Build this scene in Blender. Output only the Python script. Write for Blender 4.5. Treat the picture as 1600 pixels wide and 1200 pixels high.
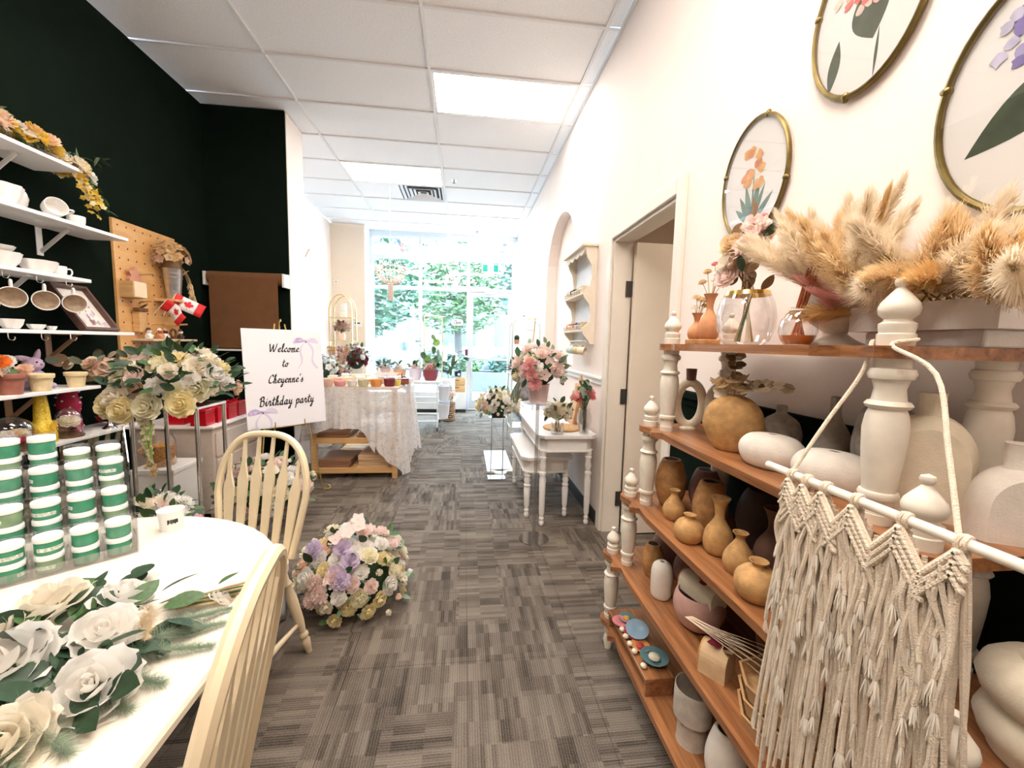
import bpy, bmesh, math, random
from mathutils import Vector, Matrix, noise
for _o in list(bpy.data.objects): bpy.data.objects.remove(_o, do_unlink=True)
SC = bpy.context.scene
COL = SC.collection
PI = math.pi
rnd = random.Random(7)

# ------------------------------------------------------------------ camera
YAW, PITCH, ROLL, FPX = 0.118507, -0.09884, 0.024068, 635.9
def cam_axes():
    f = Vector((math.sin(YAW), math.cos(YAW), 0)); r = Vector((math.cos(YAW), -math.sin(YAW), 0)); u = Vector((0, 0, 1))
    f, u = f*math.cos(PITCH)+u*math.sin(PITCH), u*math.cos(PITCH)-f*math.sin(PITCH)
    r, u = r*math.cos(ROLL)+u*math.sin(ROLL), u*math.cos(ROLL)-r*math.sin(ROLL)
    return r, u, f
_r, _u, _f = cam_axes()
cd = bpy.data.cameras.new('camera'); cam = bpy.data.objects.new('camera', cd); COL.objects.link(cam)
cd.sensor_width = 36; cd.lens = 36*FPX/1600; cd.clip_start = 0.02; cd.clip_end = 300
cam.matrix_world = Matrix(((_r.x, _u.x, -_f.x, 0), (_r.y, _u.y, -_f.y, 0), (_r.z, _u.z, -_f.z, 1.38), (0, 0, 0, 1)))
SC.camera = cam
# ------------------------------------------------------------------ sky and exposure
W = bpy.data.worlds.new('sky'); SC.world = W; W.use_nodes = True
bg = W.node_tree.nodes['Background']; bg.inputs[0].default_value = (0.56, 0.77, 1.0, 1); bg.inputs[1].default_value = 30.0
SC.view_settings.view_transform = 'Standard'; SC.view_settings.look = 'None'
SC.view_settings.exposure = 1.22; SC.view_settings.gamma = 1; SC.view_settings.use_curve_mapping = False
TROFFER = 7.0; TROFFER_BACK = 11.5        # emission of the ceiling light panels

# ------------------------------------------------------------------ materials
MATS = {}
def mat(name, col, rough=0.6, metal=0, spec=0.5, var=0.0, vscale=30, bump=0, bscale=200, trans=0, sss=0, emit=None, es=0, alpha=1, coat=0):
    if name in MATS: return MATS[name]
    m = bpy.data.materials.new(name); m.use_nodes = True; MATS[name] = m
    nt = m.node_tree; b = nt.nodes['Principled BSDF']
    c = (*col, 1) if len(col) == 3 else col
    b.inputs['Base Color'].default_value = c; b.inputs['Roughness'].default_value = rough; b.inputs['Metallic'].default_value = metal
    b.inputs['Specular IOR Level'].default_value = spec
    if trans: b.inputs['Transmission Weight'].default_value = trans
    if coat: b.inputs['Coat Weight'].default_value = coat
    if alpha < 1: b.inputs['Alpha'].default_value = alpha
    if emit: b.inputs['Emission Color'].default_value = (*emit, 1); b.inputs['Emission Strength'].default_value = es
    if var or bump:
        tc = nt.nodes.new('ShaderNodeTexCoord')
    if var:
        n = nt.nodes.new('ShaderNodeTexNoise'); n.inputs['Scale'].default_value = vscale; n.inputs['Detail'].default_value = 5
        nt.links.new(tc.outputs['Object'], n.inputs['Vector'])
        r = nt.nodes.new('ShaderNodeValToRGB')
        r.color_ramp.elements[0].position = .3; r.color_ramp.elements[1].position = .7
        r.color_ramp.elements[0].color = tuple(max(0, x*(1-var)) for x in c[:3])+(1,)
        r.color_ramp.elements[1].color = tuple(min(1, x*(1+var)) for x in c[:3])+(1,)
        nt.links.new(n.outputs['Fac'], r.inputs['Fac']); nt.links.new(r.outputs['Color'], b.inputs['Base Color'])
    if bump:
        n2 = nt.nodes.new('ShaderNodeTexNoise'); n2.inputs['Scale'].default_value = bscale; n2.inputs['Detail'].default_value = 3
        nt.links.new(tc.outputs['Object'], n2.inputs['Vector'])
        bp = nt.nodes.new('ShaderNodeBump'); bp.inputs['Strength'].default_value = bump; bp.inputs['Distance'].default_value = .004
        nt.links.new(n2.outputs['Fac'], bp.inputs['Height']); nt.links.new(bp.outputs['Normal'], b.inputs['Normal'])
    return m
def wood(name, c1, c2, scale=(3, 40, 40), rough=.45, axis=None):
    if name in MATS: return MATS[name]
    m = mat(name, c1, rough); nt = m.node_tree; b = nt.nodes['Principled BSDF']
    tc = nt.nodes.new('ShaderNodeTexCoord'); mp = nt.nodes.new('ShaderNodeMapping'); mp.inputs['Scale'].default_value = scale
    n = nt.nodes.new('ShaderNodeTexNoise'); n.inputs['Scale'].default_value = 1; n.inputs['Detail'].default_value = 8; n.inputs['Roughness'].default_value = .65; n.inputs['Distortion'].default_value = .6
    r = nt.nodes.new('ShaderNodeValToRGB'); r.color_ramp.elements[0].position = .32; r.color_ramp.elements[1].position = .68
    r.color_ramp.elements[0].color = (*c1, 1); r.color_ramp.elements[1].color = (*c2, 1)
    nt.links.new(tc.outputs['Object'], mp.inputs[0]); nt.links.new(mp.outputs[0], n.inputs['Vector']); nt.links.new(n.outputs['Fac'], r.inputs['Fac']); nt.links.new(r.outputs['Color'], b.inputs['Base Color'])
    return m
def glass_mat(name, tint=(1, 1, 1), refl=.08, rough=.02):
    """clear sheet or vessel glass: see-through with a glancing reflection"""
    if name in MATS: return MATS[name]
    m = bpy.data.materials.new(name); m.use_nodes = True; MATS[name] = m; nt = m.node_tree; nt.nodes.clear()
    out = nt.nodes.new('ShaderNodeOutputMaterial'); mx = nt.nodes.new('ShaderNodeMixShader'); tr = nt.nodes.new('ShaderNodeBsdfTransparent'); gl = nt.nodes.new('ShaderNodeBsdfGlossy')
    fr = nt.nodes.new('ShaderNodeLayerWeight'); fr.inputs['Blend'].default_value = .35
    mp = nt.nodes.new('ShaderNodeMapRange'); mp.inputs['To Min'].default_value = refl; mp.inputs['To Max'].default_value = .75
    tr.inputs[0].default_value = (*tint, 1); gl.inputs['Roughness'].default_value = rough
    nt.links.new(fr.outputs['Facing'], mp.inputs['Value']); nt.links.new(mp.outputs[0], mx.inputs[0]); nt.links.new(tr.outputs[0], mx.inputs[1]); nt.links.new(gl.outputs[0], mx.inputs[2]); nt.links.new(mx.outputs[0], out.inputs[0])
    return m

# ------------------------------------------------------------------ mesh building
class MB:
    def __init__(s): s.v = []; s.f = []; s.sm = []; s.mi = []; s.M = Matrix(); s.cur = 0
    def add(s, vs, fs, smooth=False):
        o = len(s.v); s.v += [tuple(s.M @ Vector(p)) for p in vs]
        for f in fs: s.f.append(tuple(i+o for i in f)); s.sm.append(smooth); s.mi.append(s.cur)
        return s
    def box(s, x0, x1, y0, y1, z0, z1):
        vs = [(x0,y0,z0),(x1,y0,z0),(x1,y1,z0),(x0,y1,z0),(x0,y0,z1),(x1,y0,z1),(x1,y1,z1),(x0,y1,z1)]
        return s.add(vs, [(0,3,2,1),(4,5,6,7),(0,1,5,4),(1,2,6,5),(2,3,7,6),(3,0,4,7)])
    def bbox(s, x0, x1, y0, y1, z0, z1, b=.004):
        """box with bevelled edges"""
        b = min(b, (x1-x0)*.45, (y1-y0)*.45, (z1-z0)*.45)
        bm = bmesh.new(); bmesh.ops.create_cube(bm, size=1)
        for v in bm.verts: v.co = Vector(((x0+x1)/2+v.co.x*(x1-x0), (y0+y1)/2+v.co.y*(y1-y0), (z0+z1)/2+v.co.z*(z1-z0)))
        bmesh.ops.bevel(bm, geom=bm.edges[:], offset=b, segments=2, affect='EDGES', profile=.5)
        bm.verts.index_update(); s.add([v.co[:] for v in bm.verts], [tuple(v.index for v in f.verts) for f in bm.faces], False); bm.free(); return s
    def lathe(s, prof, n=20, c=(0,0,0), ax=(0,0,1), sx=1, sy=1, cap=True, ang=2*PI):
        """revolve (radius, height) pairs"""
        ax = Vector(ax).normalized(); q = Vector((0,0,1)).rotation_difference(ax); vs = []; fs = []; k = len(prof)
        full = abs(ang-2*PI) < 1e-6; m = n if full else n+1
        for i in range(m):
            a = ang*i/n
            for (r, h) in prof: vs.append(Vector(c)+q @ Vector((r*math.cos(a)*sx, r*math.sin(a)*sy, h)))
        for i in range(n):
            j = (i+1) % m
            for t in range(k-1): fs.append((i*k+t, j*k+t, j*k+t+1, i*k+t+1))
        if cap and full:
            if prof[0][0] > 1e-5: fs.append(tuple(i*k for i in range(m))[::-1])
            if prof[-1][0] > 1e-5: fs.append(tuple(i*k+k-1 for i in range(m)))
        return s.add(vs, fs, True)
    def tube(s, pts, r, n=8, cap=True, closed=False, up=None):
        pts = [Vector(p) for p in pts]; k = len(pts); rr = r if isinstance(r, (list, tuple)) else [r]*k
        vs = []; fs = []; prev = None
        for i, p in enumerate(pts):
            a = pts[(i-1) % k] if (i > 0 or closed) else p; b = pts[(i+1) % k] if (i < k-1 or closed) else p
            t = (b-a); t = t.normalized() if t.length > 1e-9 else Vector((0,0,1))
            if prev is None:
                h = Vector((0,0,1)) if abs(t.z) < .9 else Vector((1,0,0))
                if up: h = Vector(up)
                x = t.cross(h).normalized()
            else:
                x = (prev-t*prev.dot(t)); x = x.normalized() if x.length > 1e-9 else t.orthogonal().normalized()
            prev = x; y = t.cross(x)
            for j in range(n):
                an = 2*PI*j/n; vs.append(p+(x*math.cos(an)+y*math.sin(an))*rr[i])
        for i in range(k if closed else k-1):
            i2 = (i+1) % k
            for j in range(n): fs.append((i*n+j, i*n+(j+1) % n, i2*n+(j+1) % n, i2*n+j))
        if cap and not closed: fs.append(tuple(range(n))[::-1]); fs.append(tuple((k-1)*n+j for j in range(n)))
        return s.add(vs, fs, True)
    def bar(s, p, q, w, h, up=(0,0,1)):
        p = Vector(p); q = Vector(q); t = (q-p).normalized(); u = Vector(up); x = t.cross(u)
        if x.length < 1e-6: x = t.cross(Vector((1,0,0)))
        x.normalize(); y = x.cross(t); vs = []
        for e in (p, q):
            for a, b in ((-1,-1),(1,-1),(1,1),(-1,1)): vs.append(e+x*a*w/2+y*b*h/2)
        return s.add(vs, [(0,1,2,3)[::-1],(4,5,6,7),(0,1,5,4),(1,2,6,5),(2,3,7,6),(3,0,4,7)])
    def prism(s, poly, z0, z1, smooth=False):
        k = len(poly); vs = [(x, y, z0) for x, y in poly]+[(x, y, z1) for x, y in poly]
        return s.add(vs, [tuple(range(k))[::-1], tuple(range(k, 2*k))]+[(i, (i+1) % k, (i+1) % k+k, i+k) for i in range(k)], smooth)
    def ball(s, c, r, n=12, m=8, sx=1, sy=1, sz=1):
        prof = [(r*math.sin(PI*i/m), -r*math.cos(PI*i/m)*sz) for i in range(m+1)]; prof[0] = (0, prof[0][1]); prof[-1] = (0, prof[-1][1])
        return s.lathe(prof, n, c, sx=sx, sy=sy, cap=False)
    def sheet(s, fn, nu, nv, thick=0, smooth=True, flip=False):
        vs = [fn(i/nu, j/nv) for j in range(nv+1) for i in range(nu+1)]
        fs = [(j*(nu+1)+i, j*(nu+1)+i+1, (j+1)*(nu+1)+i+1, (j+1)*(nu+1)+i) for j in range(nv) for i in range(nu)]
        if flip: fs = [f[::-1] for f in fs]
        return s.add(vs, fs, smooth)
    def mesh(s, name):
        me = bpy.data.meshes.new(name); me.from_pydata(s.v, [], s.f); me.polygons.foreach_set('use_smooth', s.sm)
        if any(s.mi): me.polygons.foreach_set('material_index', s.mi)
        me.update(); return me
    def build(s, name, m, parent=None, loc=None, rot=None, fix=False, solid=0, sub=0, sharp=True):
        me = s.mesh(name)
        if fix or True:
            bm = bmesh.new(); bm.from_mesh(me); bmesh.ops.recalc_face_normals(bm, faces=bm.faces[:]); 
            for e in bm.edges:
                if len(e.link_faces) == 2 and e.calc_face_angle(0) > .7: e.smooth = False
            bm.to_mesh(me); bm.free()
        for x in (m if isinstance(m, (list, tuple)) else [m]): me.materials.append(x)
        o = link(name, me, parent, loc, rot)
        if solid: md = o.modifiers.new('solid', 'SOLIDIFY'); md.thickness = solid; md.offset = 0
        if sub: md = o.modifiers.new('sub', 'SUBSURF'); md.levels = sub; md.render_levels = sub
        return o
def link(name, me, parent=None, loc=None, rot=None, m=None):
    o = bpy.data.objects.new(name, me); COL.objects.link(o)
    if parent: o.parent = parent
    if loc is not None: o.location = loc
    if rot is not None: o.rotation_euler = rot
    if m is not None:
        if not me.materials: me.materials.append(None)
        o.material_slots[0].link = 'OBJECT'; o.material_slots[0].material = m
    return o
def tag(o, label, cat, group=None):
    o['label'] = label; o['category'] = cat
    if group: o['group'] = group
    return o
def thing(name, label, cat, loc=(0,0,0), rz=0, group=None):
    o = bpy.data.objects.new(name, None); COL.objects.link(o); o.empty_display_size = .05
    o.location = loc; o.rotation_euler = (0, 0, rz); return tag(o, label, cat, group)
def struct(o): o['kind'] = 'structure'; return o
KIDS = {}
def copytree(o, loc, rz=None, label=None, parent=None, scale=None, rot=None):
    c = o.copy(); COL.objects.link(c); c.parent = parent; c.location = loc
    if rz is not None: c.rotation_euler = (0, 0, rz)
    if rot is not None: c.rotation_euler = rot
    if scale: c.scale = (scale,)*3
    if label: c['label'] = label
    def rec(a, b):
        for ch in [x for x in COL.objects if x.parent == a]:
            d = ch.copy(); COL.objects.link(d); d.parent = b; rec(ch, d)
    rec(o, c); return c
def crom(pts, n=6, closed=False):
    pts = [Vector(p) for p in pts]; k = len(pts); out = []
    rng = range(k if closed else k-1)
    for i in rng:
        if closed: a, b, c, d = pts[(i-1) % k], pts[i], pts[(i+1) % k], pts[(i+2) % k]
        else: a, b, c, d = pts[max(i-1, 0)], pts[i], pts[i+1], pts[min(i+2, k-1)]
        for j in range(n):
            t = j/n; out.append(.5*((2*b)+(c-a)*t+(2*a-5*b+4*c-d)*t*t+(3*b-a-3*c+d)*t**3))
    if not closed: out.append(pts[-1])
    return out

# ------------------------------------------------------------------ common materials
WHITE = mat('white_paint', (.86, .84, .8), .45, var=.03, vscale=8)
TRIM = mat('casing_paint', (.80, .72, .62), .45, var=.03, vscale=6)
WALLW = mat('warm_white_wall', (.90, .785, .71), .75, var=.015, vscale=3, bump=.15, bscale=180)
BEIGE = mat('beige_wall', (.80, .66, .52), .8, var=.02, vscale=3, bump=.1)
GREENW = mat('dark_green_wall', (.0045, .0095, .006), .9, spec=.06, var=.12, vscale=5, bump=.12, bscale=150)
BLACKB = mat('black_rubber_base', (.012, .013, .015), .5)
ALU = mat('brushed_aluminium', (.72, .76, .8), .35, .6, var=.04)
GOLD = mat('gold_metal', (.62, .44, .17), .3, .9, var=.08)
CHROME = mat('chrome', (.8, .8, .82), .12, 1)
GLASS = glass_mat('clear_glass')
ACRYL = glass_mat('clear_acrylic', (.97, .98, .98), .1)
PINE = wood('pine', (.55, .30, .11), (.72, .45, .2))
OAK = wood('oak', (.15, .052, .018), (.46, .20, .08), scale=(42, 2.2, 42), rough=.28)
DKWOOD = wood('walnut', (.10, .045, .02), (.2, .09, .04))
# ================================================================== THE SETTING
RX, LX, FY, BY, CZ = 1.03, -2.42, 8.40, -2.2, 3.494
def carpet():
    m = bpy.data.materials.new('carpet_tile'); m.use_nodes = True; nt = m.node_tree; b = nt.nodes['Principled BSDF']; N = nt.nodes.new; L = nt.links.new
    g = N('ShaderNodeNewGeometry'); b.inputs['Roughness'].default_value = .95; b.inputs['Specular IOR Level'].default_value = .1
    def blocks(sx, sy, seed):
        mp = N('ShaderNodeMapping'); mp.inputs['Scale'].default_value = (sx, sy, 0); mp.inputs['Location'].default_value = (seed, seed*1.7, 0); L(g.outputs['Position'], mp.inputs[0])
        fl = N('ShaderNodeVectorMath'); fl.operation = 'FLOOR'; L(mp.outputs[0], fl.inputs[0])
        wn = N('ShaderNodeTexWhiteNoise'); wn.noise_dimensions = '3D'; L(fl.outputs[0], wn.inputs['Vector']); return wn.outputs['Value']
    sep = N('ShaderNodeSeparateXYZ'); L(g.outputs['Position'], sep.inputs[0])
    def sine(o, fr):
        a = N('ShaderNodeMath'); a.operation = 'MULTIPLY'; a.inputs[1].default_value = fr; L(o, a.inputs[0])
        c = N('ShaderNodeMath'); c.operation = 'SINE'; L(a.outputs[0], c.inputs[0])
        d = N('ShaderNodeMath'); d.operation = 'MULTIPLY_ADD'; d.inputs[1].default_value = .5; d.inputs[2].default_value = .5; L(c.outputs[0], d.inputs[0]); return d.outputs[0]
    def mixf(f, a, c):
        x = N('ShaderNodeMix'); 
        if isinstance(f, float): x.inputs[0].default_value = f
        else: L(f, x.inputs[0])
        L(a, x.inputs[2]); L(c, x.inputs[3]); return x.outputs[0]
    def gt(o, t):
        c = N('ShaderNodeMath'); c.operation = 'GREATER_THAN'; c.inputs[1].default_value = t; L(o, c.inputs[0]); return c.outputs[0]
    which = gt(blocks(4, 2, .1), .42)
    rib = mixf(which, sine(sep.outputs[0], 2*PI*105), sine(sep.outputs[1], 2*PI*105))
    blk = mixf(which, blocks(20, 5.0, 3.3), blocks(4.0, 20, 9.1))
    blk2 = mixf(which, blocks(52, 11.0, 5.3), blocks(9.0, 52, 2.1))
    no = N('ShaderNodeTexNoise'); no.inputs['Scale'].default_value = 5; no.inputs['Detail'].default_value = 6; L(g.outputs['Position'], no.inputs['Vector'])
    nf = N('ShaderNodeTexNoise'); nf.inputs['Scale'].default_value = 240; nf.inputs['Detail'].default_value = 3; L(g.outputs['Position'], nf.inputs['Vector'])
    s = mixf(.26, mixf(.5, blk, blk2), rib); s = mixf(.36, s, no.outputs['Fac']); s = mixf(.40, s, nf.outputs['Fac'])
    r = N('ShaderNodeValToRGB'); r.color_ramp.elements[0].position = .30; r.color_ramp.elements[1].position = .70
    r.color_ramp.elements[0].color = (.034, .027, .021, 1); r.color_ramp.elements[1].color = (.25, .205, .165, 1)
    L(s, r.inputs['Fac']); L(r.outputs['Color'], b.inputs['Base Color'])
    bp = N('ShaderNodeBump'); bp.inputs['Strength'].default_value = .5; bp.inputs['Distance'].default_value = .004; L(s, bp.inputs['Height']); L(bp.outputs[0], b.inputs['Normal'])
    return m
CARPET = carpet()
fl = struct(MB().box(-2.6, RX+.02, BY-.1, FY+.06, -.12, -.006).build('floor', mat('floor_slab', (.05, .045, .04), .9)))
tile = MB().bbox(-.2493, .2493, -.2493, .2493, -.006, 0, .0012).mesh('carpet_tile'); tile.materials.append(CARPET)
for i in range(7):
    for j in range(22):
        link('carpet_tile', tile, fl, (-2.22+i*.5, BY+.25+j*.5-.15, 0))

# ---- right wall with door opening and arched niche, built in slices along its length
def wall_right():
    b = MB(); T = .12
    def col(y0, y1, z0, z1): b.box(RX, RX+T, y0, y1, z0, z1)
    col(BY, 1.95, 0, CZ); col(1.95, 2.82, 2.12, CZ); col(2.82, 3.8, 0, CZ); col(5.2, FY+.05, 0, CZ)
    col(3.8, 5.2, 0, 1.2)
    n = 28; pts = [(3.8+1.4*i/n) for i in range(n+1)]
    zt = lambda y: 2.1+.69*math.sqrt(max(0, 1-((y-4.5)/.7)**2))
    for i in range(n):
        y0, y1 = pts[i], pts[i+1]; za, zb = zt(y0), zt(y1)
        b.add([(RX,y0,za),(RX,y1,zb),(RX,y1,CZ),(RX,y0,CZ),(RX+T,y0,za),(RX+T,y1,zb),(RX+T,y1,CZ),(RX+T,y0,CZ)], [(0,1,2,3),(4,7,6,5),(0,4,5,1),(3,2,6,7)])
    return b.build('wall_right', WALLW)
wr = struct(wall_right())
MB().box(RX+.12, RX+.14, 3.7, 5.3, 1.1, 2.9).build('niche_back', WALLW, wr)
MB().box(RX-.012, RX, BY, 1.868, .10, 1.15).build('wainscot_panel', GREENW, wr)
MB().bbox(RX-.03, RX-.0005, BY, 1.868, 1.150, 1.185, .006).box(RX-.018, RX-.0005, BY, 1.868, 1.120, 1.150).build('chair_rail', GREENW, wr)
MB().bbox(RX-.032, RX-.0005, 2.905, FY-.06, 1.125, 1.15, .006).bbox(RX-.018, RX-.0005, 2.905, FY-.06, 1.085, 1.125, .006).build('chair_rail', WHITE, wr)
struct(MB().bbox(RX-.012, RX-.0005, 2.905, FY-.06, 0, .1, .003).build('baseboard_right', BLACKB))
struct(MB().bbox(RX-.022, RX-.0125, BY, 1.868, 0, .1, .003).build('baseboard_right', BLACKB))
# ---- left side
wl = struct(MB().box(LX-.12, LX, BY, 4.26, 0, CZ).build('wall_left', GREENW))
st = struct(MB().box(LX-.12, -1.70, 4.26, 4.28, 0, CZ).build('wall_stub', GREENW))
MB().box(LX-.12, -1.695, 4.281, 4.68, 0, CZ).build('stub_body', WALLW, st)
struct(MB().box(LX-.12, -2.45, 4.681, 8.0, 0, CZ).build('wall_left_front', WALLW))
wb = struct(MB().box(LX-.12, -1.86, 8.0, 8.06, 0, CZ).build('wall_front', BEIGE))
MB().box(-1.86, -1.84, 7.995, FY+.05, 0, CZ).build('corner_return', WHITE, wb)
struct(MB().box(LX-.12, RX+.12, BY-.1, BY-.001, 0, CZ).build('wall_back', WALLW))
struct(MB().bbox(LX+.0005, LX+.012, BY, 4.255, 0, .1, .003).build('baseboard_left', BLACKB))
struct(MB().bbox(-2.40, -1.71, 4.247, 4.2595, 0, .1, .003).build('baseboard_stub', BLACKB))
struct(MB().bbox(-2.4, -1.87, 7.987, 7.9995, 0, .1, .003).build('baseboard_front', BLACKB))

# ---- ceiling: suspended two by four foot tiles, grid bars
TILEM = mat('ceiling_tile', (.90, .895, .90), .95, var=.06, vscale=90, bump=.5, bscale=140)
BARM = mat('grid_bar', (.80, .795, .79), .6)
ce = struct(MB().box(-2.6, RX+.12, BY-.1, FY+.06, CZ+.03, CZ+.12).build('ceiling', mat('slab', (.4, .4, .4), .9)))
GX = [LX-.03, -1.517, -.298, .921, RX]; GY0, GP = 2.858, .6096
rows = [GY0+GP*k for k in range(-8, 10)]
rows = [BY-.0] + [y for y in rows if BY+.05 < y < FY-.02] + [FY]
LIGHTS = {(2, 1), (1, 4), (2, 7), (1, -2), (2, -4), (1, -6)}     # (column, row counted from GY0)
VENT = (1, 5)
shared = {}
for ci in range(4):
    for ri in range(len(rows)-1):
        x0, x1, y0, y1 = GX[ci], GX[ci+1], rows[ri], rows[ri+1]
        rk = round((y0-GY0)/GP)
        if (ci, rk) in LIGHTS and y1-y0 > .55: continue
        if ci == 0 and y0 > 4.2: x0 = LX-.03
        w, d = x1-x0, y1-y0; key = (round(w, 3), round(d, 3))
        if key not in shared:
            me = MB().bbox(-w/2+.011, w/2-.011, -d/2+.011, d/2-.011, 0, .018, .003).mesh('ceiling_tile'); me.materials.append(TILEM); shared[key] = me
        if (ci, rk) == VENT:
            me = MB().bbox(-w/2+.011, w/2-.63, -d/2+.011, d/2-.011, 0, .018, .003).mesh('ceiling_tile'); me.materials.append(TILEM)
            link('ceiling_tile', me, ce, ((x0+x1)/2, (y0+y1)/2, CZ+.008)); continue
        link('ceiling_tile', shared[key], ce, ((x0+x1)/2, (y0+y1)/2, CZ+.008))
for x in GX[1:4]: MB().bbox(x-.012, x+.012, BY, FY-.01, CZ-.004, CZ+.010, .002).build('grid_bar', BARM, ce)
for y in rows[1:-1]: MB().bbox(LX-.02, RX-.001, y-.012, y+.012, CZ-.0035, CZ+.0098, .002).build('grid_bar', BARM, ce)
MB().box(RX-.02, RX-.001, BY, FY-.01, CZ-.006, CZ+.003).build('wall_angle', BARM, ce)
LENS = mat('light_lens', (1, 1, 1), .5, emit=(1, .97, .93), es=TROFFER)
LENSB = mat('warm_light_lens', (1, 1, 1), .5, emit=(1, .92, .84), es=TROFFER_BACK)
nm = {(2, 1): 'lit ceiling light panel above the open door leaf and white rack', (1, 4): 'lit ceiling light panel beside the square air vent', (2, 7): 'lit ceiling light panel by the shop window and exit sign',
      (1, -2): 'lit ceiling light panel above the oval table', (2, -4): 'lit ceiling light panel behind the tiered shelf', (1, -6): 'lit ceiling light panel at the back wall'}
for (ci, rk) in sorted(LIGHTS):
    x0, x1 = GX[ci], GX[ci+1]; y0 = GY0+GP*rk; t = thing('ceiling_light', nm[(ci, rk)], 'light', ((x0+x1)/2, y0+GP/2, CZ), 0, 'recessed ceiling light panels')
    w, d = x1-x0, GP
    MB().box(-w/2+.014, w/2-.014, -d/2+.014, d/2-.014, .02, .028).build('housing', WHITE, t)
    f = MB()
    for a in ((-w/2+.013, -w/2+.03, -d/2+.013, d/2-.013), (w/2-.03, w/2-.013, -d/2+.013, d/2-.013)): f.box(*a, .0, .02)
    for a in ((-w/2+.03, w/2-.03, -d/2+.013, -d/2+.03), (-w/2+.03, w/2-.03, d/2-.03, d/2-.013)): f.box(*a, .0, .02)
    f.build('frame', WHITE, t)
    MB().box(-w/2+.03, w/2-.03, -d/2+.03, d/2-.03, .008, .012).build('lens', LENSB if rk < 0 else LENS, t)
# vent
vt = thing('air_vent', 'square louvred air diffuser set in the ceiling', 'vent', (GX[2]-.31, GY0+GP*5.5, CZ))
VM = mat('vent_white', (.75, .75, .76), .4)
for k in range(5):
    s0 = .295-.055*k; s1 = s0-.032; z0 = -.004+.012*(k % 2)
    v = MB()
    for i in range(4):
        a = i*PI/2; c, sn = math.cos(a), math.sin(a)
        q = [(-s0, -s0, z0+.0), (s0, -s0, z0), (s1, -s1, z0+.022), (-s1, -s1, z0+.022)]
        v.add([(x*c-y*sn, x*sn+y*c, z) for x, y, z in q], [(0, 1, 2, 3)])
    v.build('louvre', VM, vt, solid=.002)
MB().box(-.29, .29, -.29, .29, .024, .027).build('dark_throat', mat('dark_void', (.05, .05, .05), .9), vt)
# sprinkler heads
for (x, y, l) in ((-.16, GY0+GP*4.6, 'small sprinkler head in the ceiling beside the air vent'), (.22, GY0+GP*8.55, 'small sprinkler head in the ceiling above the shop window')):
    t = thing('sprinkler', l, 'sprinkler', (x, y, CZ+.008))
    MB().lathe([(.0, -.002), (.035, -.002), (.035, 0), (0, .0)], 16).build('escutcheon', CHROME, t)
    MB().lathe([(.006, -.03), (.012, -.002)], 8).lathe([(0, -.036), (.02, -.034), (.02, -.032), (0, -.03)], 12).build('head', mat('dark_brass', (.2, .17, .14), .4, .7), t)

# ---- shop window (aluminium frames, panes) and glass entrance door
FRAME = mat('window_frame', (.70, .75, .80), .4, .3)
wn = struct(MB().box(-1.84, RX+.0, FY-.05, FY+.05, CZ-.06, CZ+.02).build('window_1', FRAME))
XM = [-1.81, -.88, .07, RX-.045]; ZM = [.44, 2.43, 3.02, CZ-.06]
fm = lambda *a: MB().bbox(*a, .004).build('mullion', FRAME, wn)
for x in XM: fm(x-.03, x+.03, FY-.05, FY+.05, 0 if x > 0 else .44, CZ-.06)
for z in ZM[1:3]:
    for a, c in zip(XM[:-1], XM[1:]): fm(a+.0305, c-.0305, FY-.045, FY+.045, z-.03, z+.03)
for a, c in zip(XM[:2], XM[1:3]): fm(a+.0305, c-.0305, FY-.045, FY+.045, .44, .50)
for a, c in zip(XM[:-1], XM[1:]): fm(a+.0305, c-.0305, FY-.045, FY+.045, CZ-.11, CZ-.0605)
PANE = glass_mat('window_pane', (.97, 1, 1), .05)
for k, (a, c) in enumerate(zip(XM[:-1], XM[1:])):
    for z0, z1 in ((.5, 2.40), (2.46, 2.99), (3.05, CZ-.11)):
        if k == 2 and z0 == .5: continue
        MB().box(a+.031, c-.031, FY-.004, FY+.004, z0, z1).build('pane', PANE, wn)
lw = struct(MB().box(-1.84, .04, FY-.06, FY+.05, 0, .44).build('wall_front_sill', WHITE))
MB().bbox(-1.835, .04, FY-.36, FY-.0605, .06, .40, .006).build('window_ledge', WHITE, lw)
MB().box(-1.83, .045, FY-.365, FY-.0605, 0, .0595).build('plinth', BLACKB, lw)
d1 = struct(MB().box(.102, .172, FY-.025, FY+.025, .012, 2.395).build('door_1', FRAME))
MB().box(.883, .953, FY-.025, FY+.025, .012, 2.395).build('door_stile', FRAME, d1)
MB().box(.1725, .8825, FY-.025, FY+.025, 2.31, 2.395).build('door_rail', FRAME, d1)
MB().box(.1725, .8825, FY-.025, FY+.025, .012, .20).build('door_rail', FRAME, d1)
MB().box(.1725, .8825, FY-.035, FY-.022, 1.02, 1.06).build('push_bar', FRAME, d1)
MB().box(.1725, .8825, FY-.004, FY+.004, .2, 2.31).build('pane', PANE, d1)
MB().bbox(.40, .62, FY-.08, FY-.0255, 2.36, 2.41, .005).bar((.5, FY-.07, 2.40), (.25, FY-.09, 2.42), .02, .012).build('door_closer', ALU, d1)
MB().bbox(.108, .160, FY-.052, FY-.0255, .86, 1.0, .004).build('lock_case', ALU, d1)

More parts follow.
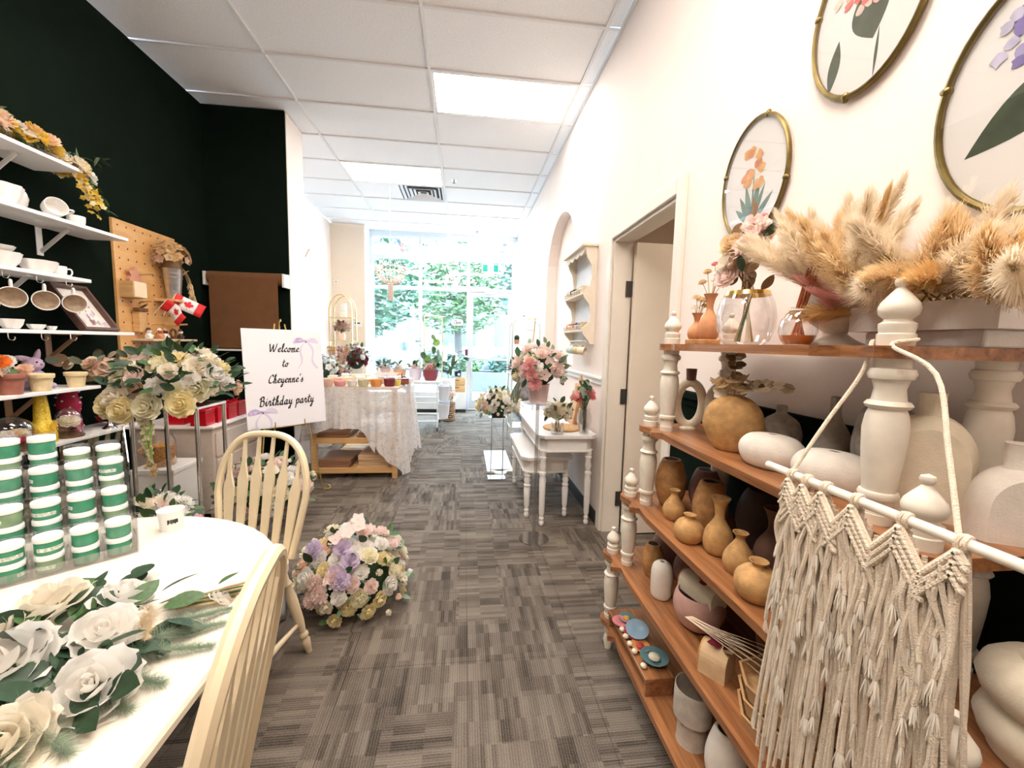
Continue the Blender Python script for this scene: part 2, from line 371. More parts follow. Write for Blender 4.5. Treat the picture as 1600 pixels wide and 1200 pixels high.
# ---- interior door on the right
d2 = struct(MB().bbox(RX-.02, RX-.0005, 2.82, 2.90, 0, 2.20, .005).build('door_2', TRIM))
MB().bbox(RX-.02, RX-.0005, 1.87, 1.95, 0, 2.20, .005).build('casing', TRIM, d2)
MB().bbox(RX-.02, RX-.0005, 1.9505, 2.8195, 2.12, 2.20, .005).build('casing', TRIM, d2)
MB().box(RX-.0004, RX+.13, 2.80, 2.8195, 0, 2.119).build('jamb', TRIM, d2)
MB().box(RX-.0004, RX+.13, 1.9505, 1.97, 0, 2.119).build('jamb', TRIM, d2)
MB().box(RX-.0004, RX+.13, 1.9705, 2.7995, 2.10, 2.119).build('jamb', TRIM, d2)
MB().bbox(RX-.03, RX+.12, 1.9705, 2.7995, .0005, .008, .003).build('threshold', mat('threshold_metal', (.25, .22, .19), .4, .6), d2)
lf = MB().bbox(RX+.135, RX+.96, 2.745, 2.785, .012, 2.09, .003).build('door_leaf', mat('door_leaf_paint', (.80, .70, .58), .5, var=.03, vscale=5), d2)
HING = mat('hinge_metal', (.09, .085, .08), .4, .8)
for z in (.26, 1.02, 1.78): MB().bbox(RX+.09, RX+.132, 2.79, 2.7998, z-.055, z+.055, .002).lathe([(.008, -.055), (.008, .055)], 10, (RX+.134, 2.792, z)).build('hinge', HING, d2)
bk = struct(MB().box(RX+1.3, RX+1.35, .6, 3.6, 0, 2.62).build('wall_back_room', BEIGE))
MB().box(RX+.12, RX+1.3, 3.55, 3.6, 0, 2.62).box(RX+.12, RX+1.3, .6, .65, 0, 2.62).build('side_wall', BEIGE, bk)
MB().box(RX+.12, RX+1.35, .6, 3.6, 2.62, 2.66).build('low_ceiling', BEIGE, bk)
MB().box(RX+.02, RX+1.35, .6, 3.6, -.12, 0).build('back_room_floor', CARPET, bk)

# ================================================================== OUTSIDE
struct(MB().box(-30, 30, FY+.07, 60, -.12, -.02).build('pavement', mat('pavement', (.085, .085, .08), .9, var=.1, vscale=2)))
CONC = mat('concrete', (.035, .036, .036), .9, var=.15, vscale=6)
def leafcloud(n, c, rx, ry, rz, size, seed, flat=.6):
    r = random.Random(seed); b = MB()
    for i in range(n):
        while 1:
            p = Vector((r.uniform(-1, 1), r.uniform(-1, 1), r.uniform(-1, 1)))
            if .25 < p.length < 1: break
        p = Vector((c[0]+p.x*rx, c[1]+p.y*ry, c[2]+p.z*rz)); a = r.uniform(0, 2*PI); t = r.uniform(-.9, .9)
        u = Vector((math.cos(a), math.sin(a), t*.5)).normalized(); w = u.cross(Vector((r.uniform(-1, 1), r.uniform(-1, 1), r.uniform(-1, 1)))).normalized()
        s = size*r.uniform(.6, 1.3); b.add([p-u*s, p+w*s*.4+u*s*.1, p+u*s, p-w*s*.4+u*s*.1], [(0, 1, 2, 3)])
    return b
LEAFS = [mat('outdoor_leaf_%d' % i, c, .6, var=.3, vscale=3) for i, c in enumerate([(.010, .042, .015), (.024, .060, .012), (.008, .036, .020)])]
BARK = mat('bark', (.03, .025, .02), .9, var=.3, vscale=10)
p = thing('street_planter', 'low concrete planter outside the glass door', 'planter', (1.2, 12.2, -.02))
MB().bbox(-2.6, 3.5, -.5, -.38, 0, .55, .01).build('kerb_wall', CONC, p); MB().bbox(-2.6, 3.5, .38, .5, 0, .55, .01).build('kerb_wall', CONC, p); MB().box(-2.6, 3.5, -.38, .38, .0, .48).build('soil', mat('soil', (.06, .04, .03), .95), p)
for i in range(5):
    h = leafcloud(650, (0, 0, .26), .46, .32, .30, .075, 40+i).build('hedge_shrub', LEAFS[i % 3])
    h.location = (-.9+i*1.02, 12.2, .47); tag(h, 'clipped green hedge shrub growing in the street planter', 'shrub', 'hedge shrubs outside the door')
for i, (x, y, h, w, l) in enumerate(((-3.6, 15, 5.6, 2.0, 'leafy green street tree seen through the left window panes'), (-.3, 18.5, 6.4, 2.4, 'leafy green street tree seen behind the open sign'), (2.7, 14.0, 5.4, 1.5, 'leafy green street tree leaning beyond the glass door'), (-7.4, 20, 6, 2.7, 'leafy green street tree far beyond the left window edge'), (5.6, 20.5, 6.5, 2.7, 'pale green street tree far beyond the door'))):
    t = thing('street_tree', l, 'tree', (x, y, -.02))
    MB().tube([(.1, 0, 0), (0, 0, h*.3), (.12, 0, h*.55), (0, .1, h*.9)], [.2, .15, .1, .03], 10).build('trunk', BARK, t)
    for k in range(4):
        a = k*1.6+i; MB().tube([(0, 0, h*.45), (math.cos(a)*.6, math.sin(a)*.6, h*.6), (math.cos(a)*w*.6, math.sin(a)*w*.6, h*.72)], [.06, .045, .015], 6).build('branch', BARK, t)
    leafcloud(3600, (0, 0, h*.62), w, w*.9, h*.36, .16, 60+i).build('foliage', LEAFS[i % 3], t)['kind'] = 'stuff'
b = thing('far_building', 'pale building across the street behind the trees', 'building', (1, 30, -.02))
FAC = mat('pale_facade', (.065, .065, .066), .8)
MB().box(-16, 16, 0, 6, 0, 5.2).build('wall', FAC, b); MB().box(-16.3, 16.3, -.5, 6.2, 5.2, 5.5).build('roof', CONC, b)
for k in range(8): 
    w = MB().box(-14+k*3.8, -11.6+k*3.8, -.05, .02, 1.2, 3.2).build('window', mat('facade_window', (.03, .035, .04), .3), b); MB().box(-12.84+k*3.8, -12.76+k*3.8, -.08, -.051, 1.2, 3.2).build('window_bar', FAC, w)
def car(x, y, colr, label):
    t = thing('parked_car', label, 'car', (x, y, -.02)); P = mat('car_paint_'+str(colr), colr, .3, .3)
    prof = [(-2.1, .35), (-2.15, .75), (-1.3, .9), (-.6, 1.4), (.8, 1.42), (1.5, .95), (2.1, .85), (2.15, .4)]
    bd = MB(); k = len(prof); bd.add([(a, -.85, c) for a, c in prof]+[(a, .85, c) for a, c in prof], [tuple(range(k)), tuple(range(k, 2*k))[::-1]]+[(i, i+k, (i+1) % k+k, (i+1) % k) for i in range(k)]); bd.build('body', P, t)
    for sx in (-1.3, 1.3):
        for sy in (-.8, .8): MB().lathe([(.0, -.1), (.22, -.1), (.33, -.09), (.33, .09), (.22, .1), (0, .1)], 18, (sx, sy, .33), (0, 1, 0)).build('wheel', BLACKB, t)
    MB().add([(-1.12, -.86, .95), (-.55, -.86, 1.33), (.05, -.86, 1.35), (.05, -.86, .95)], [(0, 1, 2, 3)]).add([(.12, -.86, .95), (.12, -.86, 1.35), (.75, -.86, 1.34), (1.35, -.86, .95)], [(0, 1, 2, 3)]).build('side_window', mat('car_glass', (.03, .04, .05), .1), t, solid=.01)
car(2.3, 15.6, (.08, .08, .08), 'silver white car parked beyond the hedge'); car(-2.6, 21, (.07, .07, .07), 'grey car parked under the street trees')
cn = thing('street_canopy', 'blue grey steel canopy beam outside above the shop window', 'canopy', (0, 10.4, 0))
CAN = mat('canopy_steel', (.018, .026, .040), .6)
MB().box(-6, 6, -.12, .12, 3.38, 3.68).build('beam', CAN, cn)
for x in (-4.2, -1.5, .9, 3.4): MB().bar((x, -1.7, 3.75), (x, .1, 3.7), .1, .16).build('rafter', CAN, cn)
for x in (-4.6, 4.8): MB().box(x-.08, x+.08, -.08, .08, -.02, 3.38).build('post', CAN, cn)

t = thing('ceiling_light', 'unseen square light panel added to brighten the back room', 'light', (RX+.72, 1.75, 2.62)); MB().box(-.3, .3, -.3, .3, -.03, -.0005).build('housing', WHITE, t); MB().box(-.28, .28, -.28, .28, -.034, -.0305).build('lens', mat('back_room_fill', (1, 1, 1), .5, emit=(1, .9, .78), es=4.0), t)  # out-of-view panel, added to brighten the back room and door leaf
# ================================================================== FLOWER KIT
def petal_rows(b, lay, res=(4, 4), seed=1):
    r = random.Random(seed)
    for (n, r0, z0, rm, zm, r1, z1, wa, curl) in lay:
        off = r.uniform(0, 6)
        for i in range(n):
            ph = off+2*PI*i/n+r.uniform(-.12, .12); k = r.uniform(.93, 1.07)
            def fn(u, v, ph=ph, k=k):
                uu = u*2-1; rad = (1-v)**2*r0+2*v*(1-v)*rm+v*v*r1; z = (1-v)**2*z0+2*v*(1-v)*zm+v*v*z1
                sh = min(1, v*1.9+.2) if v < .55 else math.sqrt(max(.12, 1-((v-.55)/.47)**2))
                rad = rad*k*(1+.10*uu*uu*curl*v)+.015*uu*v; z = z-abs(uu)**2.5*.09*v*r1
                a = ph+uu*wa*sh
                return (rad*math.cos(a), rad*math.sin(a), z)
            b.sheet(fn, res[0], res[1])
ROSE_L = [(3, .02, .3, .2, .45, .10, .78, 1.2, .3), (3, .05, .22, .3, .4, .22, .82, 1.1, .4), (4, .08, .15, .45, .3, .40, .80, .95, .7), (5, .1, .1, .62, .15, .62, .70, .80, 1), (5, .12, .05, .8, -.02, .86, .50, .75, 1), (6, .12, 0, .85, -.12, 1.05, .26, .62, 1)]
PEONY_L = ROSE_L[:2]+[(6, .06, .2, .35, .4, .35, .8, .5, .8), (7, .08, .15, .5, .3, .55, .72, .5, 1), (8, .1, .1, .7, .12, .78, .58, .45, 1), (8, .1, .05, .85, -.05, .95, .35, .45, 1), (8, .1, 0, .8, -.15, 1.05, .08, .42, 1)]
BUD_L = [(3, .05, 0, .55, .25, .12, 1.1, 1.2, .2), (3, .08, -.05, .7, .25, .25, 1.05, 1.0, .3), (4, .1, -.1, .8, .1, .5, .8, .7, .6)]
def fmesh(name, lay, res, seed):
    b = MB(); petal_rows(b, lay, res, seed); me = b.mesh(name); me.materials.append(None); return me
ROSES = [fmesh('rose', ROSE_L, (4, 4), s) for s in (1, 2, 3)]; PEONY = [fmesh('peony', PEONY_L, (3, 3), s) for s in (4, 5)]; BUDS = [fmesh('bud', BUD_L, (3, 4), 6)]
ROSEHI = [fmesh('rose_large', [(4, .02, .3, .14, .45, .08, .8, 1.2, .3), (4, .05, .22, .26, .4, .18, .84, 1.0, .4)]+ROSE_L[2:], (8, 7), s) for s in (11, 12, 13)]
def leafmesh(name, w=.35, fold=.15, bend=.15, rounded=False):
    b = MB()
    def fn(u, v):
        uu = u*2-1; ww = w*(math.sin(PI*min(1, v*.97+.03))**(.5 if rounded else .8)); return (uu*ww, v-.0, abs(uu)*ww*fold-bend*v*v)
    b.sheet(fn, 4, 6); me = b.mesh(name); me.materials.append(None); return me
LEAF = leafmesh('leaf', .27); EUCA = leafmesh('round_leaf', .48, .1, .1, True); LONGL = leafmesh('long_leaf', .12, .2, .3)
def starflower():
    b = MB()
    for i in range(5):
        a = i*2*PI/5
        def fn(u, v, a=a):
            uu = u*2-1; w = .42*math.sin(PI*min(1, v*.9+.1))**.7; x = uu*w; y = .08+v*.92; z = .2*v*v+.1*uu*uu
            return (x*math.cos(a)-y*math.sin(a), x*math.sin(a)+y*math.cos(a), z)
        b.sheet(fn, 2, 3)
    me = b.mesh('blossom'); me.materials.append(None); return me
STAR = starflower()
def petal_mat(k, c):
    m = mat('petal_'+k, c, .6, var=.05, vscale=2.5, spec=.2); nt = m.node_tree; b = nt.nodes['Principled BSDF']; tl = nt.nodes.new('ShaderNodeBsdfTranslucent'); mx = nt.nodes.new('ShaderNodeMixShader'); out = nt.nodes['Material Output']
    tl.inputs[0].default_value = (*[min(1, x*1.08) for x in c], 1); mx.inputs[0].default_value = .42; nt.links.new(b.outputs[0], mx.inputs[1]); nt.links.new(tl.outputs[0], mx.inputs[2]); nt.links.new(mx.outputs[0], out.inputs[0]); return m
PC = {k: petal_mat(k, c) for k, c in dict(white=(.90, .87, .82), cream=(.90, .83, .70), yellow=(.90, .80, .50), lemon=(.90, .85, .66), blush=(.90, .74, .68), pink=(.82, .46, .45), peach=(.90, .68, .52), lilac=(.72, .62, .75), mauve=(.55, .33, .36), red=(.5, .02, .04), orange=(.85, .30, .06), gold=(.82, .58, .10), dust=(.66, .46, .34), blue=(.45, .52, .74), grey=(.68, .68, .70), rosy=(.75, .26, .26), wine=(.22, .03, .05), tan=(.68, .45, .22), straw=(.80, .62, .38), purple=(.28, .22, .5)).items()}
LC = {k: mat('leaf_'+k, c, .5, var=.25, vscale=9) for k, c in dict(dark=(.014, .045, .016), mid=(.05, .11, .03), pale=(.18, .26, .16), sage=(.26, .32, .24), lime=(.22, .38, .06), brown=(.25, .15, .07), cream=(.84, .70, .52)).items()}
def orient(d, spin): return (Vector((0, 0, 1)).rotation_difference(Vector(d).normalized()) @ __import__('mathutils').Quaternion((0, 0, 1), spin)).to_euler()
def orient_y(d, spin):
    d = Vector(d).normalized(); q = Vector((0, 1, 0)).rotation_difference(d); return (__import__('mathutils').Quaternion(d, spin) @ q).to_euler()
def bloom(par, pos, d, size, col, kind='rose', r=rnd, name=None):
    me = {'rose': ROSES, 'peony': PEONY, 'bud': BUDS, 'rosehi': ROSEHI, 'star': [STAR]}[kind]; me = me[r.randrange(len(me))]
    o = link(name or {'rose': 'rose_bloom', 'peony': 'peony_bloom', 'bud': 'rose_bud', 'rosehi': 'rose_bloom', 'star': 'blossom'}[kind], me, par, pos, orient(d, r.uniform(0, 6)), PC[col]); o.scale = (size,)*3; return o
def leaf(par, pos, d, size, col, me=None, r=rnd):
    o = link('leaf', me or LEAF, par, pos, orient_y(d, r.uniform(-.6, .6)), LC[col]); o.scale = (size,)*3; return o
def dirs(n, r, zmin=-.2, zmax=1):
    out = []; g = PI*(3-math.sqrt(5)); s = r.uniform(0, 6)
    for i in range(n):
        z = zmax-(zmax-zmin)*(i+.5)/n; q = math.sqrt(max(0, 1-z*z)); out.append(Vector((q*math.cos(i*g+s), q*math.sin(i*g+s), z)))
    return out
def arrangement(par, c, rad, n, size, cols, kinds=('rose',), zmin=-.2, leaves=40, leafc=('dark', 'mid'), squash=(1, 1, .8), seed=1, leafsize=None, jit=.12, core=True, lme=None, lout=1.1):
    """blooms over a ball-shaped bouquet with leaves between them"""
    r = random.Random(seed); c = Vector(c)
    if core:
        b = MB(); b.ball((0, 0, 0), rad*.70, 10, 7, squash[0], squash[1], squash[2]); b.build('foliage_core', LC['dark'], par, c)
    for d in dirs(n, r, zmin):
        p = Vector((d.x*squash[0], d.y*squash[1], d.z*squash[2]))*rad*(1+r.uniform(-jit, jit)); k = r.choice(kinds)
        s = size*r.uniform(.8, 1.15)*(.65 if k == 'bud' else 1)
        bloom(par, c+p-d*s*.45, d+Vector((r.uniform(-.2, .2), r.uniform(-.2, .2), r.uniform(-.1, .2))), s, r.choice(cols), k, r)
    for d in dirs(leaves, r, zmin):
        p = Vector((d.x*squash[0], d.y*squash[1], d.z*squash[2]))*rad*r.uniform(.72, .95)*lout
        t = (d+Vector((r.uniform(-1, 1), r.uniform(-1, 1), r.uniform(-.6, .8)))*.8)
        leaf(par, c+p, t, (leafsize or size*1.3)*r.uniform(.7, 1.2), r.choice(leafc), lme, r)
def stems(par, pts, r0=.0025, m=None, name='stem'):
    for p in pts: MB().tube(p, r0, 5).build(name, m or LC['mid'], par)

# ================================================================== TIERED SHELF
POSTW = mat('antique_white_paint', (.80, .72, .60), .4, var=.06, vscale=30)
UC = 1.015
COLS = [(.745, .385), (.725, .475), (.70, .565), (.675, .665)]
SZ = [1.392, 1.075, .76, .46, .15]; SFX = [.71, .695, .667, .65, .64]; STH = .022
unit = thing('tiered_shelf', 'tiered wooden shelf unit with white turned posts and finials', 'shelf', (0, 0, 0))
def shelf_poly(k):
    px, hy = COLS[min(k, 3)]; fx = SFX[k]; L = .042; half = [(1.0, hy+L), (px+.01, hy+L)]
    for i in range(7): a = PI/2+i*(PI/2+.25)/6; half.append((px+L*math.cos(a), hy+L*math.sin(a)))
    half += [(px-L+.016, hy-.045), (px-L+.014, hy-.075), (min(fx, px-L)-.008, hy-.105), (min(fx, px-L)-.012, hy-.12), (fx+.010, hy-.135), (fx+.006, hy-.17), (fx+.001, hy-.22)]
    a = [(x, UC+y) for x, y in half]; b = [(x, UC-y) for x, y in half][::-1]
    return a+[(fx, UC)]+b
for k in range(5):
    MB().prism(shelf_poly(k), SZ[k]-STH, SZ[k]).build('shelf_board', OAK, unit)
def post_prof(h): return [(f*.0+r*1.0, z*h) for z, r, f in [(0, .024, 0), (.06, .025, 0), (.062, .023, 0), (.15, .023, 0), (.155, .028, 0), (.175, .030, 0), (.195, .028, 0), (.2, .024, 0), (.3, .027, 0), (.45, .031, 0), (.58, .033, 0), (.66, .030, 0), (.70, .026, 0), (.705, .030, 0), (.725, .034, 0), (.745, .030, 0), (.75, .025, 0), (.82, .022, 0), (.875, .026, 0), (.88, .031, 0), (.91, .034, 0), (.94, .031, 0), (.945, .026, 0), (1, .027, 0)]]
FIN = [(.026, 0), (.027, .02), (.024, .022), (.026, .032), (.026, .038), (.020, .042), (.019, .046), (.027, .054), (.029, .064), (.026, .074), (.017, .086), (.009, .096), (.006, .100), (.009, .104), (.0105, .109), (.009, .114), (0, .118)]
for k in range(4):
    px, hy = COLS[k]; h = SZ[k]-STH-SZ[k+1]
    for sgn in (1, -1):
        MB().lathe(post_prof(h), 18, (px, UC+sgn*hy, SZ[k+1])).build('post', POSTW, unit)
        MB().lathe(FIN, 18, (px, UC+sgn*hy, SZ[k])).build('finial', POSTW, unit)
        MB().lathe(post_prof(h), 16, (.965, UC+sgn*.38, SZ[k+1])).build('back_post', POSTW, unit)
        if k == 0: MB().lathe(FIN, 16, (.965, UC+sgn*.38, SZ[0])).build('finial', POSTW, unit)
for sgn in (1, -1):
    for (x, hy) in (COLS[3], (.965, .5)): MB().lathe([(.016, 0), (.02, .02), (.024, .04), (.02, .06), (.016, .07), (.022, .085), (.022, .095), (.018, .1), (.024, SZ[4]-STH)], 16, (x, UC+sgn*hy, 0)).build('foot', POSTW, unit)

# ---- pottery
def clay(name, c, v=.12, rough=.75): return mat('clay_'+name, c, rough, var=v, vscale=40, bump=.25, bscale=260)
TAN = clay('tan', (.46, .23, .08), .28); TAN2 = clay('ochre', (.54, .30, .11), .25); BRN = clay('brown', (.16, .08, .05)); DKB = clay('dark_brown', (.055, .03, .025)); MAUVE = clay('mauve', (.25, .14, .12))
CRM = clay('cream', (.74, .64, .48), .06); OFFW = clay('off_white', (.80, .72, .62), .05); GRYV = clay('speckled_grey', (.42, .38, .32), .3); PNK = clay('pink', (.56, .33, .27), .08); STONE = clay('stone', (.55, .48, .40), .15); TERR = clay('terracotta', (.55, .25, .11))
MOUTH_SHADE = mat('mouth_shade', (.02, .015, .012), .9)  # near-black colour standing in for the shade inside vase mouths
def egg_prof(w, h, op): return [(0, 0), (w*.26, 0), (w*.33, .008), (w*.44, h*.25), (w*.5, h*.45), (w*.47, h*.66), (w*.38, h*.87), (op+.005, h*.985), (op+.001, h), (op-.003, h*.985), (op-.004, h*.8)]
def round_prof(w, h): return [(0, 0), (w*.3, 0), (w*.42, h*.10), (w*.5, h*.35), (w*.47, h*.58), (w*.33, h*.76), (w*.17, h*.83), (w*.13, h*.88), (w*.19, h*.97), (w*.215, h), (w*.17, h*.985), (w*.1, h*.88), (w*.1, h*.8)]
def tear_prof(w, h): return [(0, 0), (w*.32, 0), (w*.42, h*.06), (w*.5, h*.26), (w*.45, h*.45), (w*.28, h*.66), (w*.16, h*.80), (w*.15, h*.88), (w*.22, h*.97), (w*.25, h), (w*.2, h*.985), (w*.12, h*.88), (w*.12, h*.78)]
def bott_prof(w, h): return [(0, 0), (w*.33, 0), (w*.44, h*.06), (w*.5, h*.22), (w*.44, h*.40), (w*.24, h*.57), (w*.16, h*.66), (w*.16, h*.76), (w*.22, h*.9), (w*.32, h), (w*.28, h*.985), (w*.13, h*.78), (w*.12, h*.66)]
def vase(label, x, y, z, prof, m, group=None, n=26, sx=1, sy=1, rz=0, inside=None, name='vase', cat='vase'):
    t = thing(name, label, cat, (x, y, z), rz, group)
    prof = [(max(0, p.x), max(0, p.y)) for p in crom([(a, h, 0) for a, h in prof], 3)]
    MB().lathe(prof, n, sx=sx, sy=sy).build('body', m, t)
    if inside: MB().lathe([(0, inside[1]-.001), (inside[0], inside[1])], 16, sx=sx, sy=sy, cap=False).build('opening_shade', MOUTH_SHADE, t)  # disc below the rim, with the shade of the hollow painted in
    return t
G = 'pottery vases on the tiered shelf'
z3 = SZ[2]; z2 = SZ[1]; z4 = SZ[3]; z5 = SZ[4]; z1 = SZ[0]
def egg(label, x, y, z, w, h, m, op=.024): op = w*.26; return vase(label, x, y, z, egg_prof(w, h, op), m, G, inside=(op-.002, h*.975))
egg('tan egg-shaped vase beside the turned post on the third board', .815, 1.475, z3, .118, .185, TAN)
egg('brown egg-shaped vase standing behind the tan egg vases', .915, 1.40, z3, .118, .165, MAUVE)
egg('tan egg-shaped vase between the small teardrop bottle and the tall flared bottle', .835, 1.245, z3, .112, .175, TAN, .022)
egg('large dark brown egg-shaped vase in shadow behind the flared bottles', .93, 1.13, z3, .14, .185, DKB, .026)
vase('small ochre teardrop bottle in front of the egg vases', .765, 1.35, z3, tear_prof(.078, .108), TAN2, G, inside=(.009, .09))
vase('small squat round tan bottle on the third board edge beside the tall flared bottle', .728, 1.185, z3, round_prof(.092, .088), TAN2, G, inside=(.009, .075))
vase('tall ochre bottle with flared neck on the third board', .775, 1.105, z3, bott_prof(.086, .172), TAN2, G, inside=(.010, .15))
vase('small ochre teardrop bottle between two flared bottles and the squat one', .768, 1.0, z3, tear_prof(.082, .115), TAN2, G, inside=(.01, .095))
vase('larger squat round tan bottle close to the macrame hanging', .735, .885, z3, round_prof(.105, .098), TAN2, G, inside=(.0105, .085))
vase('tall brown flared bottle standing behind the squat bottle by the macrame', .875, 1.01, z3, bott_prof(.09, .175), BRN, G, inside=(.011, .15))
# ring vases
def ring_vase(label, x, y, z, rz, w, h, tr, m):
    t = thing('ring_vase', label, 'vase', (x, y, z), rz, G)
    pts = [(math.cos(a)*w, 0, h+tr+math.sin(a)*h) for a in [2*PI*i/28 for i in range(28)]]
    MB().tube(pts, tr, 12, closed=True, up=(0, 1, 0)).lathe([(.03, 0), (.03, .006), (.02, .012)], 16).build('ring_body', m, t)
    MB().lathe([(.018, 2*h+tr*1.5), (.017, 2*h+2*tr), (.019, 2*h+2*tr+.035), (.015, 2*h+2*tr+.035), (.014, 2*h+2*tr)], 16, cap=False).build('neck', BRN if m is CRM else m, t)
    return t
ring_vase('cream oval ring vase beside the first post on the second board', .845, 1.43, z2, -.53, .045, .080, .0165, CRM)
ring_vase('cream oval ring vase standing behind the ring vase and tan disc vase', .935, 1.365, z2, -.53, .045, .080, .0165, OFFW)
t = vase('big round flattened tan vase holding dried eucalyptus on the second board', .80, 1.115, z2, [(0, 0), (.035, 0), (.052, .012), (.078, .06), (.083, .09), (.072, .13), (.045, .158), (.02, .168), (.014, .168), (.012, .15)], TAN2, G, n=30, sx=1, sy=.55, rz=-.75)
vase('speckled grey round vase with narrow neck behind the disc vase', .94, 1.095, z2, [(0, 0), (.035, 0), (.052, .03), (.056, .06), (.045, .095), (.02, .115), (.014, .122), (.014, .14), (.011, .14), (.010, .12)], GRYV, G)
pb = [(0, 0), (.3, 0), (.42, .06), (.5, .25), (.47, .42), (.34, .56), (.12, .60), (.09, .605), (.07, .58)]
vase('white pebble vase lying wide next to the round tan disc vase', .80, .955, z2, [(r*.165, h*.145) for r, h in pb], OFFW, G, sx=.7, sy=1.0, rz=.35, inside=(.012, .086))
vase('white pebble vase lying wide next to the near turned post', .81, .785, z2, [(r*.165, h*.145) for r, h in pb], OFFW, G, sx=.7, sy=1.0, rz=.35, inside=(.012, .086))
vase('grey long-necked bottle in shadow behind the pebble vases', .945, .925, z2, [(0, 0), (.03, 0), (.046, .03), (.048, .06), (.03, .105), (.013, .14), (.012, .185), (.010, .185), (.009, .14)], GRYV, G)
vase('tall brown grey oval vase behind the near turned post', .935, .79, z2, egg_prof(.115, .20, .015), GRYV, G)
def arch_vase(label, x, y, z, rz, w, h, th, m):
    t = thing('arch_vase', label, 'vase', (x, y, z), rz, G); n = 20; poly = []
    for i in range(n+1): a = PI*i/n; poly.append((w*math.cos(a), h-w*1.25+w*1.25*math.sin(a)))
    o = [(w, 0)]+poly+[(-w, 0)]
    b = MB(); k = len(o)
    for f, zz in ((.80, -th), (.97, -th*.6), (1, 0), (.97, th*.6), (.80, th)): b.v += [(px*f, zz, (py-h*.3)*f+h*.3 if py > .001 else 0) for px, py in o]
    for L in range(4):
        for i in range(k): b.f.append((L*k+i, L*k+(i+1) % k, (L+1)*k+(i+1) % k, (L+1)*k+i)); b.sm.append(True); b.mi.append(0)
    b.f += [tuple(range(k))[::-1], tuple(range(4*k, 5*k))]; b.sm += [False]*2; b.mi += [0]*2
    b.build('body', m, t)
    MB().lathe([(.022, h-.012), (.018, h), (.019, h+.035), (.020, h+.038), (.016, h+.038), (.014, h)], 18, cap=False).build('neck', m, t)
arch_vase('tall cream arch vase beside the near turned post', .868, .655, z2, -.75, .066, .195, .034, CRM)
arch_vase('white arch vase with short neck next to the tall cream arch vase', .905, .548, z2, -.5, .055, .125, .03, OFFW)
# fourth board
egg('tan egg-shaped vase beside the white capsule vase on the fourth board', .765, 1.485, z4, .085, .135, TAN, .017)
vase('white capsule vase with small hole on the fourth board', .735, 1.35, z4, [(0, 0), (.028, 0), (.036, .012), (.038, .05), (.038, .095), (.032, .122), (.016, .136), (.010, .137), (.008, .125)], OFFW, G, inside=(.009, .132))
egg('mauve round vase at the far end behind the tan egg vase', .86, 1.56, z4, .13, .13, MAUVE, .02)
egg('dark mauve round vase behind the white capsule vase', .88, 1.40, z4, .13, .14, MAUVE, .03)
bw = vase('pink bowl holding a wrapped roll on the fourth board', .785, 1.19, z4, [(0, 0), (.04, 0), (.065, .02), (.08, .06), (.078, .095), (.07, .115), (.066, .115), (.073, .09), (.072, .06), (.055, .022), (0, .015)], PNK, G, n=30, name='bowl', cat='bowl')
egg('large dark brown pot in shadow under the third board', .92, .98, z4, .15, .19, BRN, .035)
PAPER = mat('kraft_wrap', (.66, .46, .26), .8, var=.08); PAPW = mat('cream_wrap', (.80, .70, .52), .8, var=.05)
def sprig(par, base, n, L, r, cols=('brown', 'dust')):
    for i in range(n):
        d = Vector((r.uniform(-1, 1), r.uniform(-1, 1), r.uniform(.1, .9))).normalized(); o = link('dried_leaf', LEAF, par, Vector(base)+d*L*.1, orient_y(d, r.uniform(-2, 2)), LC['brown'] if r.random() < .6 else PC['wine']); o.scale = (L*r.uniform(.5, 1),)*3
def wrapped(label, x, y, z, rot, w, d, L, lying, m):
    t = thing('wrapped_soap', label, 'soap', (x, y, z), rot); poly = [(-w, 0)]+[(w*math.cos(PI-a), d*.45+d*.55*math.sin(a)) for a in [PI*i/12 for i in range(13)]]+[(w, 0)]
    b = MB(); b.M = Matrix.Rotation(PI/2, 4, 'X'); b.prism(poly, -L/2, L/2); b.build('wrap', m, t)
    bm_ = MB(); bm_.M = Matrix.Rotation(PI/2, 4, 'X'); bm_.prism([(px*1.01, py*1.01) for px, py in poly], -L/2-.001, -L/2+.003); bm_.build('end_face', TAN2, t)
    sprig(t, (0, -L*.2, d), 9, .045, random.Random(int(x*1000)))
    MB().tube([(-w, -L*.2, 0), (-w*.9, -L*.2, d*.6), (0, -L*.2, d*1.03), (w*.9, -L*.2, d*.6), (w, -L*.2, 0)], .0015, 6).build('twine', PC['dust'], t); return t
wrapped('cream wrapped roll with dried sprig resting in the pink bowl', (.79), 1.19, z4+.100, .25, .034, .062, .14, True, PAPW)
wrapped('kraft wrapped soap with dried flowers beside the wooden trays', .725, 1.0, z4, .6, .036, .085, .075, False, PAPER)
TRAYW = wood('tray_wood', (.45, .24, .10), (.62, .38, .18), scale=(20, 4, 20))
def tray(label, x, y, z, rz, s):
    t = thing('hexagon_tray', label, 'tray', (x, y, z), rz, 'stacked hexagonal wooden trays'); o = [(.5, -.8), (.85, -.35), (.85, .35), (.5, .8), (-.5, .8), (-.85, .35), (-.85, -.35), (-.5, -.8)]
    MB().prism([(a*s*.93, b*s*.93) for a, b in o], 0, .008).build('base', TRAYW, t)
    for i in range(8):
        a, b = o[i], o[(i+1) % 8]; bb = MB(); bb.add([(a[0]*s*f, a[1]*s*f, z_) for f, z_ in ((.93, 0), (1.02, .04), (.97, .04), (.9, .004))]+[(b[0]*s*f, b[1]*s*f, z_) for f, z_ in ((.93, 0), (1.02, .04), (.97, .04), (.9, .004))], [(0, 1, 5, 4), (1, 2, 6, 5), (2, 3, 7, 6), (3, 0, 4, 7)]); bb.build('side', TRAYW, t)
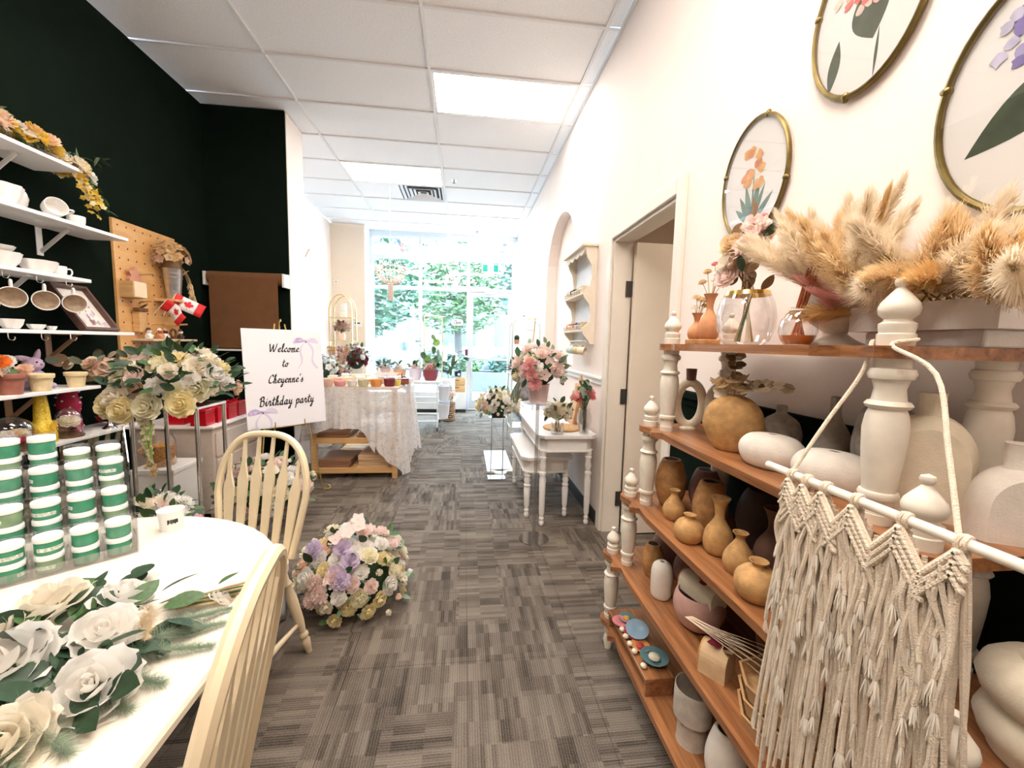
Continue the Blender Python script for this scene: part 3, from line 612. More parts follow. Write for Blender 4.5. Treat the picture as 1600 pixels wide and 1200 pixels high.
for i, l in enumerate(('lowest wooden hexagonal tray of the stack behind the macrame', 'middle wooden hexagonal tray of the stack behind the macrame', 'topmost wooden hexagonal tray of the stack behind the macrame')): tray(l, .80, .80, z4+.042*i, .15+.03*i, .135)
bb = thing('dried_grass', 'thin dried grass stalks lying across the fourth board', 'dried grass', (.72, 1.06, z4+.088), 0)
for i in range(12): f = (i-5.5)/5.5; MB().tube(crom([(-.02+.012*f, .05, .004), (.0+.02*f, -.04, .02+.006*i/12), (.05+.035*f, -.18, .03+.012*(i % 4)), (.085+.05*f, -.27-.01*(i % 3), .022+.016*(i % 4))], 4), [.0009]*13, 4).build('stalk', mat('dry_straw', (.75, .6, .42), .8), bb)
# fifth board
bx = thing('wooden_stand', 'small raised wooden board carrying painted trinkets on the lowest board', 'stand', (.70, 1.44, z5), 0)
MB().bbox(-.055, .055, -.19, .19, .052, .07, .004).build('top_board', OAK, bx); MB().bbox(-.052, .052, -.187, -.172, 0, .052, .003).build('side', OAK, bx); MB().bbox(-.052, .052, .172, .187, 0, .052, .003).build('side', OAK, bx)
DC = dict(red=(.45, .04, .05), ochre=(.7, .42, .08), blue=(.28, .42, .52), teal=(.12, .24, .26), pinkd=(.6, .2, .22), cream=(.78, .68, .5), orange=(.72, .3, .1))
def dish(c, x, y, z, r, label, knob=None, tilt=(0, 0, 0)):
    r *= 1.22; t = thing('trinket_dish', label, 'dish', (x, y, z), 0, 'painted trinket dishes'); t.rotation_euler = tilt
    MB().lathe([(0, 0), (r*.5, 0), (r*.9, r*.25), (r, r*.38), (r*.95, r*.38), (r*.5, r*.1), (0, r*.08)], 22).build('bowl', mat('glaze_'+c, DC[c], .3, var=.1), t)
    if knob: MB().ball((0, 0, r*.30), r*.42, 12, 8, 1, 1, .5).build('inner_ball', mat('glaze_'+knob, DC[knob], .3, var=.1), t)
zt = z5+.07
dish('pinkd', .668, 1.535, zt, .030, 'crimson painted dish at the far end of the small raised board'); dish('teal', .70, 1.555, zt, .028, 'dark dish with an ochre ball on the small raised board', 'ochre'); dish('blue', .705, 1.46, zt+.018, .037, 'pale blue painted dish stacked on a red dish', tilt=(.25, -.15, 0)); dish('red', .692, 1.46, zt, .033, 'red and cream dish under the pale blue dish')
dish('orange', .690, 1.395, zt, .030, 'orange red dish stacked near the blue dish', 'red'); dish('teal', .715, 1.33, zt, .042, 'large dark teal dish with a cream ball', 'cream')
for i, (x, y) in enumerate(((.655, 1.49), (.654, 1.45), (.655, 1.41), (.656, 1.37), (.66, 1.30))):
    tag(MB().ball((0, 0, .010), .012, 10, 6, 1, 1, .8).build('bead', mat('glaze_cream', DC['cream'], .3), None, (x, y, zt)), 'small cream bead in the row along the raised board edge', 'bead', 'cream beads on the raised board')
vase('stepped grey white planter cup standing on the lowest board', .725, 1.09, z5, [(0, 0), (.042, 0), (.044, .01), (.044, .07), (.047, .078), (.056, .085), (.058, .10), (.058, .175), (.054, .175), (.053, .1), (.04, .08), (0, .07)], STONE, G, name='planter_cup', cat='planter')
egg('speckled cream egg vase on the lowest board beside the stepped cup', .735, .945, z5, .105, .185, OFFW, .015)
rl = thing('twine_roll', 'small grey roll in shadow on the lowest board', 'roll', (.79, .86, z5))
MB().lathe([(.012, -.02), (.024, -.02), (.026, 0), (.024, .02), (.012, .02)], 18, (0, 0, .027), (1, .3, 0), cap=False).build('winding', GRYV, rl); MB().lathe([(.012, -.022), (.012, .022)], 12, (0, 0, .027), (1, .3, 0), cap=False).build('core', TAN, rl)
# double ring jar near
t = thing('ring_jar', 'large cream jar of two stacked rounded rings beside the macrame', 'jar', (.895, .45, z3), 0, G); t.scale = (.86,)*3
MB().lathe([(0, 0), (.07, 0), (.086, .004), (.086, .010), (.10, .03), (.108, .055), (.10, .08), (.085, .092)], 32, cap=False).build('lower_ring', CRM, t)
MB().lathe([(.085, .092), (.104, .11), (.112, .135), (.104, .16), (.085, .178), (.062, .186), (.056, .182), (.056, .14)], 32, cap=False).build('upper_ring', CRM, t)
MB().lathe([(0, .14), (.055, .145)], 24, cap=False).build('opening_shade', MOUTH_SHADE, t)  # dark disc paints the shade in the jar mouth
vase('dark grey pot at the back behind the ring jar', .93, .70, z3, egg_prof(.11, .15, .02), GRYV, G)
# ================================================================== MACRAME HANGING
mc = thing('macrame_hanging', 'cream macrame wall hanging with long fringe hung from a shelf finial on a white rod', 'wall hanging', (.612, .52, 1.15), 0)
CORD = mat('cotton_cord', (.80, .67, .52), .9, var=.10, vscale=60, bump=.6, bscale=420); FRAY = mat('frayed_cotton', (.88, .79, .67), .95)
MB().tube([(0, .215, 0), (0, -.26, 0)], .0075, 12).build('rod', mat('painted_rod', (.84, .74, .62), .4), mc)
fx, fy, fz = .745-.612, .63-.52, 1.398-1.15
MB().tube(crom([(0, .155, .004), (.05, .145, .10), (.10, .135, .19), (fx-.028, fy+.018, fz-.008), (fx-.0, fy+.033, fz+.004), (fx+.03, fy, fz+.006), (fx+.0, fy-.033, fz+.004), (fx-.03, fy-.02, fz-.006), (.09, .01, .20), (.045, -.05, .10), (0, -.105, .004)], 5), .0034, 8).build('hanging_cord', CORD, mc)
r = random.Random(5)
APEX = [.150, .118, .080, .025, -.045, -.112]          # where the bundles are knotted on the rod
def vtop(y):
    """height of the knotted zigzag edge below the rod"""
    ds = sorted(abs(y-a) for a in APEX); return -.022-min(ds[0], .04)*1.35
cords = []
def cord(y, z0, z1, x, rad, wob, drift=0, name='cord'):
    n = 8; ph = r.uniform(0, 6); pts = []
    for i in range(n+1):
        t = i/n; pts.append((x+math.sin(ph+t*5)*wob*.6, y+drift*t+math.sin(ph*1.7+t*6)*wob, z0+(z1-z0)*t))
    o = MB().tube(pts, rad, 6).build(name, CORD, mc); return pts[-1]
ends = []
for i in range(62):
    y = .160-.278*i/61; dr = (y-.02)*.25+r.uniform(-.004, .004); cord(y, vtop(y)+.012, -.60+r.uniform(-.05, .04)+.16*abs(y-.02), .004, .0034, .004, dr)
for i in range(56):
    y = .158-.272*i/55; e = cord(y, vtop(y)+.004, -.315+.10*math.sin(i*.55)+r.uniform(-.02, .02), -.006, .0034, .004, (y-.02)*.12); ends.append(e)
for i in range(46):
    y = .156-.268*i/45; e = cord(y, vtop(y)-.004, -.185+.06*math.sin(i*.9+1)+r.uniform(-.02, .02), -.012, .0034, .005, (y-.02)*.05); ends.append(e)
fm = MB()
for e in ends:
    fm.M = Matrix.Translation(e)
    for k in range(13):
        a = r.uniform(0, 6); q = r.uniform(.2, 1); fm.tube([(0, 0, .004), (math.cos(a)*.0045*q, math.sin(a)*.0045*q, -.010), (math.cos(a)*.0085*q, math.sin(a)*.0085*q, -.024-.008*r.random())], [.0012, .0009, .0004], 3, cap=False)
fm.M = Matrix(); fm.build('frayed_ends', FRAY, mc)['kind'] = 'stuff'
for a in APEX:
    MB().tube([(.009*math.cos(t), a+.004*math.sin(t*.5), .009*math.sin(t)) for t in [i*.6 for i in range(24)]], .0032, 6).build('rod_knot', CORD, mc)
    for row in range(3):
        for sg in (1, -1):
            fr = .28 if (a == APEX[0] and sg == 1) or (a == APEX[-1] and sg == -1) else 1.0
            kb = MB(); n = 11 if fr == 1 else 4
            for i in range(n):
                t = fr*i/(n-1); y = a+sg*t*.036; z = -.012-row*.014-t*.050
                kb.M = Matrix.Translation((-.012-.001*row, y, z)) @ Matrix.Rotation(sg*.7, 4, 'X'); kb.ball((0, 0, 0), .0052, 7, 5, 1, .75, 1.25)
            kb.M = Matrix(); kb.build('knot_band', CORD, mc)
            MB().tube([(-.010, a, -.008-row*.014), (-.010, a+sg*.036*fr, -.008-.050*fr-row*.014)], .004, 6).build('knot_carrier', CORD, mc)

# ================================================================== ON TOP OF THE TIERED SHELF
bk_ = thing('vase_block', 'small wooden block base carrying two terracotta bud vases', 'stand', (.85, 1.385, z1), 0)
MB().bbox(-.03, .03, -.065, .065, 0, .02, .004).build('base', TAN, bk_); MB().bbox(-.012, .012, .067, .09, 0, .02, .004).build('peg', TERR, bk_)
DRYM = mat('dry_stem', (.45, .3, .14), .8)
v1 = vase('small terracotta bud vase with cream dried blooms on the wooden block', .85, 1.425, z1+.02, bott_prof(.062, .095), TERR, None); v2 = vase('taller terracotta bud vase beside the small one on the wooden block', .85, 1.350, z1+.02, bott_prof(.072, .155), TERR, None)
f1 = thing('dried_flowers', 'cream dried strawflowers standing in the small terracotta bud vase', 'dried flowers', (.85, 1.425, z1+.02), 0)
for i in range(7):
    p = Vector((rnd.uniform(-.02, .02), -.01+rnd.uniform(-.03, .03), .125+rnd.uniform(-.015, .03))); MB().tube([(0, 0, .06), p*.75+Vector((0, 0, .025)), p], .001, 5).build('stem', DRYM, f1); bloom(f1, p, (p.x*10, p.y*10, 1), .016, rnd.choice(('straw', 'cream')), 'peony')
f2 = thing('dried_flowers', 'dried seed heads and a red globe in the taller terracotta bud vase', 'dried flowers', (.85, 1.350, z1+.02), 0)
for i, (dx, dy, h, c) in enumerate(((0, .03, .235, 'straw'), (.01, .0, .255, 'rosy'), (-.01, .04, .20, 'straw'), (0, -.03, .22, 'white'), (.01, -.05, .19, 'white'), (0, -.04, .24, 'cream'))):
    MB().tube([(0, 0, .09), (dx*.5, dy*.4, .16), (dx, dy, h)], .0012, 5).build('stem', DRYM, f2); bloom(f2, (dx, dy, h), (dx, dy, .1), .014, c, 'peony')
GOLDR = mat('gold_rim', (.75, .5, .15), .2, 1)
t = thing('glass_vase', 'clear round glass vase with a gold rim on the top board', 'vase', (.83, 1.135, z1))
MB().lathe([(0, 0), (.05, 0), (.066, .015), (.078, .05), (.080, .085), (.072, .125), (.060, .150)], 32, cap=False).build('glass_body', GLASS, t)
MB().lathe([(.0622, .145), (.0585, .157), (.0560, .157), (.0600, .145)], 32, cap=False).build('gold_rim', GOLDR, t)
t = thing('dried_bouquet', 'dried bouquet of blush roses and grasses standing in the gold rimmed glass vase', 'bouquet', (.83, 1.135, z1+.004))
R = random.Random(3)
for i in range(16):
    a = R.uniform(0, 6); e = Vector((math.cos(a)*.025, math.sin(a)*.025, .006)); q = Vector((math.cos(a+2.5)*.014, math.sin(a+2.5)*.014, .16)); w = Vector((-.01+R.uniform(-.03, .03), .02+R.uniform(-.04, .04), .26))
    MB().tube([e, q, w], .0022, 5).build('stem', R.choice((LC['mid'], DRYM, LC['cream'])), t)
for i in range(17): bloom(t, (R.uniform(-.06, .01), .01+R.uniform(-.05, .055), .19+R.uniform(0, .15)), (R.uniform(-1, -.2), R.uniform(-1, .6), .5), R.uniform(.026, .038), R.choice(('straw', 'blush', 'cream', 'dust')), 'rose', R)
for i in range(22): leaf(t, (R.uniform(-.05, .02), R.uniform(-.06, .05), .15+R.uniform(0, .2)), (R.uniform(-1, .5), R.uniform(-1, 1), .8), .05, R.choice(('brown', 'dark', 'brown')), None, R)
for i in range(4): bloom(t, (R.uniform(-.03, .02), -.01+R.uniform(-.03, .05), .33+R.uniform(0, .05)), (-.3, R.uniform(-.4, .4), 1), .014, R.choice(('wine', 'white', 'rosy')), 'peony', R)
# plumes of pampas and bunny tails
def plume(par, base, tip, wid, n, m, seed, bend=.03, fl=.03, xmax=.09):
    r = random.Random(seed); b = MB(); base = Vector(base); tip = Vector(tip); ax = tip-base; d = ax.normalized(); o1 = d.orthogonal().normalized(); o2 = d.cross(o1); side = o1*bend
    P = lambda s: base+ax*s+side*math.sin(s*PI)-Vector((0, 0, .05*s*s))
    for i in range(n):
        s = .30+.72*r.random()**.8; p = P(min(s, 1)); a = r.uniform(0, 2*PI); w = wid*math.sin(PI*min(1, max(.04, (s-.24)/.80)))**.7
        out = (o1*math.cos(a)+o2*math.sin(a)); q = p+out*w*r.uniform(.35, 1)+d*fl*r.uniform(.6, 1.6); mid = (p+q)/2+out*w*.15; q.z -= .5*w*r.random()
        q.x = min(q.x, xmax); mid.x = min(mid.x, xmax); t_ = d.cross(out)*.00075
        b.add([p-t_, p+t_, mid+t_*1.2, mid-t_*1.2, q], [(0, 1, 2, 3), (3, 2, 4)])
    st = MB().tube([P(i/8*.98) for i in range(9)], [.0018]*5+[.001]*4, 5)
    return b, st
STRAW = [petal_mat('plume_%d' % i, c) for i, c in enumerate([(.86, .68, .42), (.90, .80, .64), (.80, .56, .26), (.84, .46, .42)])]
def pampas(name, label, loc, specs, seed):
    t = thing(name, label, 'dried grass', loc); r = random.Random(seed)
    for i, (b0, tp, w, n, m) in enumerate(specs):
        b, st = plume(t, b0, tp, w, n, m, seed*50+i, r.uniform(-.05, .05)); pl = b.build('plume', STRAW[m], t); pl['kind'] = 'stuff'; st.build('stalk', DRYM, t)
    return t
# urn with pampas
u = vase('white plaster urn with a foot on the top board holding pampas', .90, .905, z1, [(0, 0), (.058, 0), (.060, .006), (.045, .014), (.026, .028), (.028, .038), (.055, .06), (.068, .09), (.072, .125), (.076, .14), (.072, .14), (.066, .12), (.05, .07), (0, .06)], OFFW, None, n=30, name='urn', cat='urn')
R = random.Random(21); sp = []
for i in range(24):
    a = R.uniform(0, 2*PI); e = R.uniform(.55, 1.2); L = R.uniform(.18, .32); d = Vector((-.35+math.cos(a)*.45, -.15+math.sin(a)*.62, e)).normalized()
    tip = Vector((0, 0, .1))+d*L; tip.x = max(-.20, min(.07, tip.x)); sp.append(((R.uniform(-.02, .02), R.uniform(-.02, .02), .075), tip, .036, 1000, R.choice((0, 1, 1, 1))))
sp.append(((.01, -.02, .075), (-.01, -.10, .36), .015, 1000, 2)); sp.append(((.0, -.01, .075), (-.02, -.06, .22), .012, 500, 2))
pampas('pampas_bunch', 'cloud of pale pampas grass with one tall orange plume in the plaster urn', (.90, .905, z1), sp, 4)
# planter with pampas
t = thing('white_planter', 'long white stepped planter on the top board by the near finial', 'planter', (.925, .70, z1), 0)
CONW = mat('white_concrete', (.74, .70, .66), .8, var=.06, vscale=20, bump=.2)
MB().bbox(-.05, .05, -.105, .105, .0, .032, .004).build('foot_block', CONW, t); b = MB().box(-.066, .066, -.13, .13, .032, .04)
for a in ((-.066, -.056, -.13, .13), (.056, .066, -.13, .13), (-.056, .056, -.13, -.12), (-.056, .056, .12, .13)): b.box(*a, .04, .085)
b.build('trough', CONW, t); MB().box(-.055, .055, -.119, .119, .04, .06).build('filling', DRYM, t)
R = random.Random(22); sp = []
for i in range(40):
    y0 = R.uniform(-.11, .10); L = R.uniform(.15, .28); d = Vector((R.uniform(-1.0, .25), R.uniform(-.9, .9), R.uniform(.35, 1))).normalized(); tip = Vector((0, y0, .06))+d*L; tip.x = max(-.20, min(.06, tip.x))
    sp.append(((R.uniform(-.02, .02), y0, .06), tip, .042, 1000, R.choice((0, 1, 0, 1, 1, 2))))
for i in range(3): sp.append(((-.02, .10, .06), (-.10-.02*i, .14+.02*i, .13+.03*i), .018, 500, 3))
pampas('pampas_bunch', 'dense golden pampas grass filling the white stepped planter', (.925, .70, z1), sp, 9)
# reed diffuser
t = thing('reed_diffuser', 'round glass reed diffuser with amber oil and rust coloured reeds', 'diffuser', (.80, .905, z1))
MB().lathe([(0, 0), (.025, 0), (.035, .012), (.041, .035), (.037, .06), (.022, .08), (.016, .086), (.018, .092)], 26, cap=False).build('flask', GLASS, t)
MB().lathe([(0, .003), (.024, .003), (.034, .013), (.037, .024), (0, .024)], 24).build('oil', mat('amber_oil', (.75, .22, .03), .1, trans=.3), t)
RD = mat('rust_reed', (.42, .12, .04), .8)
for i in range(9): a = i*.7; MB().tube([(math.cos(a)*.016, math.sin(a)*.016-.0, .012), (math.cos(a+2.6)*.008, math.sin(a+2.6)*.008-.002, .09), (.008+math.cos(a+3)*.012, -.028+math.sin(a+3)*.012, .205)], .0022, 6).build('reed', RD, t)
MB().tube([(.019*math.cos(a), .019*math.sin(a), .084) for a in [i*PI/6 for i in range(12)]], .003, 6, closed=True).build('bow', OFFW, t)
# eucalyptus in the tan disc vase
t = thing('dried_eucalyptus', 'cream dried hydrangea and eucalyptus branches in the round tan vase', 'dried flowers', (.80, 1.115, z2+.15))
R = random.Random(8)
for (e, n) in (((-.01, .0, .155), 11), ((.04, -.17, .055), 13), ((.02, .035, .07), 5), ((.05, -.09, .05), 7)):
    e = Vector(e); pts = [e*(i/8)+Vector((0, 0, .03*math.sin(i/8*PI))) for i in range(9)]; MB().tube(pts, .0016, 5).build('twig', DRYM, t)
    for i in range(n):
        f = .3+.7*i/n; p = e*f+Vector((0, 0, .03*math.sin(f*PI)))
        for s in (-1, 1): o = link('round_leaf', EUCA, t, p, orient_y((s*.7, R.uniform(-.4, .4), .4*R.uniform(-1, 1)), R.uniform(-1, 1)), R.choice((LC['cream'], LC['cream'], LC['brown']))); o.scale = (.028*R.uniform(.7, 1.1),)*3
for i in range(16): bloom(t, (R.uniform(-.045, .03), R.uniform(-.03, .05), .022+R.uniform(-.01, .045)), (R.uniform(-1, .3), R.uniform(-1, 1), .7), .026, R.choice(('straw', 'cream', 'straw')), 'star', R)

# ================================================================== OVAL FRAMED PRINTS ON THE RIGHT WALL
MATTE = mat('print_paper', (.92, .87, .82), .7)
FRM = mat('antique_gold_frame', (.20, .14, .045), .35, .85, var=.2)
def oval_frame(label, y, z, ry, rz_, fn):
    t = thing('oval_print', label, 'picture', (RX-.012, y, z), 0, 'oval framed botanical prints'); n = 48
    ring = [(0, ry*math.cos(2*PI*i/n), rz_*math.sin(2*PI*i/n)) for i in range(n)]
    MB().tube(ring, .0075, 8, closed=True, up=(1, 0, 0)).build('frame', FRM, t)
    b = MB(); b.add([(0.004, p[1], p[2]) for p in ring]+[(0.009, p[1], p[2]) for p in ring], [tuple(range(n)), tuple(range(n, 2*n))]+[(i, (i+1) % n, (i+1) % n+n, i+n) for i in range(n)]); b.build('print_backing', MATTE, t)
    for a in (.3, 1.9, 3.4, 4.95):
        p = Vector((0, ry*math.cos(a), rz_*math.sin(a))); MB().ball(p, .011, 8, 6).ball(p*1.04, .007, 8, 6).build('frame_knot', FRM, t)
    fn(t, ry, rz_)
    b = MB(); b.add([(-.004, p[1]*.97, p[2]*.97) for p in ring], [tuple(range(n))]); b.build('glazing', glass_mat('frame_glass', refl=.03), t)
    return t
INK = lambda n, c: mat('ink_'+n, c, .8, var=.25, vscale=25)
def flat(t, name, pts, x, m): b = MB(); k = len(pts); b.add([(x, y, z) for y, z in pts]+[(x+.0004, y, z) for y, z in pts], [tuple(range(k)), tuple(range(k, 2*k))]); return b.build(name, m, t)
def lf(y, z, dy, dz, w, n=8):
    """leaf outline from (y,z) to (y+dy,z+dz)"""
    L = math.hypot(dy, dz); ny, nz = -dz/L*w, dy/L*w; A = [(y+dy*i/n+ny*math.sin(PI*i/n), z+dz*i/n+nz*math.sin(PI*i/n)) for i in range(n+1)]; B = [(y+dy*i/n-ny*math.sin(PI*i/n), z+dz*i/n-nz*math.sin(PI*i/n)) for i in range(n-1, 0, -1)]; return A+B
def blob(y, z, r_, R, n=9): return [(y+r_*R.uniform(.6, 1.1)*math.cos(2*PI*i/n), z+r_*R.uniform(.6, 1.1)*math.sin(2*PI*i/n)) for i in range(n)]
def lily(t, ry, rz_):
    R = random.Random(2); g = INK('leaf_green', (.10, .20, .13)); o = INK('orange', (.85, .40, .07)); o2 = INK('orange_deep', (.80, .25, .05))
    for k, (dy, dz, w) in enumerate(((.04, .15, .014), (-.03, .16, .014), (.09, .08, .012), (-.10, .09, .012), (.0, .20, .004), (-.06, .13, .010), (.07, .12, .012))): flat(t, 'printed_leaf', lf(0, -.16, dy, dz, w), .0036-.0001*k, g)
    for i in range(16): flat(t, 'printed_petal', blob(R.uniform(-.04, .05)-.0, R.uniform(-.04, .11), .022, R), .0030-.0001*i, R.choice((o, o, o2)))
def hydr(c1, c2, c3, lv, spr):
    def f(t, ry, rz_):
        R = random.Random(6); g = INK('print_leaf', (.07, .09, .05)); a, b_, c_ = (INK('h%s%d' % (c1, i), c) for i, c in enumerate((c1, c2, c3)))
        for k, (y, z, dy, dz, w) in enumerate(lv): flat(t, 'printed_leaf', lf(y, z, dy, dz, w, 12), .0036-.0001*k, g)
        for i in range(70):
            an, q = R.uniform(0, 6.28), math.sqrt(R.random()); flat(t, 'printed_petal', blob(spr[0]+spr[2]*q*math.cos(an), spr[1]+spr[3]*q*math.sin(an), .014, R), .0030-.00003*i, R.choice((a, b_, c_)))
    return f
oval_frame('oval gold framed print of orange lilies above the dried bouquet', 1.412, 1.985, .163, .205, lily)
oval_frame('oval gold framed print of a pink hydrangea high on the wall', 1.025, 2.275, .160, .215, hydr((.75, .16, .14), (.85, .45, .38), (.85, .62, .52), ((.10, -.17, -.02, .13, .018), (-.02, -.10, .03, .16, .05), (-.03, -.20, -.005, .12, .004)), (.0, .085, .10, .10)))
oval_frame('oval gold framed print of a purple hydrangea with one large dark leaf', .640, 1.87, .182, .225, hydr((.22, .17, .42), (.42, .38, .62), (.62, .58, .74), ((.13, -.09, -.22, .14, .045), (-.02, -.05, -.02, .10, .05)), (-.0, .10, .10, .085)))
# ================================================================== OVAL TABLE
TBL = mat('cream_table_paint', (.86, .78, .66), .35, var=.04, vscale=4)
tb = thing('oval_table', 'cream painted oval table with the bouquet and jar display on it', 'table', (-1.02, .38, 0))
def oval(s): 
    pts = []
    for i in range(25): a = PI*i/24; pts.append((.55*s*math.cos(a), .57+.555*s*math.sin(a)))
    for i in range(25): a = PI+PI*i/24; pts.append((.55*s*math.cos(a), -.57+.555*s*math.sin(a)))
    return pts
b = MB(); rings = [(.97, .722), (1.0, .730), (1.0, .742), (.992, .75)]; o = [[(x, y, z) for x, y in oval(s)] for s, z in rings]; k = len(o[0])
b.v = sum([[tuple(p) for p in q] for q in o], []); 
for L in range(3):
    for i in range(k): b.f.append((L*k+i, L*k+(i+1) % k, (L+1)*k+(i+1) % k, (L+1)*k+i)); b.sm.append(False); b.mi.append(0)
b.f += [tuple(range(k))[::-1], tuple(range(3*k, 4*k))]; b.sm += [False, False]; b.mi += [0, 0]
b.build('table_top', TBL, tb)
ap = MB(); q = oval(.84); k = len(q); ap.add([(x, y, .64) for x, y in q]+[(x, y, .722) for x, y in q], [(i, (i+1) % k, (i+1) % k+k, i+k) for i in range(k)], True); ap.build('apron', TBL, tb, solid=.018)
LEGP = [(.018, 0), (.026, .02), (.03, .06), (.022, .09), (.026, .11), (.020, .13), (.030, .30), (.034, .42), (.026, .48), (.036, .50), (.036, .52), (.028, .54), (.038, .56), (.038, .70)]
for sx in (-.34, .34):
    for sy in (-.75, .75): MB().lathe(LEGP, 14, (sx, sy, 0)).build('leg', TBL, tb)

# ================================================================== WINDSOR CHAIRS
CH = mat('cream_chair_paint', (.80, .66, .44), .4, var=.05, vscale=12)
def windsor(label, loc, rz, nsl=7, H=.96):
    t = thing('windsor_chair', label, 'chair', loc, rz, 'cream hoop back windsor chairs')
    poly = [(.205*math.copysign(abs(math.cos(a))**.75, math.cos(a)), .20*math.copysign(abs(math.sin(a))**.8, math.sin(a))) for a in [2*PI*i/32 for i in range(32)]]
    MB().prism(poly, .425, .455).build('seat', CH, t)
    lean = lambda z: -.165-.19*(z-.45)
    n = 26; pts = []
    for i in range(n+1):
        a = PI*i/n; x = .205*math.copysign(abs(math.cos(a))**.72, math.cos(a))
        z = .70+(H-.70)*max(0, math.sin(a))**.9; pts.append((x, lean(z), z))
    side = [(.165+.04*i/5, lean(.45+.25*i/5), .45+.25*i/5) for i in range(5)]
    full = side+pts+[(-x, y, z) for x, y, z in side[::-1]]
    # flat bow section
    bw = MB(); P = [Vector(p) for p in full]; vs = []
    for i, p in enumerate(P):
        tn = (P[min(i+1, len(P)-1)]-P[max(i-1, 0)]).normalized(); nb = Vector((0, 1, .19)).normalized(); u = tn.cross(nb).normalized()
        for c in range(8):
            a = 2*PI*c/8+PI/8; vs.append(p+u*math.cos(a)*.015+nb*math.sin(a)*.015)
    m_ = len(P); bw.add(vs, [(i*8+j, i*8+(j+1) % 8, (i+1)*8+(j+1) % 8, (i+1)*8+j) for i in range(m_-1) for j in range(8)]+[tuple(range(8)), tuple((m_-1)*8+j for j in range(8))], True); bw.build('hoop_back', CH, t)
    for i in range(nsl):
        f = (i-(nsl-1)/2)/((nsl-1)/2); xb = f*.135; xt = f*.165
        zt = .70+(H-.70)*math.sin(math.acos(min(1, (abs(xt)/.205)**(1/.72))))**.9
        zs = [(0, .013), (.10, .014), (.35, .018), (.58, .0225), (.64, .0225), (.70, .015), (.78, .008), (1, .006)]; s_ = MB(); vv = []
        for (v, w) in zs:
            z = .455+(zt-.455)*v; x = xb+(xt-xb)*v; y = lean(z)
            vv += [(x-w, y-.005, z), (x+w, y-.005, z), (x+w, y+.005, z), (x-w, y+.005, z)]
        s_.add(vv, [(j*4+c, j*4+(c+1) % 4, (j+1)*4+(c+1) % 4, (j+1)*4+c) for j in range(len(zs)-1) for c in range(4)]+[(0, 1, 2, 3), tuple(len(vv)-4+c for c in range(4))]); s_.build('slat', CH, t)
    L = [(.012, 0), (.016, .03), (.02, .06), (.013, .075), (.02, .085), (.02, .095), (.013, .105), (.02, .16), (.022, .28), (.014, .33), (.02, .345), (.014, .36), (.016, .43)]
    for sx in (-1, 1):
        for sy in (-1, 1):
            a = Vector((sx*.21, sy*.19-.01, 0)); c = Vector((sx*.14, sy*.13, .43)); d = (c-a); MB().lathe([(r_, h*d.length/.43) for r_, h in L], 12, a, d.normalized()).build('leg', CH, t)
        MB().tube([(sx*.185, -.165, .15), (sx*.185, 0, .15), (sx*.185, .155, .15)], [.008, .013, .008], 8).build('stretcher', CH, t)
    MB().tube([(-.185, 0, .15), (0, 0, .15), (.185, 0, .15)], [.008, .013, .008], 8).build('stretcher', CH, t)
    return t
windsor('cream windsor chair with hoop back at the rounded end of the oval table', (-.915, 1.62, 0), PI-.22, nsl=6)
windsor('cream windsor chair tucked against the long side of the oval table', (-.60, .66, 0), PI/2+.17, nsl=6, H=.985)

# ================================================================== BOUQUET LYING ON THE TABLE
bq = thing('rose_bouquet', 'loose bouquet of large white roses with dark leaves lying on the oval table', 'bouquet', (-.70, .85, .75))
R = random.Random(14)
def W2(x, y, z): return Vector((x+.70, y-.85, z-.75))
for (x, y, z, s, dx, dy, c) in ((-.618, .712, .795, .058, .25, -.5, 'white'), (-.700, .842, .80, .054, .2, -.4, 'white'), (-.752, .955, .80, .050, .1, .1, 'white'), (-.885, .945, .80, .060, -.2, -.1, 'cream'), (-.80, .775, .80, .062, 0, -.5, 'white'), (-.665, .635, .785, .050, .1, -.7, 'cream'), (-.905, .87, .79, .045, -.3, -.3, 'cream'), (-.57, .985, .77, .026, .5, .6, 'white')): bloom(bq, W2(x, y, z-.018), (dx, dy, .8), s*1.08, c, 'rosehi', R)
for (x, y, dx, dy, s) in ((-.80, .83, -1, .2, .10), (-.76, .80, -1, -.3, .11), (-.72, .77, -.5, -.9, .10), (-.66, .76, .5, -.3, .09), (-.62, .80, 1, .2, .08), (-.80, 1.03, -.3, 1, .09), (-.70, .985, .5, 1, .085), (-.66, .94, 1, .6, .08), (-.84, 1.0, -.6, .8, .09), (-.62, .88, 1, .1, .075), (-.60, .86, .9, -.6, .07), (-.75, .70, -.6, -1, .10), (-.70, .66, .2, -1, .09), (-.87, .81, -1, -.5, .09), (-.73, .90, .3, .2, .08), (-.67, .80, .2, .2, .08), (-.78, .90, -.3, .4, .09), (-.585, 1.0, .7, .7, .05), (-.72, .72, 0, .1, .08), (-.85, .88, -.5, .5, .08)):
    for k in range(2): leaf(bq, W2(x+R.uniform(-.02, .02), y+R.uniform(-.02, .02), .762+R.uniform(0, .03)), (dx+R.uniform(-.3, .3), dy+R.uniform(-.3, .3), R.uniform(.0, .25)), s*R.uniform(.8, 1.05), R.choice(('dark', 'dark', 'mid')), None, R)
for i in range(34):
    f = R.random(); x, y = -.60-.28*f+R.uniform(-.06, .06), .68+.26*f+R.uniform(-.06, .06); leaf(bq, W2(x, y, .772+R.uniform(0, .02)), (R.uniform(-1, 1), R.uniform(-1, 1), R.uniform(.05, .4)), R.uniform(.06, .09), 'dark', None, R)
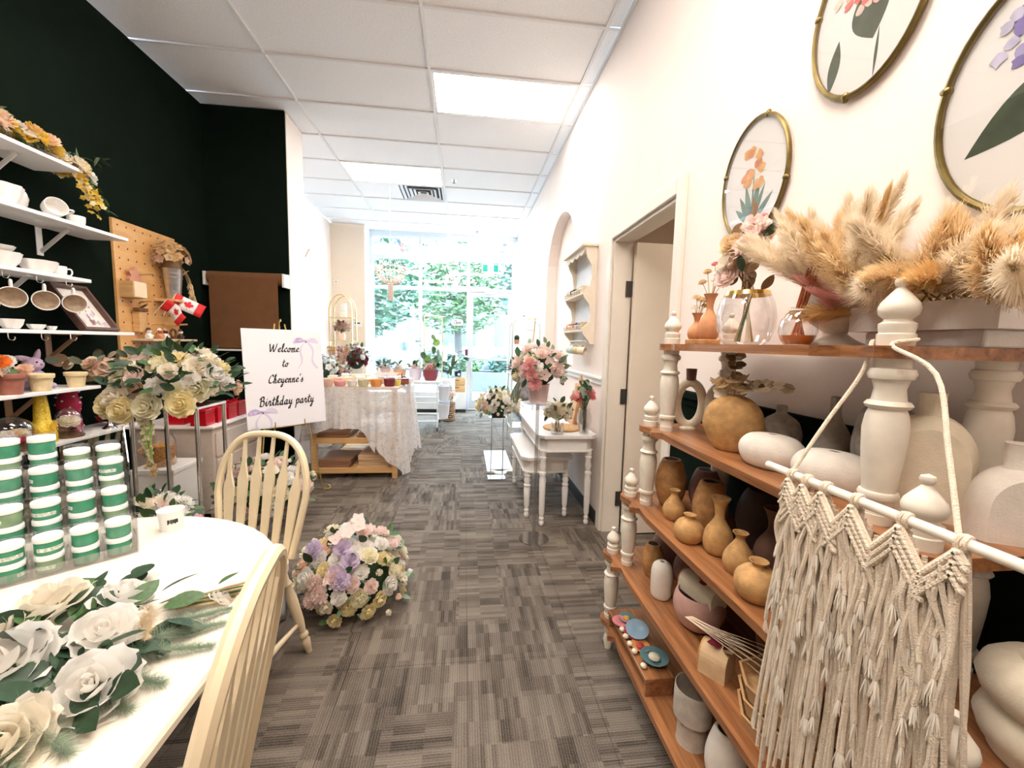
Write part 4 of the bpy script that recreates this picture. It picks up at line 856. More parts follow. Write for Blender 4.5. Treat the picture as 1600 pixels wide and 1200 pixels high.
def fern(par, base, tip, wid, n, m, seed):
    r = random.Random(seed); b = MB(); base = Vector(base); ax = Vector(tip)-base
    for i in range(n):
        s = r.uniform(.05, 1); p = base+ax*s; d = (ax.normalized()*.7+Vector((r.uniform(-1, 1), r.uniform(-1, 1), r.uniform(-.3, .7)))).normalized(); q = p+d*wid*r.uniform(.3, 1)*(1.1-s*.6); q.z = max(q.z, .003); w = d.orthogonal().normalized()*.00035
        b.add([p-w, p+w, q], [(0, 1, 2)])
    b.tube([base, base+ax], .0012, 4); o = b.build('fern_frond', m, par); o['kind'] = 'stuff'; return o
FERN = mat('fern_green', (.30, .38, .27), .8, var=.2); FERN2 = mat('astilbe_cream', (.66, .52, .34), .8)
for i, (a, c, w) in enumerate((((-.64, .80), (-.50, .83), .05), ((-.66, .76), (-.53, .74), .055), ((-.62, .84), (-.515, .90), .05), ((-.62, .88), (-.53, .95), .045), ((-.70, .68), (-.58, .62), .06), ((-.72, .68), (-.62, .58), .06), ((-.66, .72), (-.55, .69), .055))): fern(bq, W2(a[0], a[1], .775), W2(c[0], c[1], .757), w, 1500, FERN, 80+i)
for i, (a, c) in enumerate((((-.64, .88), (-.60, .80)), ((-.66, .90), (-.63, .83)))): fern(bq, W2(a[0], a[1], .80), W2(c[0], c[1], .80), .03, 700, FERN2, 90+i)
for i in range(7): MB().tube([W2(-.63, .93+.006*i, .775), W2(-.545+.012*R.random(), .985+.012*i, .757)], .0028, 6).build('stem', LC['mid'] if i % 2 else DRYM, bq)

# ================================================================== ACRYLIC DISPLAY WITH JARS
ANG = math.atan2(.66, .75)          # display turned toward the aisle
ac = thing('acrylic_display', 'clear acrylic stepped display rack full of small green jars', 'display', (-.935, 1.246, .75), ANG)
# local x runs left along the front as -x, y runs to the back
WD = .40
for k in range(4):
    MB().box(-WD, 0, .055*k+.004, .055*k+.053, .002+.078*k, .006+.078*k).build('step', ACRYL, ac)
    MB().box(-WD, 0, .055*k, .055*k+.003, (.078*(k-1)+.006 if k else 0), .030+.078*k).build('riser', ACRYL, ac)
    for j in range(7): MB().box(-.003-WD/6*j*.994, -WD/6*j*.994, .055*k+.004, .055*k+.053, .0065+.078*k, .055+.078*k).build('divider', ACRYL, ac)
for x in (-WD-.004, .001):
    b = MB(); b.M = Matrix.Translation((x, 0, 0)) @ Matrix.Rotation(PI/2, 4, 'Z') @ Matrix.Rotation(PI/2, 4, 'X'); b.prism([(0, 0), (.225, 0), (.225, .34), (.19, .34), (0, .09)], 0, .003); b.build('side_panel', ACRYL, ac)
MB().box(-WD, 0, .222, .225, .0, .34).build('back_panel', ACRYL, ac)
LID = mat('jar_lid', (.88, .88, .86), .4); JG = [mat('jar_green_%d' % i, c, .25, var=.15, vscale=40) for i, c in enumerate([(.05, .27, .15), (.09, .30, .19), (.22, .34, .20)])]; LBL = mat('jar_label', (.60, .66, .58), .6, var=.45, vscale=220)
j0 = thing('jar', 'small green jar with a white lid stacked in the acrylic display', 'jar', (0, 0, 0), 0, 'green jars in the acrylic display')
MB().lathe([(0, 0), (.024, 0), (.026, .004), (.026, .030), (.024, .034), (0, .034)], 20).build('body', JG[0], j0)
MB().lathe([(.0263, .010), (.0263, .020)], 12, cap=False, ang=2.6).build('label_band', LBL, j0)
MB().lathe([(0, .034), (.0275, .034), (.028, .036), (.028, .046), (.0265, .048), (0, .048)], 20).build('lid', LID, j0)
first = True; ca, sa = math.cos(ANG), math.sin(ANG); R = random.Random(31)
rown = ('lowest', 'second', 'third', 'top'); 
for k in range(4):
    for c in range(6):
        if (k, c) in ((3, 4), (0, 4)): continue
        lx, ly = -.035-WD/6*c*.994, .0285+.055*k
        for s in range(2 if (k, c) not in ((3, 1), (3, 0)) else 1):
            z = .75+.0066+.078*k+.0485*s
            x, y = -.935+ca*lx-sa*ly, 1.246+sa*lx+ca*ly
            lb = 'green jar with white lid, %s of a pair on the %s acrylic step' % (('lower', 'upper')[s], rown[k])
            if first: j0.location = (x, y, z); j0.rotation_euler = (0, 0, R.uniform(0, 6)); j0['label'] = lb; first = False
            else:
                cc = copytree(j0, (x, y, z), R.uniform(0, 6), lb)
                for ch in cc.children:
                    if ch.name.startswith('body'): ch.material_slots[0].link = 'OBJECT'; ch.material_slots[0].material = R.choice(JG)
cp = thing('paper_cup', 'small white paper cup with dark lettering near the table end', 'cup', (-.945, 1.40, .75), .5)
MB().lathe([(0, .002), (.027, .002), (.029, 0), (.035, .062), (.037, .066), (.034, .066), (.027, .006), (0, .006)], 24).build('cup_body', LID, cp)
INKD = mat('dark_ink', (.02, .02, .02), .6)
for i in range(9): a = -1.75+.09*i+(.03 if i > 1 else 0); MB().box(-.0012, .0012, -.0004, .0006, -.006 if i % 3 else -.009, .006).build('printed_letter', INKD, cp, (.0333*math.cos(a), .0333*math.sin(a), .035), (0, 0, a+PI/2))

# ================================================================== FLOOR FLOWER DOME
fd = thing('flower_dome', 'large dome of cream, blush and lilac roses standing on the carpet', 'flower arrangement', (-.57, 2.14, 0))
arrangement(fd, (0, 0, .12), .262, 96, .041, ('cream', 'cream', 'white', 'white', 'blush', 'yellow', 'blush', 'white', 'lemon', 'peach'), ('rose', 'rose', 'rose', 'rose', 'bud'), -.30, 70, ('dark', 'mid', 'pale'), (1.05, 1, .98), 5, .06)
R = random.Random(77)
for (x, y, z) in ((-.02, -.12, .37), (.03, -.17, .33), (-.03, -.20, .28), (-.16, -.10, .36), (.0, -.23, .27)): bloom(fd, (x, y, z-.03), (x*3, -.8, .5), .046, 'lilac', 'peony', R)
for (x, y, z) in ((-.03, -.06, .41), (.0, -.09, .43), (.04, -.04, .44), (-.06, -.10, .40), (.02, .02, .45)): bloom(fd, (x, y, z-.02), (x*3, -.6, 1), .04, 'blush', 'star', R)
for (x, y, z) in ((-.12, -.21, .22), (-.09, -.24, .18), (-.13, -.23, .15)): bloom(fd, (x, y, z), (-.4, -.9, .2), .042, 'blush', 'peony', R)
b = MB().lathe([(0, 0), (.14, 0), (.15, .03), (.10, .06), (0, .06)], 20); b.build('base_tray', BLACKB, fd)
sb = thing('tulle_bundle', 'pale grey ribbon bundle lying beside the flower dome', 'ribbon', (-.95, 2.02, 0)); R = random.Random(4)
for k in range(5): MB().sheet(lambda u, v, k=k: (-.04+.05*k*.3+(.07+.02*math.sin(v*9+k))*math.cos(u*PI)*(1-.3*v), -.06+.12*v+.02*math.sin(u*7+k), .01+(.10+.03*k)*math.sin(u*PI)*(.6+.4*math.sin(v*PI))), 12, 6).build('ribbon_loop', mat('grey_ribbon', (.60, .62, .66), .6), sb, solid=.002)
bloom(sb, (.0, .10, .20), (.2, -.6, .9), .05, 'lemon', 'rose', R); leaf(sb, (.0, .09, .18), (1, 0, .2), .06, 'dark'); MB().tube([(0, .1, .0), (0, .1, .2)], .004, 6).build('stem', LC['mid'], sb)

# ================================================================== WALL SHELVES ON THE LEFT
SHW = mat('white_shelf', (.86, .84, .82), .4, var=.02)
SHELF = [(2.295, 2.70, 'highest'), (1.988, 2.99, 'second'), (1.683, 2.70, 'third'), (1.383, 2.99, 'fourth'), (1.063, 2.71, 'fifth'), (.778, 3.02, 'lowest')]
SHD = {0: 'under the yellow flower bouquet', 1: 'carrying white teacups and saucers', 2: 'with mugs hanging from hooks below it', 3: 'holding the dark shadow box frame', 4: 'carrying the plant pots and plush bunny', 5: 'carrying the glass domes behind the jar display'}
BRK = mat('bracket_metal', (.78, .76, .73), .4, .2); BRW = mat('bracket_wood', (.42, .25, .14), .6)
for i, (z, ye, nme) in enumerate(SHELF):
    t = thing('wall_shelf', 'white wall shelf board '+SHD[i], 'shelf', (LX, 0, z), 0, 'white wall shelves')
    MB().bbox(.001, .25, 1.75, ye, -.01, .01, .003).build('board', SHW, t)
    for y in (2.05, ye-.26 if i in (0, 2, 4) else ye-.30):
        bb_ = MB().bbox(.001, .006, y-.018, y+.018, -.17, -.0105, .001).bbox(.006, .17, y-.018, y+.018, -.0155, -.0105, .001).bar((.008, y, -.15), (.155, y, -.018), .004, .022)
        bb_.build('bracket', BRK if i < 3 else BRW, t)
    for y in ((2.28, 2.44, 2.60) if i in (2, 3) else ()): MB().tube(crom([(.20, y, -.010), (.20, y, -.030), (.205, y, -.042), (.22, y, -.045), (.23, y, -.036), (.228, y, -.028)], 4), .0022, 6).build('cup_hook', CHROME, t)
PORC = mat('porcelain', (.86, .83, .79), .3, var=.03); PORT = mat('porcelain_tan', (.62, .50, .38), .6, var=.2, vscale=60)
def mug(label, loc, rot, r_=.045, h=.075, group='white cups on the wall shelves', inner=None):
    t = thing('mug', label, 'mug', loc, 0, group); t.rotation_euler = rot
    MB().lathe([(0, 0), (r_*.72, 0), (r_*.9, h*.2), (r_, h*.6), (r_*1.02, h), (r_*.95, h), (r_*.9, h*.5), (r_*.8, h*.15), (0, h*.1)], 24).build('cup', PORC, t)
    MB().lathe([(r_*.93, h*.95), (r_*.88, h*.5), (r_*.78, h*.17), (0, h*.12)], 24, cap=False).build('inside', inner or PORT, t)
    MB().tube(crom([(r_*.92, 0, h*.78), (r_*1.45, 0, h*.82), (r_*1.6, 0, h*.5), (r_*1.35, 0, h*.22), (r_*.85, 0, h*.25)], 4), r_*.11, 8).build('handle', PORC, t); return t
_d = Vector((.72, -.68, -.12)).normalized(); _x = Vector((0, 0, 1)); _x = (_x-_d*_x.dot(_d)).normalized(); _y = _d.cross(_x); HANGR = Matrix(((_x.x, _y.x, _d.x), (_x.y, _y.y, _d.y), (_x.z, _y.z, _d.z))).to_euler()
# hanging mugs: hung by the handle, mouth turned to the room
for y, l in ((2.285, 'white mug hanging from the hook by the shelf cut off at the picture wall'), (2.445, 'white mug hanging between two other mugs under the third shelf'), (2.605, 'white mug hanging beside the shadow box frame')):
    mug(l.replace('by the shelf cut off at the picture wall', 'above the terracotta pot'), (-2.225, y+.03, 1.555), HANGR, .05, .085, 'mugs hanging under the third shelf')
def fluted(label, x, y, z, r_, h, cat='bowl', tilt=(0, 0, 0)):
    t = thing(cat, label, cat, (x, y, z), 0, 'white dishes on the wall shelves'); t.rotation_euler = tilt; n = 40; prof = [(.45, 0), (.6, .05), (.85, .45), (1, 1), (.93, .97), (.7, .3), (0, .12)]; b = MB(); vs = []
    for i in range(n):
        a = 2*PI*i/n; f = 1+.05*math.sin(a*8)
        for (q, w) in prof: vs.append((q*r_*f*math.cos(a), q*r_*f*math.sin(a), w*h))
    k = len(prof); b.add(vs, [(i*k+j, ((i+1) % n)*k+j, ((i+1) % n)*k+j+1, i*k+j+1) for i in range(n) for j in range(k-1)]+[tuple(i*k for i in range(n))[::-1]], True); b.build('bowl_body', PORC, t); return t
zz = 1.988+.0105
fluted('large white round bowl on the second shelf', -2.28, 2.36, zz, .085, .10); fluted('white saucer standing on edge beside the large bowl', -2.30, 2.50, zz+.055, .055, .015, 'saucer', (0, -1.25, .3)); mug('white teacup lying on its side on the second shelf', (-2.27, 2.60, zz+.047), (PI/2-.25, 0, 1.1), .048, .075, 'white cups on the wall shelves', PORC); mug('white teacup standing upright at the end of the second shelf', (-2.26, 2.74, zz), (0, 0, 2.2), .04, .06, 'white cups on the wall shelves', PORC)
zz = 1.683+.0105
fluted('stack base fluted white bowl on the third shelf', -2.27, 2.32, zz, .08, .075); fluted('fluted white bowl next to the bracket on the third shelf', -2.26, 2.50, zz, .075, .065); fluted('small white dish stacked in the fluted bowl on the third shelf', -2.27, 2.32, zz+.076, .06, .03, 'dish')
mug('white upright cup at the far end of the third shelf', (-2.28, 2.63, zz), (0, 0, 1), .035, .06, 'white cups on the wall shelves', PORC)
zz = 1.383+.0105
for x, y, l, r_, h in ((-2.25, 2.33, 'small square white dish on the fourth shelf', .045, .05), (-2.24, 2.44, 'low white dish beside the square dish on the fourth shelf', .035, .028), (-2.24, 2.52, 'tiny white dish at the end of the dish row', .022, .022)): fluted(l, x, y, zz, r_, h, 'dish')
# shadow box leaning on the wall
sbx = thing('shadow_box', 'dark wooden shadow box frame with pale floral print leaning on the fourth shelf', 'picture frame', (-2.215, 2.80, zz+.004)); sbx.rotation_euler = (0, -math.atan2(.185, .275), 0)
DFR = wood('dark_frame_wood', (.07, .03, .022), (.13, .06, .04))
for a in ((-.02, .018, -.12, -.105, 0, .32), (-.02, .018, .105, .12, 0, .32), (-.02, .018, -.105, .105, 0, .015), (-.02, .018, -.105, .105, .305, .32)): MB().box(*a).build('frame_side', DFR, sbx)
MB().box(-.016, -.012, -.105, .105, .015, .305).build('backing', mat('pale_card', (.74, .68, .62), .7, var=.05), sbx)
R = random.Random(6)
for i in range(14): o = link('printed_flower', STAR, sbx, (-.0105, R.uniform(-.05, .07), .05+R.uniform(0, .17)), (0, PI/2, R.uniform(0, 6)), PC[R.choice(('grey', 'mauve', 'lilac'))]); o.scale = (.022, .022, .01)
# fifth shelf: pots, bunny, dried bouquet
zz = 1.063+.0105
POTP = [(0, 0), (.034, 0), (.036, .003), (.045, .068), (.05, .068), (.052, .088), (.047, .088), (.045, .07), (.034, .03), (0, .03)]
def pot(label, x, y, z, m, s=1, name='flower_pot', cat='pot', grp='pots on the fifth shelf'):
    t = vase(label, x, y, z, [(a*s, h*s) for a, h in POTP], m, grp, name=name, cat=cat); return t
CRP = clay('cream_pot', (.80, .64, .36), .05); pot('terracotta pot with orange blooms on the fifth shelf', -2.21, 2.255, zz, clay('brick', (.36, .13, .09)), 1.15); pot('cream clay pot in front of the plush bunny', -2.205, 2.40, zz, CRP); pot('cream clay pot beside the dusty pink dried bouquet', -2.205, 2.595, zz, CRP, .95); pot('straw coloured pot at the cut end of the fifth shelf', -2.23, 2.14, zz, clay('straw', (.6, .42, .18)), 1.1)
of = thing('orange_posy', 'orange and yellow artificial flowers filling the terracotta pot', 'flowers', (-2.21, 2.255, zz)); R = random.Random(9)
for i in range(13): bloom(of, (R.uniform(-.05, .05), R.uniform(-.09, .06), .10+R.uniform(0, .07)), (R.uniform(-1, 1), R.uniform(-1, 1), .8), .034, R.choice(('orange', 'gold', 'peach', 'orange', 'white')), 'peony', R)
MB().ball((0, 0, .09), .04, 10, 6).build('moss', LC['mid'], of)
PL = mat('plush_lilac', (.55, .42, .56), .95, var=.12, vscale=70, bump=.8, bscale=160); bn = thing('plush_bunny', 'lilac plush bunny sitting behind the cream pots', 'plush toy', (-2.31, 2.475, zz))
MB().ball((0, 0, .055), .055, 16, 10, .9, 1, 1.0).build('body', PL, bn); MB().ball((.015, -.01, .135), .042, 14, 10, 1, 1, .9).build('head', PL, bn)
for s in (-1, 1): MB().ball((0, 0, 0), .016, 10, 8, .8, 1, 3.4).build('ear', PL, bn, (.005+.0, -.01+s*.03, .165), (.9*s+(-.9), .3, 0)); MB().ball((.05, s*.032, .018), .02, 10, 6, 1.6, .9, .9).build('foot', PL, bn); MB().ball((.045, s*.04, .07), .015, 10, 6, 1.5, .8, .9).build('paw', PL, bn)
MB().ball((.056, -.01, .135), .007, 8, 6).build('nose', PC['mauve'], bn)
for s in (-1, 1): MB().ball((.051, -.01+s*.018, .148), .005, 8, 6).build('eye', INKD, bn)
db = thing('dried_bouquet', 'dusty pink and cream dried bouquet at the end of the fifth shelf', 'dried flowers', (-2.24, 2.74, zz)); R = random.Random(19)
for i in range(30):
    p = Vector((R.uniform(-.09, .14), R.uniform(-.08, .22), .03+R.uniform(0, .12)+.0)); MB().tube([(0, -.05, .02), p*.6, p], .0015, 4).build('stem', DRYM, db); bloom(db, p, (R.uniform(-.3, 1), R.uniform(-1, .6), .7), R.uniform(.03, .045), R.choice(('dust', 'peach', 'blush', 'dust', 'straw')), R.choice(('peony', 'star')), R)
for i in range(24): o = leaf(db, (R.uniform(-.1, .05), R.uniform(-.14, .18), .08+R.uniform(0, .08)), (R.uniform(-1, 1), R.uniform(-1, 1), 1), .06, R.choice(('cream', 'brown', 'sage')), EUCA, R)
# lowest shelf: domes, party hat, polka dots
zz = .778+.0105
def dome(label, x, y, r_, h, fn):
    t = thing('glass_dome', label, 'dome', (x, y, zz), 0, 'glass domes on the lowest shelf'); MB().lathe([(r_, .012), (r_, h*.55)]+[(r_*math.cos(a), h*.55+h*.45*math.sin(a)) for a in [PI/2*i/8 for i in range(1, 9)]], 28, cap=False).build('glass_bell', GLASS, t); MB().lathe([(0, 0), (r_*1.08, 0), (r_*1.08, .012), (0, .012)], 24).build('base', DKWOOD, t); fn(t)
dome('wide glass dome over a white figure on red fabric', -2.25, 2.275, .085, .17, lambda t: (MB().ball((0, 0, .045), .06, 14, 8, 1, 1, .5).build('red_cushion', PC['red'], t), [bloom(t, (.01, -.02+.03*i, .07), (1, 0, .8), .035, c, 'peony') for i, c in enumerate(('white', 'straw', 'cream'))]))
dome('narrow glass dome over a cream rose', -2.24, 2.57, .058, .17, lambda t: (bloom(t, (0, 0, .085), (.5, -.4, 1), .045, 'cream', 'rose'), MB().tube([(0, 0, .01), (0, 0, .09)], .004, 6).build('stem', LC['mid'], t), leaf(t, (0, 0, .04), (1, 0, .3), .04, 'dark')))
ht = thing('party_hat', 'tall yellow cone decoration with gathered base', 'party decoration', (-2.25, 2.437, zz)); ht.scale = (.74, .74, 1); YW = mat('yellow_glitter', (.70, .48, .04), .4, .2, var=.35, vscale=90)
MB().lathe([(.07, 0), (.072, .03), (.064, .10), (.045, .12), (.040, .19), (.032, .25), (0, .265)], 20).build('cone', YW, ht)
R = random.Random(2)
for i in range(26): a = i*.5; link('ruffle', STAR, ht, (.066*math.cos(a), .066*math.sin(a), .02+.075*R.random()), orient((math.cos(a), math.sin(a), .2), 0), PC['gold']).scale = (.022,)*3
pk = thing('polka_tower', 'tall crimson polka dot bottle cover behind the glass dome', 'decoration', (-2.31, 2.66, zz)); PK = mat('crimson_fabric', (.42, .01, .06), .7)
MB().lathe([(0, 0), (.05, 0), (.055, .05), (.042, .10), (.05, .15), (.055, .18), (.04, .22), (.045, .26), (0, .265)], 20).build('cover', PK, pk)
for i in range(30): a = i*2.4; h = .015+.24*i/30; rr = .0485+.006*math.sin(h*40); MB().ball((rr*math.cos(a), rr*math.sin(a), h), .006, 7, 5).build('dot', LID, pk)
cs = vase('slim silver candlestick on the lowest shelf', -2.21, 2.80, zz, [(0, 0), (.035, 0), (.03, .01), (.012, .03), (.009, .08), (.014, .11), (.009, .14), (.011, .22), (.022, .235), (.020, .245), (0, .24)], CHROME, None, name='candlestick', cat='candlestick')
rr_ = thing('dark_rose_posy', 'dark red roses with deep green leaves on the lowest shelf', 'flowers', (-2.27, 2.92, zz)); arrangement(rr_, (0, 0, .07), .075, 12, .034, ('wine', 'red', 'wine'), ('rose',), -.3, 18, ('dark',), (1, 1, 1), 44)
# yellow bouquet on the highest shelf
yb = thing('yellow_bouquet', 'trailing bouquet of yellow and white flowers hanging over the highest shelf end', 'bouquet', (-2.24, 2.55, 2.306)); R = random.Random(13)
for i in range(62):
    v = R.random(); p = Vector((R.uniform(-.10, .07), -.50+.72*v, .05+R.uniform(-.01, .09)*(1.2-v) - max(0, v-.72)*.25)); bloom(yb, p, (R.uniform(0, 1), R.uniform(-.6, .9), .6), R.uniform(.032, .05), R.choice(('gold', 'cream', 'white', 'peach', 'gold', 'yellow')), R.choice(('rose', 'peony', 'peony')), R)
for i in range(64): leaf(yb, (R.uniform(-.11, .08), -.5+.75*R.random(), .035+R.uniform(0, .07)), (R.uniform(-.3, 1), R.uniform(-.5, 1), R.uniform(-.3, .9)), .08, R.choice(('dark', 'mid', 'sage', 'pale')), None, R)
for i in range(7):
    e = Vector((R.uniform(.02, .09), R.uniform(.16, .30), R.uniform(-.26, -.08))); MB().tube(crom([(.03, .05, .04), (.05, .18, .04), e], 5), .0018, 5).build('stem', LC['mid'], yb)
    for k in range(9): f = .45+.55*k/8; p = Vector((.03, .08, .04)).lerp(e, f)+Vector((R.uniform(-.02, .02), R.uniform(-.02, .02), .05*(1-f))); bloom(yb, p, (R.uniform(-1, 1), R.uniform(-1, 1), R.uniform(-1, .5)), .018, R.choice(('gold', 'yellow', 'gold')), 'star', R)
for i in range(5): leaf(yb, (.05, .2+.02*i, -.05-.03*i), (R.uniform(0, 1), .8, -.4), .08, 'mid', None, R)
ps = thing('pink_shell', 'pale pink scalloped dish on the highest shelf', 'dish', (-2.22, 2.20, 2.306)); MB().lathe([(0, 0), (.05, 0), (.09, .04), (.085, .045), (0, .01)], 24).build('dish_body', mat('pale_pink_glaze', (.75, .6, .58), .35), ps)
# ================================================================== HAND LETTERED SCRIPT
GLY = {
 'W': (.84, [[(0,.95),(.08,.5),(.16,.05),(.3,.5),(.38,.9)], [(.38,.9),(.42,.4),(.5,.05),(.66,.5),(.75,1.0)]]),
 'e': (.30, [[(0,.2),(.15,.28),(.25,.4),(.18,.5),(.07,.4),(.06,.18),(.16,.03),(.33,.15)]]),
 'l': (.24, [[(0,.15),(.15,.5),(.22,.9),(.14,1.0),(.09,.8),(.1,.2),(.16,.02),(.28,.15)]]),
 'c': (.29, [[(0,.2),(.06,.3)],[(.27,.4),(.2,.5),(.08,.4),(.06,.18),(.16,.03),(.32,.15)]]),
 'o': (.35, [[(.18,.5),(.06,.38),(.06,.14),(.16,.02),(.27,.14),(.27,.38),(.18,.5),(.25,.42),(.38,.42)]]),
 'm': (.48, [[(0,.4),(.06,.48),(.07,.0)], [(.07,.3),(.17,.5),(.22,.4),(.22,0)], [(.22,.3),(.32,.5),(.38,.4),(.37,.08),(.42,.02),(.5,.12)]]),
 'n': (.35, [[(0,.4),(.06,.48),(.07,0)], [(.07,.3),(.18,.5),(.24,.4),(.23,.08),(.28,.02),(.36,.12)]]),
 't': (.25, [[(0,.2),(.12,.55),(.14,.9),(.1,.4),(.11,.1),(.17,.02),(.27,.14)], [(-.02,.58),(.26,.64)]]),
 'C': (.46, [[(.45,.76),(.38,.97),(.2,.85),(.08,.5),(.1,.15),(.25,.02),(.45,.18)]]),
 'h': (.35, [[(0,.15),(.13,.5),(.2,.9),(.13,1.0),(.09,.7),(.08,0)], [(.08,.28),(.18,.48),(.24,.38),(.23,.08),(.28,.02),(.36,.12)]]),
 'y': (.34, [[(0,.4),(.05,.48),(.07,.15),(.14,.04),(.24,.2),(.27,.48)], [(.27,.48),(.25,0),(.2,-.38),(.1,-.45),(.08,-.3),(.2,-.08),(.36,.12)]]),
 's': (.28, [[(0,.15),(.12,.45),(.16,.54),(.15,.4),(.22,.2),(.16,.03),(.04,.06)]]),
 "'": (.14, [[(.09,1.0),(.05,.8)]]),
 'B': (.48, [[(.12,.95),(.1,.0)], [(-.02,.75),(.12,.98),(.33,.92),(.33,.68),(.12,.53)], [(.12,.53),(.38,.5),(.4,.2),(.25,0),(.05,.05)]]),
 'i': (.21, [[(0,.2),(.08,.48),(.08,.12),(.13,.02),(.22,.14)], [(.1,.68),(.12,.74)]]),
 'r': (.29, [[(0,.2),(.07,.54),(.1,.42),(.2,.46),(.18,.12),(.23,.02),(.31,.14)]]),
 'd': (.39, [[(.24,.42),(.14,.5),(.05,.35),(.06,.1),(.14,.02),(.24,.2),(.3,1.0)], [(.3,1.0),(.26,.12),(.31,.02),(.4,.14)]]),
 'a': (.37, [[(.25,.42),(.15,.5),(.05,.36),(.05,.1),(.13,.02),(.23,.2),(.27,.48)], [(.27,.48),(.25,.1),(.3,.02),(.38,.14)]]),
 'p': (.34, [[(0,.3),(.07,.52),(.05,.0),(.02,-.45)], [(.06,.3),(.17,.52),(.27,.4),(.25,.12),(.14,0),(.06,.1)], [(.2,.05),(.34,.14)]]),
 'O': (.52, [[(.25,.95),(.08,.75),(.06,.3),(.2,.02),(.42,.2),(.45,.7),(.28,.95),(.2,.82)]]), ' ': (.28, [])}
def script_line(par, text, cx, cz, h, m, y=0, space=.04, nib=.075, name='lettering', tilt=0):
    """one written line centred on (cx, cz) in the local xz plane, facing -y"""
    w = sum(GLY[c][0]+space for c in text)*h; x0 = cx-w/2; b = MB(); na = math.radians(40); ox, oz = math.cos(na)*nib*h/2, math.sin(na)*nib*h/2; lay = 0
    for c in text:
        adv, st = GLY[c]
        for s in st:
            pts = crom([(p[0], p[1], 0) for p in s], 5)
            P = [(x0+(p.x+p.y*.18)*h, cz+p.y*h*.95+(x0+p.x*h-cx)*tilt) for p in pts]
            vs = []; lay += 1; yy = y-.00004*(lay % 9)
            for (px, pz) in P: vs += [(px-ox, yy, pz-oz), (px+ox, yy, pz+oz), (px+ox*.5, yy, pz-oz*1.0)]
            k = len(P); b.add(vs, [(i*3, i*3+1, i*3+4, i*3+3) for i in range(k-1)]+[(i*3+1, i*3+2, i*3+5, i*3+4) for i in range(k-1)]+[(i*3, i*3+2, i*3+5, i*3+3) for i in range(k-1)])
        x0 += (adv+space)*h
    return b.build(name, m, par)

# ================================================================== WELCOME SIGN ON EASEL
E0, E1 = Vector((-1.745, 3.45, 0)), Vector((-1.28, 3.90, 0)); sc_ = (E0+E1)/2; sa_ = math.atan2(E1.y-E0.y, E1.x-E0.x)
es = thing('easel', 'thin gold wire easel holding the welcome sign', 'easel', (sc_.x, sc_.y, 0), sa_)
MB().tube(crom([(-.04, .10, 1.50), (-.16, .02, .75), (-.26, -.06, .06), (-.28, -.09, .012), (-.31, -.10, .010), (-.325, -.08, .025), (-.31, -.07, .035)], 5), .006, 8).build('front_leg', GOLD, es)
MB().tube(crom([(.04, .10, 1.50), (.16, .02, .75), (.26, -.06, .06), (.28, -.09, .012), (.31, -.10, .010), (.325, -.08, .025), (.31, -.07, .035)], 5), .006, 8).build('front_leg', GOLD, es)
MB().tube([(0, .10, 1.48), (0, .38, .008)], .006, 8).build('rear_leg', GOLD, es); MB().tube([(-.245, -.045, .17), (.245, -.045, .17)], .004, 8).build('cross_bar', GOLD, es)
MB().tube([(-.19, -.0, .62), (.19, -.0, .62)], .005, 8).build('rest_bar', GOLD, es)
for x in (-.12, .12): MB().tube(crom([(x, 0, .622), (x, -.05, .620), (x, -.062, .64), (x, -.060, .68)], 4), .0045, 8).build('rest_hook', GOLD, es)
MB().tube(crom([(0, .11, 1.46), (0, .10, 1.52), (0, .08, 1.54), (0, .07, 1.52)], 4), .004, 6).build('top_clip', GOLD, es)
SGN = mat('sign_board', (.88, .86, .89), .35)
sg = thing('welcome_sign', 'white welcome sign with black script lettering and lilac bows on the easel', 'sign', (sc_.x+math.sin(sa_)*.040, sc_.y-math.cos(sa_)*.040, .634), sa_); sg.rotation_euler = (-.085, 0, sa_)
MB().bbox(-.318, .318, -.006, .004, 0, .82, .002).build('panel', SGN, sg)
for tx, zc, h in (('Welcome', .630, .075), ('to', .505, .07), ("Cheyenne's", .370, .076), ('Birthday party', .185, .082)): script_line(sg, tx, -.005, zc, h, INKD, -.0066, nib=.17, space=.06)
BOW = mat('lilac_ribbon_print', (.60, .48, .72), .6, var=.25, vscale=60); BOW2 = mat('pale_lilac_print', (.74, .66, .82), .6)
def bow(par, cx, cz, s):
    for sgx in (-1, 1):
        loop = [(cx+sgx*s*(.02+.52*math.sin(PI*t)**1.0*(.4+t)), -.0064, cz+s*(.30*math.sin(2*PI*t*.5)*math.cos(PI*t)+.1*t)) for t in [i/14 for i in range(15)]]; k = len(loop)
        b = MB(); b.add([(cx, -.0064, cz)]+loop, [(0, i+1, i+2) for i in range(k-1)]); b.build('printed_loop', BOW2 if sgx > 0 else BOW, par)
        tl = MB(); n = 10; vs = []
        for i in range(n+1): t = i/n; x = cx+sgx*s*(.45*t+.12*math.sin(t*6)); z = max(.004, cz-s*1.15*t); vs += [(x-.03*s, -.0063, z), (x+.05*s, -.0063, z+.01)]
        tl.add(vs, [(i*2, i*2+1, i*2+3, i*2+2) for i in range(n)]); tl.build('printed_tail', BOW2, par)
    MB().add([(cx-.02*s, -.0067, cz-.05*s), (cx+.03*s, -.0067, cz-.03*s), (cx+.02*s, -.0067, cz+.05*s), (cx-.03*s, -.0067, cz+.03*s)], [(0, 1, 2, 3)]).build('printed_knot', mat('violet_print', (.2, .15, .25), .6), par)
bow(sg, .18, .72, .21); bow(sg, -.20, .13, .22)

